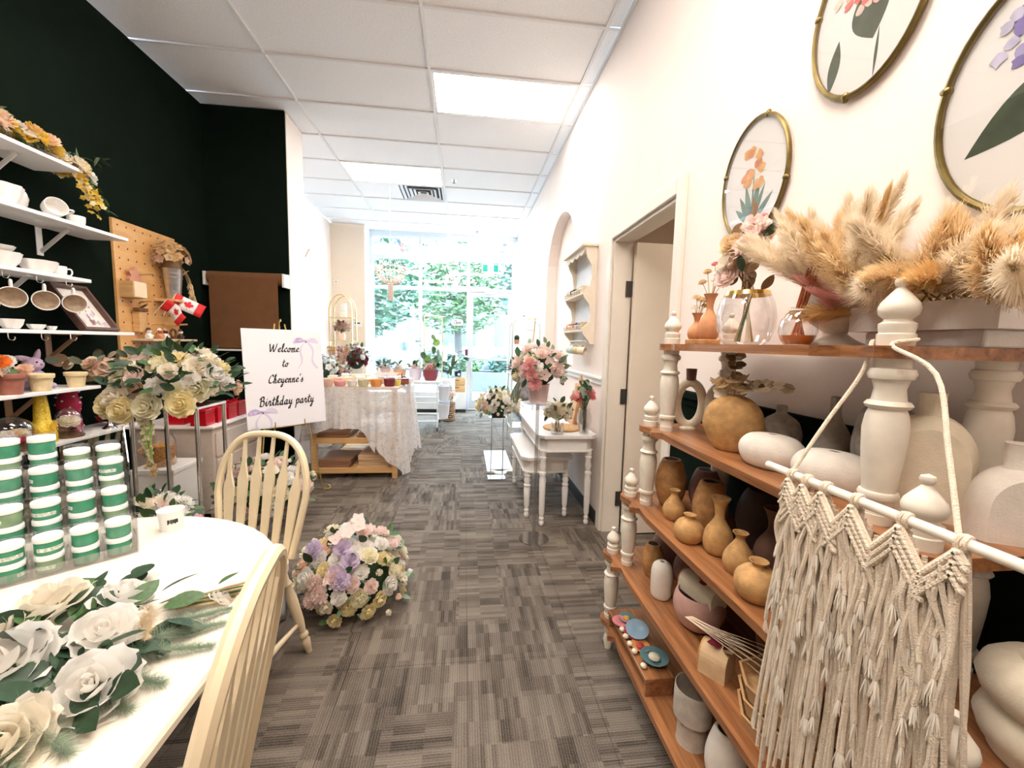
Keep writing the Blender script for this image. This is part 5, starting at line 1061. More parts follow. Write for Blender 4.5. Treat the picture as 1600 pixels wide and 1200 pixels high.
# ================================================================== PEGBOARD
PEGM = wood('peg_ply', (.60, .31, .10), (.72, .42, .17), scale=(6, 6, 14)); pg = thing('pegboard', 'plywood pegboard with round holes mounted on the dark wall', 'pegboard', (LX+.001, 3.48, 1.20))
MB().bbox(0, .02, -.305, .305, 0, .975, .003).build('board', PEGM, pg)
hb = MB()
for i in range(8):
    for j in range(13): hb.M = Matrix.Translation((.0206, -.265+.0757*i, .04+.0746*j)); hb.lathe([(0, 0), (.0065, 0)], 10, ax=(1, 0, 0), cap=False)
hb.M = Matrix(); hb.build('peg_holes', mat('hole_dark', (.05, .02, .01), .9), pg)['kind'] = 'stuff'
for (y, z, L) in ((-.14, .615, .13), (.16, .26, .15), (.0, .26, .1), (.19, .50, .10), (-.10, .42, .08)): MB().tube([(.015, y, z), (.02+L, y, z+.012)], .007, 8).build('peg', PINE, pg)
def on_peg(name, label, cat, y, z, x=.022): return thing(name, label, cat, (LX+x, 3.48+y, 1.20+z))
t = on_peg('wooden_flower', 'pink scalloped wooden flower hanging on a pegboard peg', 'ornament', -.17, .60)
b = MB(); b.M = Matrix.Rotation(PI/2, 4, 'Y'); b.prism([((.055+.012*math.cos(6*a))*math.cos(a), (.055+.012*math.cos(6*a))*math.sin(a)) for a in [2*PI*i/48 for i in range(48)]], .0, .03); b.build('petal_disc', mat('pink_wood', (.55, .28, .18), .7), t)
t = on_peg('wood_block', 'square wooden box mounted on the pegboard', 'box', -.225, .44); MB().bbox(0, .09, -.06, .06, 0, .115, .003).build('box', PINE, t); MB().bbox(.0905, .095, -.056, .056, .004, .111, .002).build('pale_face', mat('maple', (.78, .62, .42), .6), t)
t = on_peg('wood_bracket', 'small wooden hanger below the square box on the pegboard', 'hanger', -.16, .20); MB().bbox(0, .05, -.03, .03, 0, .15, .003).build('plate', PINE, t); MB().bbox(.02, .06, -.045, .045, .1505, .175, .003).build('cap', DKWOOD, t); MB().tube([(.03, 0, .17), (.08, 0, .20)], .008, 8).build('peg', DKWOOD, t)
GALV = mat('galvanised_steel', (.62, .63, .64), .3, .9, var=.15, vscale=25)
bkx = thing('metal_bucket', 'tall galvanised bucket on a pegboard shelf holding dried flowers', 'bucket', (-2.31, 3.60, 1.665)); MB().lathe([(0, 0), (.042, 0), (.044, .004), (.066, .235), (.070, .24), (.064, .24), (.042, .01), (0, .01)], 26).build('pail', GALV, bkx)
for z in (.06, .17, .20): MB().tube([((.046+.0925*z)*math.cos(a), (.046+.0925*z)*math.sin(a), z) for a in [2*PI*i/24 for i in range(24)]], .0018, 6, closed=True).build('rib', GALV, bkx)
ps2 = on_peg('peg_shelf', 'small wooden peg shelf under the galvanised bucket', 'shelf', .12, .443, .0215); MB().bbox(0, .16, -.09, .09, 0, .02, .003).build('board', PINE, ps2)
dh = thing('dried_hydrangea', 'tan dried hydrangea and wheat spilling from the galvanised bucket', 'dried flowers', (-2.31, 3.60, 1.665)); R = random.Random(41)
for i in range(95): d = Vector((R.uniform(-1, 1), R.uniform(-1, 1), R.uniform(-.2, 1))).normalized(); p = Vector((d.x*.10, d.y*.13, .315+d.z*.13)); p.x = max(p.x, -.075); bloom(dh, p, d, .034, R.choice(('tan', 'straw', 'tan', 'dust')), 'star', R)
MB().ball((0, 0, .27), .06, 10, 6, 1, 1, 1.3).build('core', LC['brown'], dh)
for i in range(7):
    e = Vector((.03+R.uniform(0, .05), .13+R.uniform(-.02, .05), R.uniform(-.02, .10))); pts = crom([(0, .03, .23), (.01, .09, .27), (e.x*.7, .12, .18), e], 4); MB().tube(pts, .0015, 4).build('stalk', DRYM, dh)
    for k in range(8): p = pts[-1-k//2]; o = link('wheat_grain', LONGL, dh, p, orient_y((R.uniform(-.4, .4), R.uniform(-.2, .4), -1), R.uniform(-2, 2)), PC['straw']); o.scale = (.05,)*3
RED = mat('flag_red', (.70, .015, .02), .6); FWH = mat('flag_white', (.85, .83, .82), .6)
MAPLE = [(0, 1), (.13, .72), (.33, .82), (.25, .40), (.52, .60), (.58, .45), (.90, .50), (.78, .22), (.92, .12), (.42, -.22), (.50, -.42), (.06, -.34), (.05, -.80)]
def flag(label, loc, rot, s, wav):
    t = thing('paper_flag', label, 'flag', loc, 0, 'small maple leaf flags on the pegboard'); t.rotation_euler = rot
    def pan(u0, u1, m, nm): 
        MB().sheet(lambda u, v: ((u0+(u1-u0)*u)*2*s, wav*math.sin((u0+(u1-u0)*u)*5)*s, v*s), 6, 3).build(nm, m, t, solid=.0008)
    pan(0, .25, RED, 'red_bar'); pan(.25, .75, FWH, 'white_field'); pan(.75, 1, RED, 'red_bar')
    pts = [(x, z) for x, z in MAPLE]+[(-x, z) for x, z in MAPLE[::-1] if x > 0]
    for sd in (-1, 1):
        b = MB(); b.add([((1+x*.36)*s, wav*math.sin((.5+x*.18)*5)*s+sd*.0009, (.5+z*.38)*s) for x, z in pts], [tuple(range(len(pts)))]); b.build('maple_leaf', RED, t)
    MB().tube([(0, 0, -s*.9), (0, 0, s*1.05)], .0028, 6).build('stick', mat('flag_stick', (.8, .7, .55), .5), t)
flag('small maple leaf flag spread open on a pegboard peg', (-2.30, 3.53, 1.62), (0, .45, .75), .105, .06)
flag('small maple leaf flag folded in on itself beside the open flag', (-2.31, 3.43, 1.585), (.15, .75, .1), .095, .35)
t = on_peg('peg_shelf', 'low wooden ledge with figurines along the pegboard bottom', 'shelf', .01, .135, .0215); MB().bbox(0, .15, -.22, .27, 0, .016, .003).build('board', mat('pale_ledge', (.66, .50, .34), .6), t)
def fig(label, y, cols):
    t = thing('figurine', label, 'figurine', (-2.33, 3.48+y, 1.352), 0, 'tiny figurines on the pegboard ledge'); ms = [mat('fig_%s' % c, {'w': (.8, .74, .66), 'b': (.06, .03, .02), 'r': (.4, .06, .03), 'o': (.55, .25, .1)}[c], .5) for c in cols]
    MB().lathe([(0, 0), (.022, 0), (.025, .015), (.018, .035), (.010, .042), (0, .042)], 14).build('body', ms[0], t); MB().ball((.004, 0, .055), .016, 12, 8).build('head', ms[1], t); MB().lathe([(.020, .064), (.014, .068), (.010, .08), (0, .083)], 12).build('hat', ms[2], t)
    for s in (-1, 1): MB().tube([(.005, s*.018, .032), (.018, s*.024, .018)], .005, 6).build('arm', ms[0], t)
for y, c, l in ((-.14, 'wwb', 'tiny white figurine with a black hat on the ledge'), (-.03, 'orw', 'tiny orange figurine with a white hat on the ledge'), (.03, 'wbo', 'tiny white figurine with a dark head on the ledge'), (.20, 'bwb', 'tiny dark figurine at the end of the ledge')): fig(l, y, c)
t = thing('wood_ring', 'dark wooden ring standing on the pegboard ledge', 'ornament', (-2.33, 3.60, 1.352)); MB().tube([(0, .032*math.cos(a), .042+.032*math.sin(a)) for a in [2*PI*i/24 for i in range(24)]], .010, 8, closed=True, up=(1, 0, 0)).build('ring', DKWOOD, t); MB().bbox(-.012, .012, -.02, .02, 0, .006, .002).build('foot', DKWOOD, t)

# ================================================================== KRAFT PAPER ROLL
KR = mat('kraft_paper', (.15, .062, .02), .85, var=.08, vscale=12); kr = thing('paper_roll', 'brown kraft paper roll in white brackets on the dark stub wall', 'paper roll', (-2.045, 4.26, 1.93))
MB().lathe([(.02, -.325), (.058, -.325), (.058, .325), (.02, .325)], 28, (0, -.08, 0), (1, 0, 0), cap=False).build('roll', KR, kr); MB().tube([(-.35, -.08, 0), (.35, -.08, 0)], .012, 10).build('spindle', WHITE, kr)
for s in (-1, 1): MB().bbox(s*.345-.012, s*.345+.012, -.13, -.001, -.075, .05, .004).build('bracket', WHITE, kr)
MB().bbox(-.30, .30, -.1395, -.1385, -.655, 0, .0002).build('hanging_sheet', KR, kr); MB().bbox(-.36, .36, -.012, -.001, .052, .062, .001).build('rail', WHITE, kr)
MB().bbox(-.37, .37, -.150, -.001, -.68, -.665, .002).build('cutter_bar', WHITE, kr)

# ================================================================== DRESSER, RED BOXES, FLOWER STAND
DRM = mat('grey_beige_paint', (.60, .50, .42), .5, var=.04); dr = thing('dresser', 'beige painted dresser with drawers beside the welcome sign', 'dresser', (-2.10, 3.50, 0))
MB().bbox(-.29, .26, -.31, .40, .05, .70, .004).build('body', DRM, dr); MB().bbox(-.30, .28, -.33, .42, .70, .72, .005).build('top', mat('dresser_top', (.80, .72, .66), .4), dr)
for k in range(3):
    d = MB().bbox(.2605, .272, -.28, .37, .48-.2*k, .66-.2*k, .004).build('drawer', DRM, dr); MB().tube(crom([(.272, -.02, .56-.2*k), (.295, 0, .555-.2*k), (.295, .09, .555-.2*k), (.272, .11, .56-.2*k)], 4), .006, 8).build('handle', DRM, d)
for x in (-.26, .23):
    for y in (-.28, .37): MB().lathe([(.018, 0), (.024, .05)], 10, (x, y, 0)).build('foot', DRM, dr)
RDB = mat('red_foil', (.45, .004, .012), .25, coat=.3)
for i, (x, y, w) in enumerate(((-1.93, 3.24, .055), (-1.925, 3.38, .058), (-1.93, 3.53, .060), (-1.93, 3.68, .058), (-2.12, 3.30, .06), (-2.12, 3.48, .06))):
    t = thing('red_gift_box', ('red foil box at the near dresser corner', 'red foil box next to the corner box', 'red foil box in the middle of the row', 'red foil box closest to the stub wall', 'red foil box behind the near corner box', 'red foil box behind the middle of the row')[i], 'box', (x, y, .72), 0, 'red boxes on the dresser'); MB().bbox(-w, w, -w, w, 0, .10, .004).build('box', RDB, t); MB().bbox(-w-.003, w+.003, -w-.003, w+.003, .1005, .125, .004).build('lid', RDB, t)
    for sx in (-1, 1): MB().tube(crom([(0, 0, .126), (.01, sx*.03, .145), (.0, sx*.035, .135), (0, 0, .126)], 4), .004, 6).build('bow_loop', RDB, t)
wbx = thing('white_box', 'plain white storage box in front of the dresser', 'box', (-2.02, 2.99, 0)); MB().bbox(-.13, .13, -.145, .145, 0, .47, .004).build('body', WHITE, wbx); MB().bbox(-.136, .136, -.151, .151, .4705, .50, .004).build('lid', WHITE, wbx)
pj_ = thing('potpourri_jar', 'glass jar of amber potpourri on the white box', 'jar', (-2.03, 2.96, .50)); MB().lathe([(0, 0), (.07, 0), (.078, .01), (.078, .17), (.065, .20), (.065, .215)], 26, cap=False).build('glass', GLASS, pj_); R = random.Random(3)
MB().lathe([(0, .006), (.070, .006), (.072, .14), (0, .15)], 20).build('filling', mat('amber_petals', (.45, .2, .04), .8, var=.5, vscale=60), pj_)
for i in range(26): a = R.uniform(0, 6); bloom(pj_, (.062*math.cos(a), .062*math.sin(a), R.uniform(.02, .15)), (math.cos(a), math.sin(a), .2), .016, R.choice(('gold', 'orange', 'dust', 'straw')), 'star', R)
fs = thing('flower_stand', 'silver column stand under the large rose arrangement', 'stand', (-1.60, 2.47, 0))
TUB = mat('mirror_tube', (.75, .72, .70), .15, .9)
for x, y in ((-.15, -.12), (.17, -.12), (-.15, .13), (.17, .13)): MB().tube([(x, y, 0), (x, y, .985)], .011, 12).build('column', TUB, fs)
b = MB()
for a in ((-.16, .18, -.13, -.11), (-.16, .18, .12, .14), (-.16, -.14, -.11, .12), (.16, .18, -.11, .12)): b.box(*a, .985, .998)
b.build('top_frame', TUB, fs); MB().box(-.14, .16, -.11, .12, .988, .992).build('top_plate', ACRYL, fs); b = MB()
for a in ((-.16, .18, -.13, -.11), (-.16, .18, .12, .14), (-.16, -.14, -.11, .12), (.16, .18, -.11, .12)): b.box(*a, 0, .012)
b.build('base_frame', TUB, fs)
fa = thing('rose_arrangement', 'large arrangement of cream and blush roses on the silver column stand', 'flower arrangement', (-1.60, 2.46, .998))
arrangement(fa, (0.02, 0, .125), .232, 42, .054, ('cream', 'lemon', 'cream', 'white', 'blush', 'yellow', 'white', 'lemon', 'peach'), ('rose', 'rose', 'peony', 'rose'), -.35, 150, ('dark', 'dark', 'mid'), (1.15, .9, .76), 15, .075, lout=1.2)
R = random.Random(8)
for (x, y, z, c) in ((-.20, -.17, .02, 'yellow'), (-.10, -.22, .0, 'yellow'), (.02, -.23, .02, 'lemon'), (.16, -.20, .03, 'yellow'), (-.15, -.19, .06, 'cream'), (.20, -.14, .10, 'lemon')): bloom(fa, (x, y, z), (x, -1, .15), .066, c, 'rosehi', R)
MB().lathe([(0, 0), (.07, 0), (.09, .08), (0, .08)], 18).build('foam_bowl', BLACKB, fa)
for i in range(3):
    pts = [(-.02+.02*i, -.20, .0), (-.015+.02*i, -.23, -.10), (-.015+.015*i, -.225, -.24-.05*i)]; MB().tube(crom(pts, 5), .004, 6).build('trailing_stem', LC['lime'], fa)
    for k in range(26): f = k/25; bloom(fa, (-.017+.017*i+R.uniform(-.012, .012), -.225+R.uniform(-.012, .012), -.01-f*(.23+.05*i)), (R.uniform(-1, 1), R.uniform(-1, 0), 0), .011, 'lemon' if k < 20 else 'straw', 'peony', R)
for nm, lb, loc, hh, rad, sd, cs in (('rose_urn', 'white and blush roses with green leaves on a low stand behind the oval table', (-1.52, 2.13, 0), .42, .15, 31, ('white', 'cream', 'blush', 'white', 'pink')), ('rose_urn', 'white rose arrangement standing on the floor in front of the easel', (-1.40, 3.02, 0), .25, .27, 33, ('white', 'white', 'cream', 'lemon', 'blush', 'blush'))):
    t = thing(nm, lb, 'flower arrangement', loc); MB().lathe([(0, 0), (.09, 0), (.09, .012), (.03, .03), (.025, hh*.6), (.07, hh*.85), (.085, hh), (.075, hh), (0, hh*.9)], 20).build('stand_bowl', mat('silver_bowl', (.6, .6, .62), .25, .8), t)
    arrangement(t, (0, 0, hh+.04), rad, 30 if rad < .2 else 46, .05, cs, ('rose', 'rose', 'bud', 'peony'), -.35, 70, ('dark', 'mid'), (1.15, 1, .85), sd, .07)

# ================================================================== LACE TABLE WITH WOODEN SHELVES
lt = thing('display_table', 'pine display table with two slatted lower shelves under a lace cloth', 'table', (-1.065, 4.09, 0))
for x in (-.385, .385):
    for y in (.025, 1.05): MB().bbox(x-.025, x+.025, y-.025, y+.025, 0, .90, .003).build('leg', PINE, lt)
for z in (.06, .36):
    MB().bbox(-.36, .36, .0, .028, z, z+.055, .003).build('front_rail', PINE, lt); MB().bbox(-.36, .36, 1.045, 1.07, z, z+.055, .003).build('rear_rail', PINE, lt)
    for k in range(8): MB().bbox(-.355, .355, .035+.127*k, .147+.127*k, z+.035, z+.05, .002).build('slat', PINE, lt)
MB().bbox(-.43, .43, -.02, 1.10, .90, .925, .004).build('table_top', PINE, lt)
def lace():
    m = bpy.data.materials.new('lace'); m.use_nodes = True; nt = m.node_tree; N = nt.nodes.new; L = nt.links.new; nt.nodes.clear(); out = N('ShaderNodeOutputMaterial'); mx = N('ShaderNodeMixShader'); tr = N('ShaderNodeBsdfTransparent'); df = N('ShaderNodeBsdfDiffuse'); tl = N('ShaderNodeBsdfTranslucent'); m2 = N('ShaderNodeMixShader')
    df.inputs[0].default_value = (.9, .87, .85, 1); tl.inputs[0].default_value = (.9, .86, .84, 1); m2.inputs[0].default_value = .35
    tc = N('ShaderNodeTexCoord'); v = N('ShaderNodeTexVoronoi'); v.inputs['Scale'].default_value = 70; n = N('ShaderNodeTexNoise'); n.inputs['Scale'].default_value = 26; n.inputs['Detail'].default_value = 5
    r = N('ShaderNodeValToRGB'); r.color_ramp.elements[0].position = .42; r.color_ramp.elements[1].position = .60; r.color_ramp.elements[0].color = (.62,)*3+(1,); r.color_ramp.elements[1].color = (.84,)*3+(1,)
    ad = N('ShaderNodeMath'); ad.operation = 'MULTIPLY_ADD'; ad.inputs[1].default_value = .45; L(tc.outputs['Object'], v.inputs['Vector']); L(tc.outputs['Object'], n.inputs['Vector']); L(v.outputs['Distance'], ad.inputs[0]); L(n.outputs['Fac'], ad.inputs[2]); 
    sb = N('ShaderNodeMath'); sb.operation = 'SUBTRACT'; sb.inputs[1].default_value = .12; L(ad.outputs[0], sb.inputs[0]); L(sb.outputs[0], r.inputs['Fac'])
    L(df.outputs[0], m2.inputs[1]); L(tl.outputs[0], m2.inputs[2]); L(r.outputs['Color'], mx.inputs[0]); L(tr.outputs[0], mx.inputs[1]); L(m2.outputs[0], mx.inputs[2]); L(mx.outputs[0], out.inputs[0]); return m
LACE = lace(); lc = thing('lace_cloth', 'sheer white lace cloth draped over the pine display table', 'tablecloth', (-1.065, 4.09, .926))
b = MB(); n = 120; per = []          # outline of the top, walked around; cloth hangs outside it
X0, X1, Y0, Y1 = -.435, .435, -.025, 1.105
seg = [(X0, Y1), (X0, Y0), (X1, Y0), (X1, Y1)]
def walk(s):
    Ls = [1.13, .87, 1.13]; t = s*sum(Ls)
    for k in range(3):
        if t <= Ls[k] or k == 2:
            a, c = seg[k], seg[k+1]; f = min(1, t/Ls[k]); nx, ny = ((-1, 0), (0, -1), (1, 0))[k]; return a[0]+(c[0]-a[0])*f, a[1]+(c[1]-a[1])*f, nx, ny, k, f
        t -= Ls[k]
def hem(s):
    x, y, nx, ny, k, f = walk(s)
    if k == 0: return .55-.0*f
    if k == 1: return .40+.10*(1-math.sin(min(1, f/.75)*PI))*(f < .75)*.8+(.0 if f < .6 else (f-.6)/.4*.48)
    return .88-.10*math.sin(f*PI)+.02*math.sin(f*40)
def cl(u, v):
    x, y, nx, ny, k, f = walk(u); dr = hem(u)*v; fold = .040*v*math.sin(u*80+2*math.sin(u*17))+.012*v*math.sin(u*230); out = .008+.05*v**1.3*(1 if k != 1 else .5)+fold
    cx_ = .06*v*max(0, 1-min(f, 1-f)*8) if k == 1 else 0
    return (x+nx*out+(cx_ if f > .5 else -cx_), y+ny*out-(cx_ if k == 2 and f < .1 else 0), -dr)
b.sheet(cl, 330, 16); b.build('drape', LACE, lc); MB().sheet(lambda u, v: (X0+(X1-X0)*u, Y0+(Y1-Y0)*v, .001), 6, 6).build('cloth_top', LACE, lc)
BRD = wood('cutting_board', (.20, .09, .045), (.32, .16, .08), scale=(4, 30, 30)); BRD2 = wood('pale_board', (.50, .30, .16), (.66, .44, .26), scale=(4, 30, 30))
def stack(x, y, z, n, w, d, h, m, where):
    for i in range(n):
        t = thing('wooden_tray', 'flat wooden board, %s in the stack %s' % (['lowest', 'second', 'third', 'fourth', 'fifth'][i], where), 'board', (x+.006*((i*7) % 3-1), y+.004*((i*5) % 3), z+i*(h+.001)), .02*((i*3) % 5-2), 'boards on the table shelves'); MB().bbox(-w, w, -d, d, 0, h, .004).build('board', m, t)
stack(-1.265, 4.31, .11, 3, .155, .20, .026, BRD, 'beneath the middle shelf rail'); stack(-.885, 4.31, .11, 5, .155, .20, .024, BRD2, 'of pale boards'); stack(-1.265, 4.31, .41, 2, .155, .20, .03, BRD, 'on the middle shelf beside the box'); stack(-.885, 4.31, .41, 2, .15, .20, .028, BRD, 'on the middle shelf by the cloth corner')
t = thing('small_box', 'small tan box on the dark boards of the middle shelf', 'box', (-1.20, 4.33, .472)); MB().bbox(-.06, .06, -.07, .07, 0, .06, .004).build('body', BRD2, t); MB().bbox(-.062, .062, -.072, .072, .0605, .072, .003).build('lid', BRD2, t)
# goods on the table
ZT = .929; R = random.Random(52)
def bowlpot(label, x, y, r_, h, m, fill=None, kind='bowl'):
    t = thing(kind, label, kind, (x, y, ZT), 0, 'small goods on the lace table'); MB().lathe([(0, 0), (r_*.8, 0), (r_*.95, h*.2), (r_, h), (r_*.9, h), (r_*.85, h*.75), (0, h*.7)], 20).build('body', m, t)
    if fill: MB().lathe([(0, h*.82), (r_*.7, h*.82), (r_*.88, h*.72)], 16, cap=False).build('filling', fill, t)
    return t
GZ = {k: mat('goods_'+k, c, .5, var=.12, vscale=30) for k, c in dict(cream=(.78, .66, .42), tan=(.75, .5, .34), pink=(.72, .32, .30), white=(.82, .78, .72), wine=(.18, .02, .03), orange=(.75, .3, .08), brown=(.25, .07, .04), yellow=(.75, .6, .12), grey=(.45, .45, .5), olive=(.60, .55, .35)).items()}
row = [(-1.45, 4.13, .062, .07, 'cream', 'olive', 'cream bowl at the sign end of the lace table'), (-1.325, 4.12, .060, .065, 'tan', 'pink', 'tan speckled candle bowl on the lace table edge'), (-1.20, 4.12, .055, .05, 'pink', 'white', 'pink dish with a white top on the lace table edge'), (-1.085, 4.12, .045, .055, 'white', 'brown', 'white pot with dark filling on the lace table edge'), (-.98, 4.12, .05, .065, 'olive', 'cream', 'pale green pot on the lace table edge'), (-.86, 4.13, .055, .068, 'orange', 'yellow', 'orange patterned pot beside the wine coloured jar'), (-.735, 4.15, .055, .075, 'wine', 'brown', 'wine coloured jar on the lace table edge'), (-.665, 4.22, .032, .06, 'yellow', 'yellow', 'small yellow candle beside the wine jar')]
for x, y, r_, h, a, c, l in row: bowlpot(l, x, y, r_, h, GZ[a], GZ[c])
t = thing('loaf_dish', 'dark red oblong dish at the corner of the lace table', 'dish', (-.66, 4.34, ZT), .3, 'small goods on the lace table'); MB().bbox(-.085, .085, -.04, .04, .0, .05, .012).build('body', GZ['brown'], t); MB().bbox(-.09, .09, -.045, .045, .0505, .062, .006).build('rim', GZ['wine'], t)
for i in range(14):
    x, y = -1.43+.115*(i % 7)+R.uniform(-.015, .015), 4.42+.26*(i//7)+R.uniform(-.03, .03); c = R.choice(('cream', 'white', 'tan', 'pink', 'white', 'grey')); l = 'small %s soap packet lying behind the bowls on the lace table, %s row' % ({'cream': 'cream', 'white': 'white', 'tan': 'tan', 'pink': 'pink', 'grey': 'grey'}[c], ('front', 'rear')[i//7])
    t = thing('soap_packet', l, 'packet', (x, y, ZT), R.uniform(-.4, .4), 'small goods on the lace table'); w, d, h = R.uniform(.035, .05), R.uniform(.03, .05), R.uniform(.05, .085); MB().bbox(-w, w, -d, d, 0, h, .008).build('wrapper', GZ[c], t); MB().bbox(-w*.6, w*.6, -d-.001, d+.001, h*.3, h*.7, .0004).build('paper_band', GZ[R.choice(('white', 'tan', 'orange'))], t)
for x, y, l in ((-.93, 4.62, 'tall white folded card standing on the lace table'), (-.80, 4.66, 'white star shaped paper on the lace table')):
    t = thing('paper_star', l, 'decoration', (x, y, ZT)); n = 10; p = [((.085 if i % 2 == 0 else .038)*math.sin(2*PI*i/n), .085*.83+(.085 if i % 2 == 0 else .038)*math.cos(2*PI*i/n)) for i in range(n)]; b = MB(); b.M = Matrix.Rotation(PI/2, 4, 'X'); b.prism(p, -.008, .008); b.build('star', GZ['white'], t); MB().bbox(-.03, .03, -.02, .02, 0, .008, .003).build('foot', GZ['white'], t)
t = thing('letter_ornament', 'small black letter b ornament on the lace table', 'ornament', (-.66, 4.62, ZT)); MB().bbox(-.03, -.018, -.006, .006, 0, .095, .002).tube([(.0+.026*math.cos(a), 0, .03+.026*math.sin(a)) for a in [2*PI*i/18 for i in range(18)]], .006, 8, closed=True, up=(0, 1, 0)).build('letter', INKD, t)
# ================================================================== NESTING TABLES ON THE RIGHT
NW = mat('nest_white', (.84, .80, .76), .4, var=.03)
def nest(label, x0, x1, y0, y1, z, hl):
    t = thing('side_table', label, 'table', ((x0+x1)/2, (y0+y1)/2, 0)); w, d = (x1-x0)/2, (y1-y0)/2; c = .05
    oc = lambda w, d, c: [(-w+c, -d), (w-c, -d), (w, -d+c), (w, d-c), (w-c, d), (-w+c, d), (-w, d-c), (-w, -d+c)]
    MB().prism(oc(w, d, c), z-.022, z).prism(oc(w-.012, d-.012, c), z-.032, z-.022).build('table_top', NW, t); MB().prism(oc(w-.03, d-.03, c), z-.12, z-.032).prism(oc(w-.02, d-.02, c), z-.128, z-.118).build('apron', NW, t)
    h = z-.12; P = [(.010, 0), (.018, .01), (.020, .03), (.013, .045), (.019, .055), (.019, .065), (.013, .075), (.021, .10), (.026, h*.62), (.020, h*.66), (.027, h*.685), (.027, h*.71), (.018, h*.73), (.027, h*.80), (.019, h*.87), (.027, h*.90), (.027, h*.915), (.02, h*.925), (.024, h*.94), (.024, h)]
    for sx in (-1, 1):
        for sy in (-1, 1): MB().lathe(P, 16, (sx*(w-.055), sy*(d-.055), 0)).build('leg', NW, t)
    return t
nest('taller white nesting table with turned legs against the wainscot', .545, 1.005, 2.885, 4.05, .71, .6)
nest('lower white nesting bench pulled out from under the taller table', .455, .875, 3.05, 3.95, .50, .4)
# glass vases and flowers on the taller table
def gvase(label, x, y, prof, name='glass_vase', z=.71): t = thing(name, label, 'vase', (x, y, z)); MB().lathe(prof, 24, cap=False).build('glass_body', GLASS, t); return t
wb_ = thing('wooden_board', 'round wooden board on the taller white table', 'board', (.79, 3.16, .71)); MB().lathe([(0, 0), (.15, 0), (.155, .006), (.15, .014), (0, .014)], 36).build('disc', TAN2, wb_)
gvase('low square glass vase holding cream roses', .705, 2.965, [(0, 0), (.045, 0), (.048, .004), (.048, .085), (.046, .085), (.044, .008), (0, .008)])
t = thing('rose_posy', 'posy of pale yellow and peach roses in the low glass vase', 'bouquet', (.705, 2.965, .71)); R = random.Random(61)
for i in range(6): MB().tube([(R.uniform(-.03, .03), R.uniform(-.03, .03), .012), (R.uniform(-.02, .02), R.uniform(-.02, .02), .12)], .003, 5).build('stem', LC['mid'], t)
arrangement(t, (0, 0, .16), .085, 15, .042, ('lemon', 'yellow', 'cream', 'cream', 'blush'), ('rose', 'peony'), -.3, 22, ('dark', 'mid'), (1.1, 1, .9), 62, .06)
gvase('tall rounded glass vase holding pink carnations', .915, 2.975, [(0, 0), (.035, 0), (.038, .01), (.058, .10), (.055, .14), (.040, .18), (.045, .195), (.042, .195), (.037, .18), (.05, .13), (.033, .012), (0, .01)])
t = thing('carnation_posy', 'pink carnations with eucalyptus in the tall rounded glass vase', 'bouquet', (.915, 2.975, .71)); 
for i in range(12): MB().tube([(R.uniform(-.02, .02), R.uniform(-.02, .02), .012), (R.uniform(-.015, .015), R.uniform(-.015, .015), .18), (R.uniform(-.06, .05), R.uniform(-.05, .05), .27)], .0025, 5).build('stem', LC['dark'], t)
for i in range(9): p = (R.choice((-.07, -.05, .06, .04))+R.uniform(-.02, .02), R.uniform(-.06, .05), .27+R.uniform(-.02, .05)); bloom(t, p, (p[0]*6, -.4, .8), .034, R.choice(('rosy', 'pink', 'pink')), 'peony', R)
for i in range(26): leaf(t, (R.uniform(-.03, .04), R.uniform(-.04, .04), .25+R.uniform(0, .13)), (R.uniform(-.6, .6), R.uniform(-.6, .6), .8), .05, R.choice(('dark', 'mid', 'sage')), EUCA, R)
wrt = thing('cutting_board', 'wooden cutting board leaning against the wall on the taller table', 'board', (.955, 3.42, .71)); wrt.rotation_euler = (0, .14, 0); MB().bbox(-.012, .012, -.11, .11, .004, .34, .006).bbox(-.010, .010, -.025, .025, .34, .42, .008).build('board', PINE, wrt)
wr2 = thing('cutting_board', 'second shorter cutting board leaning on the first', 'board', (.915, 3.36, .71)); wr2.rotation_euler = (0, .16, 0); MB().bbox(-.012, .012, -.10, .10, .004, .28, .006).build('board', TRAYW, wr2); MB().bbox(-.0125, .0125, -.02, .02, .282, .33, .004).build('grip', TRAYW, wr2)
# clear pedestal with pink bucket
st_ = thing('clear_pedestal', 'tall clear acrylic pedestal with a round foot on the carpet', 'pedestal', (.508, 2.735, 0))
MB().lathe([(0, 0), (.105, 0), (.108, .004), (.105, .009), (0, .009)], 36).build('foot', ACRYL, st_); MB().tube([(0, 0, .009), (0, 0, .975)], .012, 14).build('stem', glass_mat('acrylic_rod', (.9, .9, .9), .28), st_); MB().lathe([(0, .975), (.10, .975), (.10, .985), (0, .985)], 30).build('top_plate', ACRYL, st_)
bu = thing('pink_bucket', 'pale pink metal bucket on the clear pedestal', 'bucket', (.508, 2.735, .985)); MB().lathe([(0, 0), (.06, 0), (.075, .12), (.078, .125), (.07, .125), (.055, .008), (0, .008)], 26).build('pail', mat('pale_pink_metal', (.82, .62, .62), .35, .2), bu)
t = thing('pastel_bouquet', 'pastel bouquet of pink, grey and cream blooms in the pink bucket', 'bouquet', (.508, 2.735, .985)); arrangement(t, (.0, 0, .23), .165, 34, .046, ('white', 'cream', 'blush', 'grey', 'lemon', 'blush', 'white'), ('rose', 'peony', 'star', 'peony'), -.45, 50, ('mid', 'dark', 'pale'), (1.1, 1, 1.0), 66, .06)
for (x, z) in ((-.07, .20), (-.05, .14), (-.085, .26)): bloom(t, (x, -.145, z), (x*4, -1, .2), .045, 'pink', 'peony', R)
for i in range(10): leaf(t, (-.14+R.uniform(-.02, .02), R.uniform(-.08, .05), .12+R.uniform(-.03, .03)), (-.5, R.uniform(-.4, .2), -1), .11, 'sage', LONGL, R)
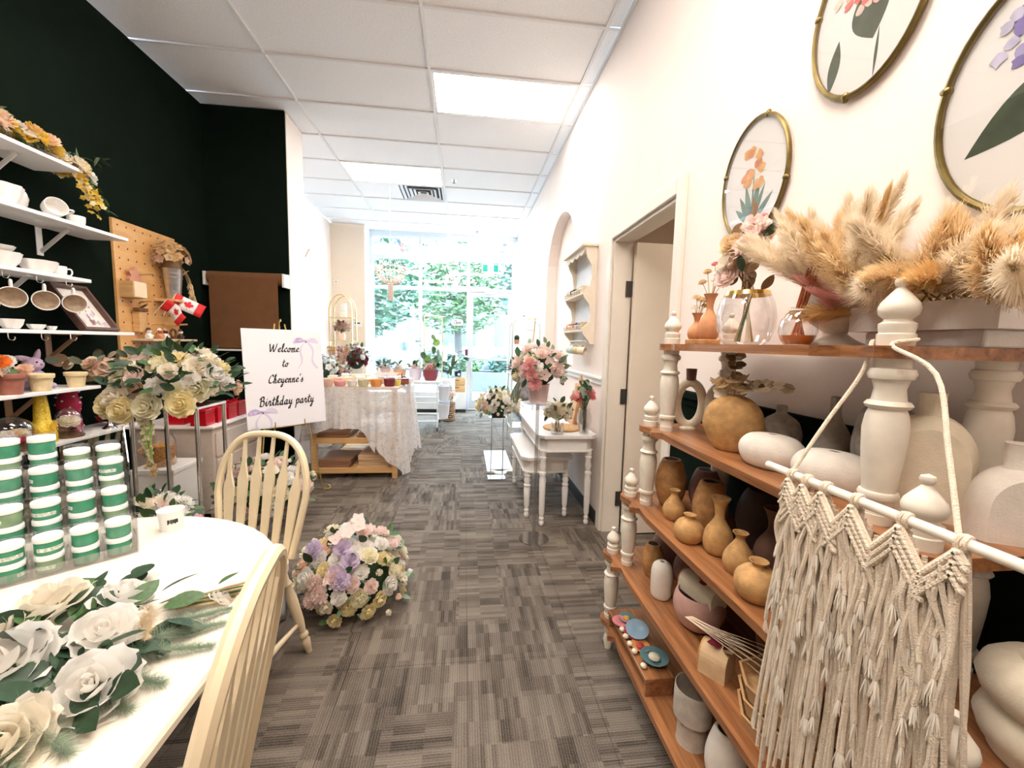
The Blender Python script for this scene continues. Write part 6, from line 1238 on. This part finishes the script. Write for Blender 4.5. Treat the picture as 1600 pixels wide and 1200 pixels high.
# flower ball on silver stand with white board on floor
t = thing('ball_stand', 'slim silver stand carrying the round rose ball beside the white bench', 'stand', (.335, 4.06, 0))
for x, y in ((-.05, 0), (.07, 0)): MB().tube([(x, y, .012), (x, y, .63)], .006, 8).build('rod', TUB, t)
MB().bbox(-.08, .10, -.06, .06, .63, .638, .002).build('top_plate', TUB, t); MB().bbox(-.08, .10, -.06, .06, 0, .012, .003).build('base_plate', TUB, t)
t = thing('rose_ball', 'round ball of white, cream and blush roses on the slim silver stand', 'flower arrangement', (.345, 4.06, .638)); arrangement(t, (.01, 0, .13), .17, 44, .046, ('white', 'cream', 'cream', 'blush', 'yellow', 'white', 'lemon'), ('rose', 'rose', 'peony', 'bud'), -.5, 60, ('dark', 'mid', 'sage'), (1.25, 1, .9), 71, .06)
MB().lathe([(0, 0), (.06, 0), (.07, .05), (0, .05)], 16).build('foam_dish', BLACKB, t)
t = thing('white_board', 'white scalloped board lying on the carpet beside the bench', 'board', (.40, 4.65, 0)); MB().bbox(-.14, .14, -.42, .42, 0, .02, .004).build('panel', NW, t); MB().bbox(-.11, .11, -.38, .38, .0205, .028, .003).build('raised_field', NW, t); MB().lathe([(0, 0), (.07, 0), (.07, .02), (0, .02)], 24, (0, -.44, 0)).build('scallop', NW, t)
# ================================================================== WALL RACK
RK = mat('rack_cream', (.82, .72, .58), .5, var=.03); wk = thing('wall_rack', 'cream wall rack with beadboard back, railed shelves and hanging mugs', 'wall rack', (RX-.0006, 3.465, 1.37))
for y in (-.29, .272):
    prof = [(0, .02), (-.035, .02), (-.05, .05), (-.095, .10), (-.10, .12), (-.10, .15), (-.05, .19), (-.035, .25), (-.05, .33), (-.095, .39), (-.10, .41), (-.10, .44), (-.05, .48), (-.035, .55), (-.045, .64), (-.08, .70), (-.10, .78), (0, .78)]; b = MB(); b.M = Matrix.Translation((0, y, 0)) @ Matrix.Rotation(PI/2, 4, 'X') @ Matrix.Scale(-1, 4, (0, 0, 1)); b.prism(prof, 0, .018); b.build('side_panel', RK, wk)
for k in range(9): MB().bbox(-.010, -.001, -.271+.0603*k, -.2135+.0603*k, .02, .78, .002).build('beadboard_slat', mat('bead_white', (.84, .86, .88), .5), wk)
for z in (.12, .41):
    MB().bbox(-.112, -.011, -.289, .289, z, z+.014, .002).build('shelf', RK, wk); MB().bbox(-.112, -.105, -.289, .289, z+.045, z+.055, .002).build('rail', RK, wk)
    for k in range(12): MB().lathe([(.004, 0), (.005, .010), (.003, .015), (.006, .022), (.003, .031)], 8, (-.1085, -.275+.05*k, z+.014)).build('spindle', RK, wk)
MB().bbox(-.13, 0, -.31, .31, .78, .80, .004).build('cornice', RK, wk); b = MB(); n = 30
for k in range(n):
    y = -.285+.57*k/n; d = .03+.025*abs(math.sin(k*.42)); b.box(-.104, -.096, y, y+.57/n, .78-d, .78)
b.build('scalloped_valance', RK, wk)
for y in (-.24, -.16): MB().ball((-.06, y, .818), .016, 10, 8).build('knob', RK, wk)
GG = 'trinkets on the wall rack'
for (y, z, c, l) in ((.17, .424, (.66, .5, .4), 'small tan cup on the upper rack shelf'), (.06, .424, (.03, .03, .035), 'black bird figure on the upper rack shelf'), (-.18, .424, (.7, .6, .42), 'cream jug on the upper rack shelf'), (.15, .134, (.78, .3, .06), 'orange cup on the lower rack shelf'), (-.06, .134, (.05, .06, .3), 'deep blue cup on the lower rack shelf'), (-.20, .134, (.6, .5, .3), 'straw coloured cup on the lower rack shelf')):
    t = thing('small_cup', l, 'cup', (RX-.058, 3.465+y, 1.37+z), 0, GG); m = mat('trinket_'+l[:9], c, .35)
    MB().lathe([(0, 0), (.022, 0), (.034, .03), (.036, .065), (.032, .065), (.028, .03), (0, .01)], 18).build('cup', m, t); MB().tube(crom([(-.034, 0, .055), (-.055, 0, .05), (-.055, 0, .025), (-.03, 0, .02)], 4), .004, 6).build('handle', m, t)
for y, c, l in ((-.25, (.80, .66, .52), 'cream mug hanging lowest on the wall rack'), (-.15, (.62, .45, .16), 'ochre mug hanging from the wall rack'), (-.04, (.45, .52, .44), 'sage green mug hanging from the wall rack'), (.10, (.6, .62, .6), 'grey mug hanging at the far side of the wall rack')):
    t = thing('hanging_mug', l, 'mug', (RX-.085, 3.465+y, 1.335), 0, 'mugs hanging from the wall rack'); t.rotation_euler = HANGR; t.scale = (.8,)*3; m = mat('mugglaze_'+l[:7], c, .4)
    MB().lathe([(0, 0), (.032, 0), (.04, .02), (.042, .075), (.039, .075), (.036, .02), (0, .012)], 20, (0, 0, -.04)).build('cup', m, t); MB().tube(crom([(.038, 0, .02), (.062, 0, .02), (.066, 0, -.005), (.04, 0, -.02)], 4), .0045, 7).build('handle', m, t)
MB().tube([(-.06, -.272, .045), (-.06, .272, .045)], .006, 8).build('mug_bar', RK, wk)
# ================================================================== WIRE RACK BY THE DOOR
WR = mat('pale_wire', (.66, .62, .56), .35, .5); w_ = thing('wire_rack', 'pale metal wire rack with arched top near the entrance', 'rack', (.80, 5.55, 0))
for x in (-.17, .19):
    MB().tube(crom([(x, -.2, 0), (x, -.2, 1.5), (x*.95, -.17, 1.62), (x*.7, -.1, 1.70), (x*.4, 0, 1.74)], 5), .008, 8).build('side_wire', WR, w_); MB().tube(crom([(x, .2, 0), (x, .2, 1.5), (x*.95, .17, 1.62), (x*.7, .1, 1.70), (x*.4, 0, 1.74)], 5), .008, 8).build('side_wire', WR, w_)
for z in (.25, .62, .98, 1.36):
    b = MB()
    for p, q in (((-.17, -.2), (.19, -.2)), ((-.17, .2), (.19, .2)), ((-.17, -.2), (-.17, .2)), ((.19, -.2), (.19, .2))): b.tube([(*p, z), (*q, z)], .006, 6)
    b.build('shelf_frame', WR, w_); MB().box(-.165, .185, -.195, .195, z+.006, z+.012).build('glass_shelf', GLASS, w_)
MB().tube([(-.17, -.2, 1.56), (.19, -.2, 1.56)], .005, 6).build('cross_wire', WR, w_); MB().ball((.0, 0, 1.76), .02, 10, 8).build('finial', WR, w_)
t = thing('small_mirror', 'gold framed mirror standing on the wire rack', 'mirror', (.88, 5.52, 1.373)); t.rotation_euler = (0, .12, .5); MB().bbox(-.008, .0, -.09, .09, 0, .36, .004).build('frame', GOLD, t); MB().box(-.0095, -.0085, -.075, .075, .015, .345).build('mirror_glass', CHROME, t)
t = thing('cactus_pot', 'small round cactus in a terracotta pot on the wire rack', 'plant', (.70, 5.45, 1.373)); MB().lathe([(0, 0), (.03, 0), (.042, .06), (.036, .06), (0, .05)], 16).build('pot', TERR, t); MB().ball((0, 0, .085), .038, 12, 8, 1, 1, 1.1).build('cactus', LC['dark'], t)
t = thing('fabric_drape', 'striped grey throw hanging on the wire rack', 'throw', (.80, 5.40, .66)); MB().sheet(lambda u, v: (-.08+.22*u, -.075+.012*math.sin(u*14), .66*v-.04), 16, 6).build('cloth', mat('grey_stripe', (.35, .32, .32), .9, var=.4, vscale=20), t, solid=.004)
t = thing('white_posy', 'white blooms and dark leaves on the wire rack shelf', 'flowers', (.68, 5.42, .992)); arrangement(t, (0, 0, .08), .08, 12, .04, ('white', 'grey', 'white'), ('rose', 'peony'), -.3, 20, ('dark', 'mid'), (1.2, 1, .9), 81, .05)
# ================================================================== EXIT SIGN
ex = thing('exit_sign', 'white and green running man exit sign hanging from the ceiling', 'sign', (.46, 7.6, 2.66)); TEAL = mat('exit_green', (.01, .30, .22), .4, emit=(.0, .30, .22), es=.25); FIG = mat('exit_white', (.85, .95, .9), .4, emit=(.8, .95, .9), es=.3)
MB().bbox(-.155, .155, -.02, .02, 0, .15, .004).build('housing', WHITE, ex); MB().box(-.14, -.055, -.0225, -.0205, .015, .135).build('green_panel', TEAL, ex); MB().box(.055, .14, -.0225, -.0205, .015, .135).build('green_panel', TEAL, ex); MB().box(-.053, .053, -.0225, -.0205, .015, .135).build('white_panel', FIG, ex)
MB().ball((.006, -.024, .115), .011, 8, 6, 1, .2, 1).bar((.004, -.024, .10), (-.006, -.024, .068), .014, .003, (0, 1, 0)).bar((-.006, -.024, .07), (.022, -.024, .05), .009, .003, (0, 1, 0)).bar((.022, -.024, .05), (.022, -.024, .028), .008, .003, (0, 1, 0)).bar((-.006, -.024, .068), (-.02, -.024, .045), .009, .003, (0, 1, 0)).bar((-.02, -.024, .045), (-.04, -.024, .04), .008, .003, (0, 1, 0)).bar((.004, -.024, .098), (.03, -.024, .085), .007, .003, (0, 1, 0)).bar((.002, -.024, .098), (-.025, -.024, .085), .007, .003, (0, 1, 0)).build('running_man', TEAL, ex)
for x in (-.0,): MB().tube([(x, 0, .15), (x, 0, CZ-2.66)], .006, 8).build('hanger_rod', ALU, ex)
MB().bbox(-.05, .05, -.03, .03, CZ-2.66-.02, CZ-2.66-.0005, .003).build('ceiling_plate', WHITE, ex)
# ================================================================== CHANDELIER AND HANGING FLOWERS
BEAD = mat('blush_bead', (.82, .66, .56), .6); ch = thing('bead_chandelier', 'blush wooden bead chandelier hanging in front of the window', 'chandelier', (-1.04, 6.0, 0))
MB().tube([(0, 0, CZ), (0, 0, 2.42)], .003, 6).build('cord', WHITE, ch); MB().tube([(.20*math.cos(a), .20*math.sin(a), 2.40) for a in [2*PI*i/28 for i in range(28)]], .008, 8, closed=True).build('hoop', BEAD, ch)
for i in range(22):
    a = 2*PI*i/22; b = MB()
    for k in range(9): t_ = k/8; rr = .20*math.cos(t_*1.25)+.0; b.ball((rr*math.cos(a), rr*math.sin(a), 2.39-.20*math.sin(t_*1.5)), .0125, 7, 5)
    b.build('bead_string', BEAD, ch)
for i in range(10):
    a = 2*PI*i/10; b = MB()
    for k in range(10): b.ball((.03*math.cos(a), .03*math.sin(a), 2.17-.024*k), .011, 7, 5)
    b.build('bead_tassel', BEAD, ch)
for i in range(8): a = 2*PI*i/8; MB().tube([(.19*math.cos(a), .19*math.sin(a), 2.40), (0, 0, 2.62)], .0025, 5).build('hanger_string', BEAD, ch)
for x, y, z, l in ((-1.02, 7.3, 3.02, 'hanging bunch of pink blossoms above the bead chandelier'), (-.30, 7.4, 3.06, 'hanging bunch of pink blossoms in the middle window pane'), (.36, 7.2, 3.02, 'hanging bunch of pale blossoms near the exit sign'), (-.24, 7.7, 2.52, 'low hanging cluster of pink blossoms by the open sign')):
    t = thing('hanging_blossoms', l, 'flowers', (x, y, z), 0, 'hanging blossom bunches at the window'); MB().tube([(0, 0, 0), (0, 0, CZ-z)], .002, 5).build('thread', WHITE, t); R = random.Random(int(x*100))
    for i in range(34): p = Vector((R.uniform(-.15, .15), R.uniform(-.12, .12), R.uniform(-.15, .12))); bloom(t, p, p, .042, R.choice(('blush', 'white', 'blush')), 'star', R)
    for i in range(12): p = Vector((R.uniform(-.1, .1), R.uniform(-.1, .1), R.uniform(-.1, .1))); MB().tube([(0, 0, 0), p*1.3], .0018, 4).build('twig', DRYM, t)
# ================================================================== OPEN SIGN, THERMOSTAT, WALL SENSOR
op = thing('open_sign', 'white oval open sign with black script on the window', 'sign', (-.145, FY-.012, 1.78)); n = 40; b = MB(); pts = [(.125*math.copysign(abs(math.cos(a))**.6, math.cos(a)), .075*math.copysign(abs(math.sin(a))**.6, math.sin(a))) for a in [2*PI*i/n for i in range(n)]]; b.M = Matrix.Rotation(PI/2, 4, 'X'); b.prism(pts, .0, .006); b.build('plate', LID, op); b = MB(); b.M = Matrix.Rotation(PI/2, 4, 'X'); 
b.tube([(x*.97, z*.97, .0062) for x, z in pts], .003, 5, closed=True); b.build('border', INKD, op); script_line(op, 'Open', 0, -.028, .085, INKD, -.0072, nib=.14)
th = thing('thermostat', 'white wall thermostat on the beige wall', 'thermostat', (-1.99, 7.999, 1.62)); MB().bbox(-.07, .07, -.03, 0, 0, .10, .006).build('case', WHITE, th); MB().box(-.05, .05, -.0315, -.0305, .06, .085).build('display', INKD, th)
sn = thing('wall_sensor', 'small round white sensor on the beige wall', 'sensor', (-2.36, 7.999, 2.44)); MB().lathe([(0, 0), (.04, 0), (.036, .025), (0, .03)], 18, ax=(0, -1, 0)).build('dome', WHITE, sn); MB().lathe([(0, .026), (.012, .026), (.010, .032), (0, .034)], 12, ax=(0, -1, 0)).build('lens', INKD, sn)
# ================================================================== GOLD ARCH STAND, DRAPE, FLOWERS FAR LEFT
ga = thing('arch_stand', 'gold arched display stand by the beige wall', 'stand', (-2.13, 7.55, 0))
for y in (-.14, .14): MB().tube([(-.19, y, 0), (-.19, y, 1.85)]+[(.19*math.cos(a), y, 1.85+.30*math.sin(a)) for a in [PI-PI*i/14 for i in range(1, 14)]]+[(.19, y, 1.85), (.19, y, 0)], .010, 8).build('arch', GOLD, ga)
for z in (.45, .9, 1.35, 1.75): MB().bbox(-.185, .185, -.135, .135, z, z+.014, .002).build('shelf', GOLD if z > 1 else GLASS, ga)
for x in (-.19, .19): MB().tube([(x, -.14, .3), (x, .14, .3)], .007, 6).build('cross_bar', GOLD, ga)
t = thing('white_vase', 'white ribbed vase on the top of the gold stand', 'vase', (-2.10, 7.5, 1.764)); MB().lathe([(0, 0), (.05, 0), (.06, .1), (.05, .22), (.055, .24), (.045, .24), (0, .2)], 16).build('body', OFFW, t); MB().lathe([(.056, .10), (.062, .11), (.056, .12)], 16, cap=False).build('band', GOLD, t)
t = thing('dark_posy', 'dark wine coloured flowers in a peach vase on the gold stand', 'flowers', (-2.13, 7.5, 1.364)); arrangement(t, (0, 0, .22), .10, 14, .05, ('wine', 'mauve', 'dust'), ('peony', 'rose'), -.4, 16, ('dark', 'brown'), (1.2, 1, 1), 91, .07); MB().lathe([(0, 0), (.05, 0), (.06, .08), (.04, .14), (0, .13)], 14).build('peach_vase', PC['peach'], t)
dp = thing('macrame_drape', 'cream gauze drape with fringe hanging from a branch on the left wall', 'drape', (-2.44, 6.5, 2.45))
MB().tube([(.02, .35, .32), (.02, .0, .0), (.02, -.30, -.75)], .009, 7).build('branch', DRYM, dp)
MB().sheet(lambda u, v: (.03+.02*math.sin(u*20), -.28+.70*u, (.10-.55*(1-u)**2*1.0)+(-1.35-.25*math.sin(u*3))*v), 26, 10).build('gauze', mat('gauze', (.84, .76, .64), .9, alpha=.8), dp)
for k in range(24): y = -.27+.029*k; u = k/23; MB().tube([(.03, y, .10-.55*(1-u)**2-1.35-.25*math.sin(u*3)), (.032, y, -.55*(1-u)**2-1.55-.25*math.sin(u*3))], .004, 5).build('fringe_cord', CORD, dp)
for i, (x, y, hh, rad, cs, lb, zb) in enumerate(((-1.80, 5.45, .86, .17, ('white', 'blue', 'grey', 'white'), 'pale blue and white flowers in a tall white vase behind the welcome sign', 0), (-1.60, 6.3, .95, .18, ('wine', 'mauve', 'white', 'dust'), 'dark berry and white flower arrangement in front of the gold stand', 0), (-1.72, 5.85, .72, .16, ('mauve', 'dust', 'white'), 'dusty dried flower spikes beside the drape', 0))):
    t = thing('floor_vase', lb, 'flower arrangement', (x, y, zb)); MB().lathe([(0, 0), (.09, 0), (.11, hh*.3), (.07, hh*.8), (.09, hh), (.08, hh), (0, hh*.9)], 20).build('vase_body', OFFW, t)
    arrangement(t, (0, 0, hh+.14), rad, 26, .045, cs, ('peony', 'star', 'rose'), -.4, 40, ('dark', 'sage', 'mid'), (1, 1, 1.15), 100+i, .08)
    if i == 2:
        for k in range(12): a = k*.9; e = Vector((math.cos(a)*.12, math.sin(a)*.12, hh+.55)); MB().tube([(0, 0, hh), e], .003, 5).build('spike', DRYM, t); [bloom(t, Vector((0, 0, hh)).lerp(e, .6+.4*q/5), (R.uniform(-1, 1), R.uniform(-1, 1), .5), .024, R.choice(('mauve', 'dust', 'tan')), 'peony', R) for q in range(6)]
# ================================================================== WHITE CART, POTS AND PLANTS AT THE WINDOW
WM = mat('white_metal', (.84, .85, .87), .4, .1); ct = thing('rolling_cart', 'white metal rolling cart with black casters in front of the window', 'cart', (-.72, 6.62, 0))
for x in (-.62, .32):
    for y in (-.34, .34):
        MB().tube([(x, y, .06), (x, y, .74)], .012, 8).build('post', WM, ct); MB().lathe([(0, -.012), (.026, -.012), (.026, .012), (0, .012)], 14, (x, y, .026), (1, 0, 0)).bbox(x-.016, x+.016, y-.012, y+.012, .045, .062, .002).build('caster', BLACKB, ct)
for z in (.16, .44):
    b = MB()
    for p, q in (((-.62, -.34), (.32, -.34)), ((-.62, .34), (.32, .34)), ((-.62, -.34), (-.62, .34)), ((.32, -.34), (.32, .34))): b.tube([(*p, z), (*q, z)], .010, 7)
    for k in range(7): b.tube([(-.62, -.28+.095*k, z-.004), (.32, -.28+.095*k, z-.004)], .003, 5)
    b.build('wire_shelf', WM, ct)
MB().tube([(.32, -.34, .16), (.32, .34, .30)], .008, 6).build('brace', WM, ct); MB().bbox(-.65, .35, -.37, .37, .74, .775, .006).build('top_tray', WM, ct)
for k, (y, z) in enumerate(((-.19, .47), (-.25, .19), (.06, .47), (.10, .19))):
    t = thing('white_bucket', 'white bucket hooked on the side of the rolling cart, %s' % ('upper by the aisle', 'lower by the aisle', 'upper by the window', 'lower by the window')[k], 'bucket', (-.31, 6.62+y, z), 0, 'buckets on the cart'); MB().lathe([(0, 0), (.07, 0), (.088, .22), (.092, .225), (.084, .225), (.066, .01), (0, .01)], 20).build('pail', mat('bucket_white', (.80, .83, .88), .4), t); MB().tube([(.088*math.cos(a), .088*math.sin(a), .215) for a in [2*PI*i/20 for i in range(20)]], .003, 5, closed=True).build('rim', WM, t)
def planter(label, x, y, r_, h, m, fill, sd, cols, leaves=16):
    t = thing('plant_pot', label, 'pot', (x, y, .775), 0, 'pots on the rolling cart'); MB().lathe([(0, 0), (r_*.7, 0), (r_*.9, h*.4), (r_, h), (r_*.93, h), (r_*.85, h*.85), (0, h*.8)], 24).build('pot_body', m, t); arrangement(t, (0, 0, h+.02), r_*.6, 9, .04, cols, ('rose', 'peony'), -.1, leaves, ('mid', 'dark', 'pale'), (1.1, 1, .9), sd, .08, core=False, lout=1.4)
planter('dusty pink pot with white orchids on the rolling cart', -1.24, 6.55, .115, .17, mat('dusty_pink', (.62, .42, .40), .6), None, 111, ('white', 'blush', 'grey'), 24); planter('orange and white patterned pot on the rolling cart', -1.00, 6.50, .105, .16, mat('orange_pot', (.70, .36, .20), .6, var=.3, vscale=12), None, 112, ('white', 'cream'), 6); planter('pale lilac pot on the rolling cart', -.76, 6.55, .105, .18, mat('pale_lilac', (.76, .70, .76), .6), None, 113, ('blush', 'white'), 8); planter('burgundy bowl pot with pink flowers on the rolling cart', -.52, 6.50, .125, .17, mat('burgundy', (.24, .035, .05), .35), None, 114, ('blush', 'pink', 'cream'), 18)
gs = thing('vine_trellis', 'gold rectangular trellis stand with climbing green leaves', 'plant stand', (-.50, 6.82, .775))
for x in (-.15, .14): MB().tube([(x, 0, .018), (x, 0, 1.02)], .010, 8).build('upright', GOLD, gs)
MB().tube([(-.15, 0, 1.02), (.14, 0, 1.02)], .010, 8).build('top_bar', GOLD, gs); MB().tube([(-.15, 0, .45), (.14, 0, .45)], .007, 8).build('mid_bar', GOLD, gs); MB().bbox(-.17, .16, -.08, .08, 0, .018, .003).build('base', GOLD, gs)
R = random.Random(120)
for i in range(11): p = (R.uniform(-.28, .20), R.uniform(-.06, .02), .30+R.uniform(0, .40)); MB().tube([(0, 0, .02), (p[0]*.5, p[1], p[2]*.8), p], .003, 5).build('vine', LC['mid'], gs); o = leaf(gs, p, (R.uniform(-.5, .8), -.3, R.uniform(-1, .5)), .13, R.choice(('mid', 'lime', 'mid')), EUCA, R)
ob = thing('orchid', 'dark leaved plant in a white pot at the end of the cart', 'plant', (-.28, 7.55, .0)); MB().lathe([(0, 0), (.10, 0), (.12, .70), (.10, .70), (0, .66)], 18).build('tall_white_pot', WHITE, ob)
for i in range(16): leaf(ob, (R.uniform(-.05, .05), R.uniform(-.05, .05), .70+R.uniform(0, .25)), (R.uniform(-1, 1), R.uniform(-.6, .3), R.uniform(.1, 1)), .24, R.choice(('dark', 'mid')), LONGL, R)
for i in range(8): bloom(ob, (R.uniform(-.1, .15), R.uniform(-.1, .1), 1.05+R.uniform(0, .3)), (R.uniform(-1, 1), -1, .3), .045, R.choice(('blush', 'white')), 'star', R)
for i in range(4): MB().tube([(0, 0, .7), (R.uniform(-.08, .12), 0, 1.0), (R.uniform(-.1, .15), R.uniform(-.1, .1), 1.3)], .004, 5).build('flower_stem', LC['mid'], ob)
for i, z in enumerate((.40, .545)):
    t = thing('wooden_crate', ('lower', 'upper')[i]+' pine crate with a hand slot on the window ledge', 'crate', (-.13, 8.17, z), 0, 'crates on the ledge'); b = MB(); MB().bbox(-.16, .16, -.13, .13, 0, .012, .002).build('bottom', PINE, t)
    for a in ((-.16, .16, -.13, -.115), (-.16, .16, .115, .13), (-.16, -.145, -.115, .115), (.145, .16, -.115, .115)): MB().bbox(*a, .0125, .135, .003).build('side', PINE, t)
    MB().bbox(-.045, .045, -.1315, -.1295, .080, .100, .001).build('hand_slot', DKWOOD, t)
pt = thing('potted_plant', 'leafy green plant in a black pot standing on the pine crates', 'plant', (-.12, 8.15, .681)); MB().lathe([(0, 0), (.065, 0), (.085, .16), (.075, .16), (0, .14)], 18).build('pot', BLACKB, pt); MB().lathe([(0, 0), (.025, 0), (.025, .001), (0, .001)], 12, (.02, -.077, .07), (0, -1, 0)).build('round_sticker', LID, pt)
for i in range(34): a = R.uniform(0, 6.28); e = R.uniform(.05, .22); p = (math.cos(a)*e, math.sin(a)*e*.7, .20+R.uniform(0, .25)); leaf(pt, p, (math.cos(a), math.sin(a), R.uniform(-.5, .4)), .13, R.choice(('mid', 'mid', 'dark')), None, R)
for i in range(10): a = i*.63; MB().tube([(0, 0, .13), (math.cos(a)*.05, math.sin(a)*.05, .25), (math.cos(a)*.14, math.sin(a)*.1, .38)], .003, 5).build('stem', LC['mid'], pt)
wkb = thing('wicker_basket', 'woven wicker basket with dried pink foliage on the floor by the cart', 'basket', (-.26, 7.18, 0)); WK = mat('wicker', (.42, .26, .15), .8, var=.3, vscale=40)
for k in range(10): MB().tube([((.10+.012*math.sin(a*8+PI*(k % 2)))*math.cos(a), (.10+.012*math.sin(a*8+PI*(k % 2)))*math.sin(a), .02+.033*k) for a in [2*PI*i/48 for i in range(48)]], .012, 6, closed=True).build('woven_band', WK, wkb)
MB().lathe([(0, 0), (.09, 0), (.09, .32)], 20, cap=False).build('lining', DKWOOD, wkb)
for i in range(26): leaf(wkb, (R.uniform(-.06, .06), R.uniform(-.06, .06), .33+R.uniform(0, .15)), (R.uniform(-1, 1), R.uniform(-1, .5), 1), .16, R.choice(('brown', 'cream', 'sage')), None, R)
for i in range(8): bloom(wkb, (R.uniform(-.1, .1), R.uniform(-.1, .1), .45+R.uniform(0, .1)), (0, -1, .6), .05, R.choice(('dust', 'blush', 'mauve')), 'peony', R)
hr = thing('door_pull', 'curved dark rod with a small red tag beside the glass door', 'hanger', (.0, 8.33, 1.02)); MB().tube(crom([(-.36, -.06, .0), (-.25, -.06, .10), (-.10, -.05, .18), (.04, .0, .20)], 5), .008, 8).build('rod', DKWOOD, hr); MB().bbox(.02, .07, -.03, .0, .10, .22, .006).build('red_tag', PC['wine'], hr)
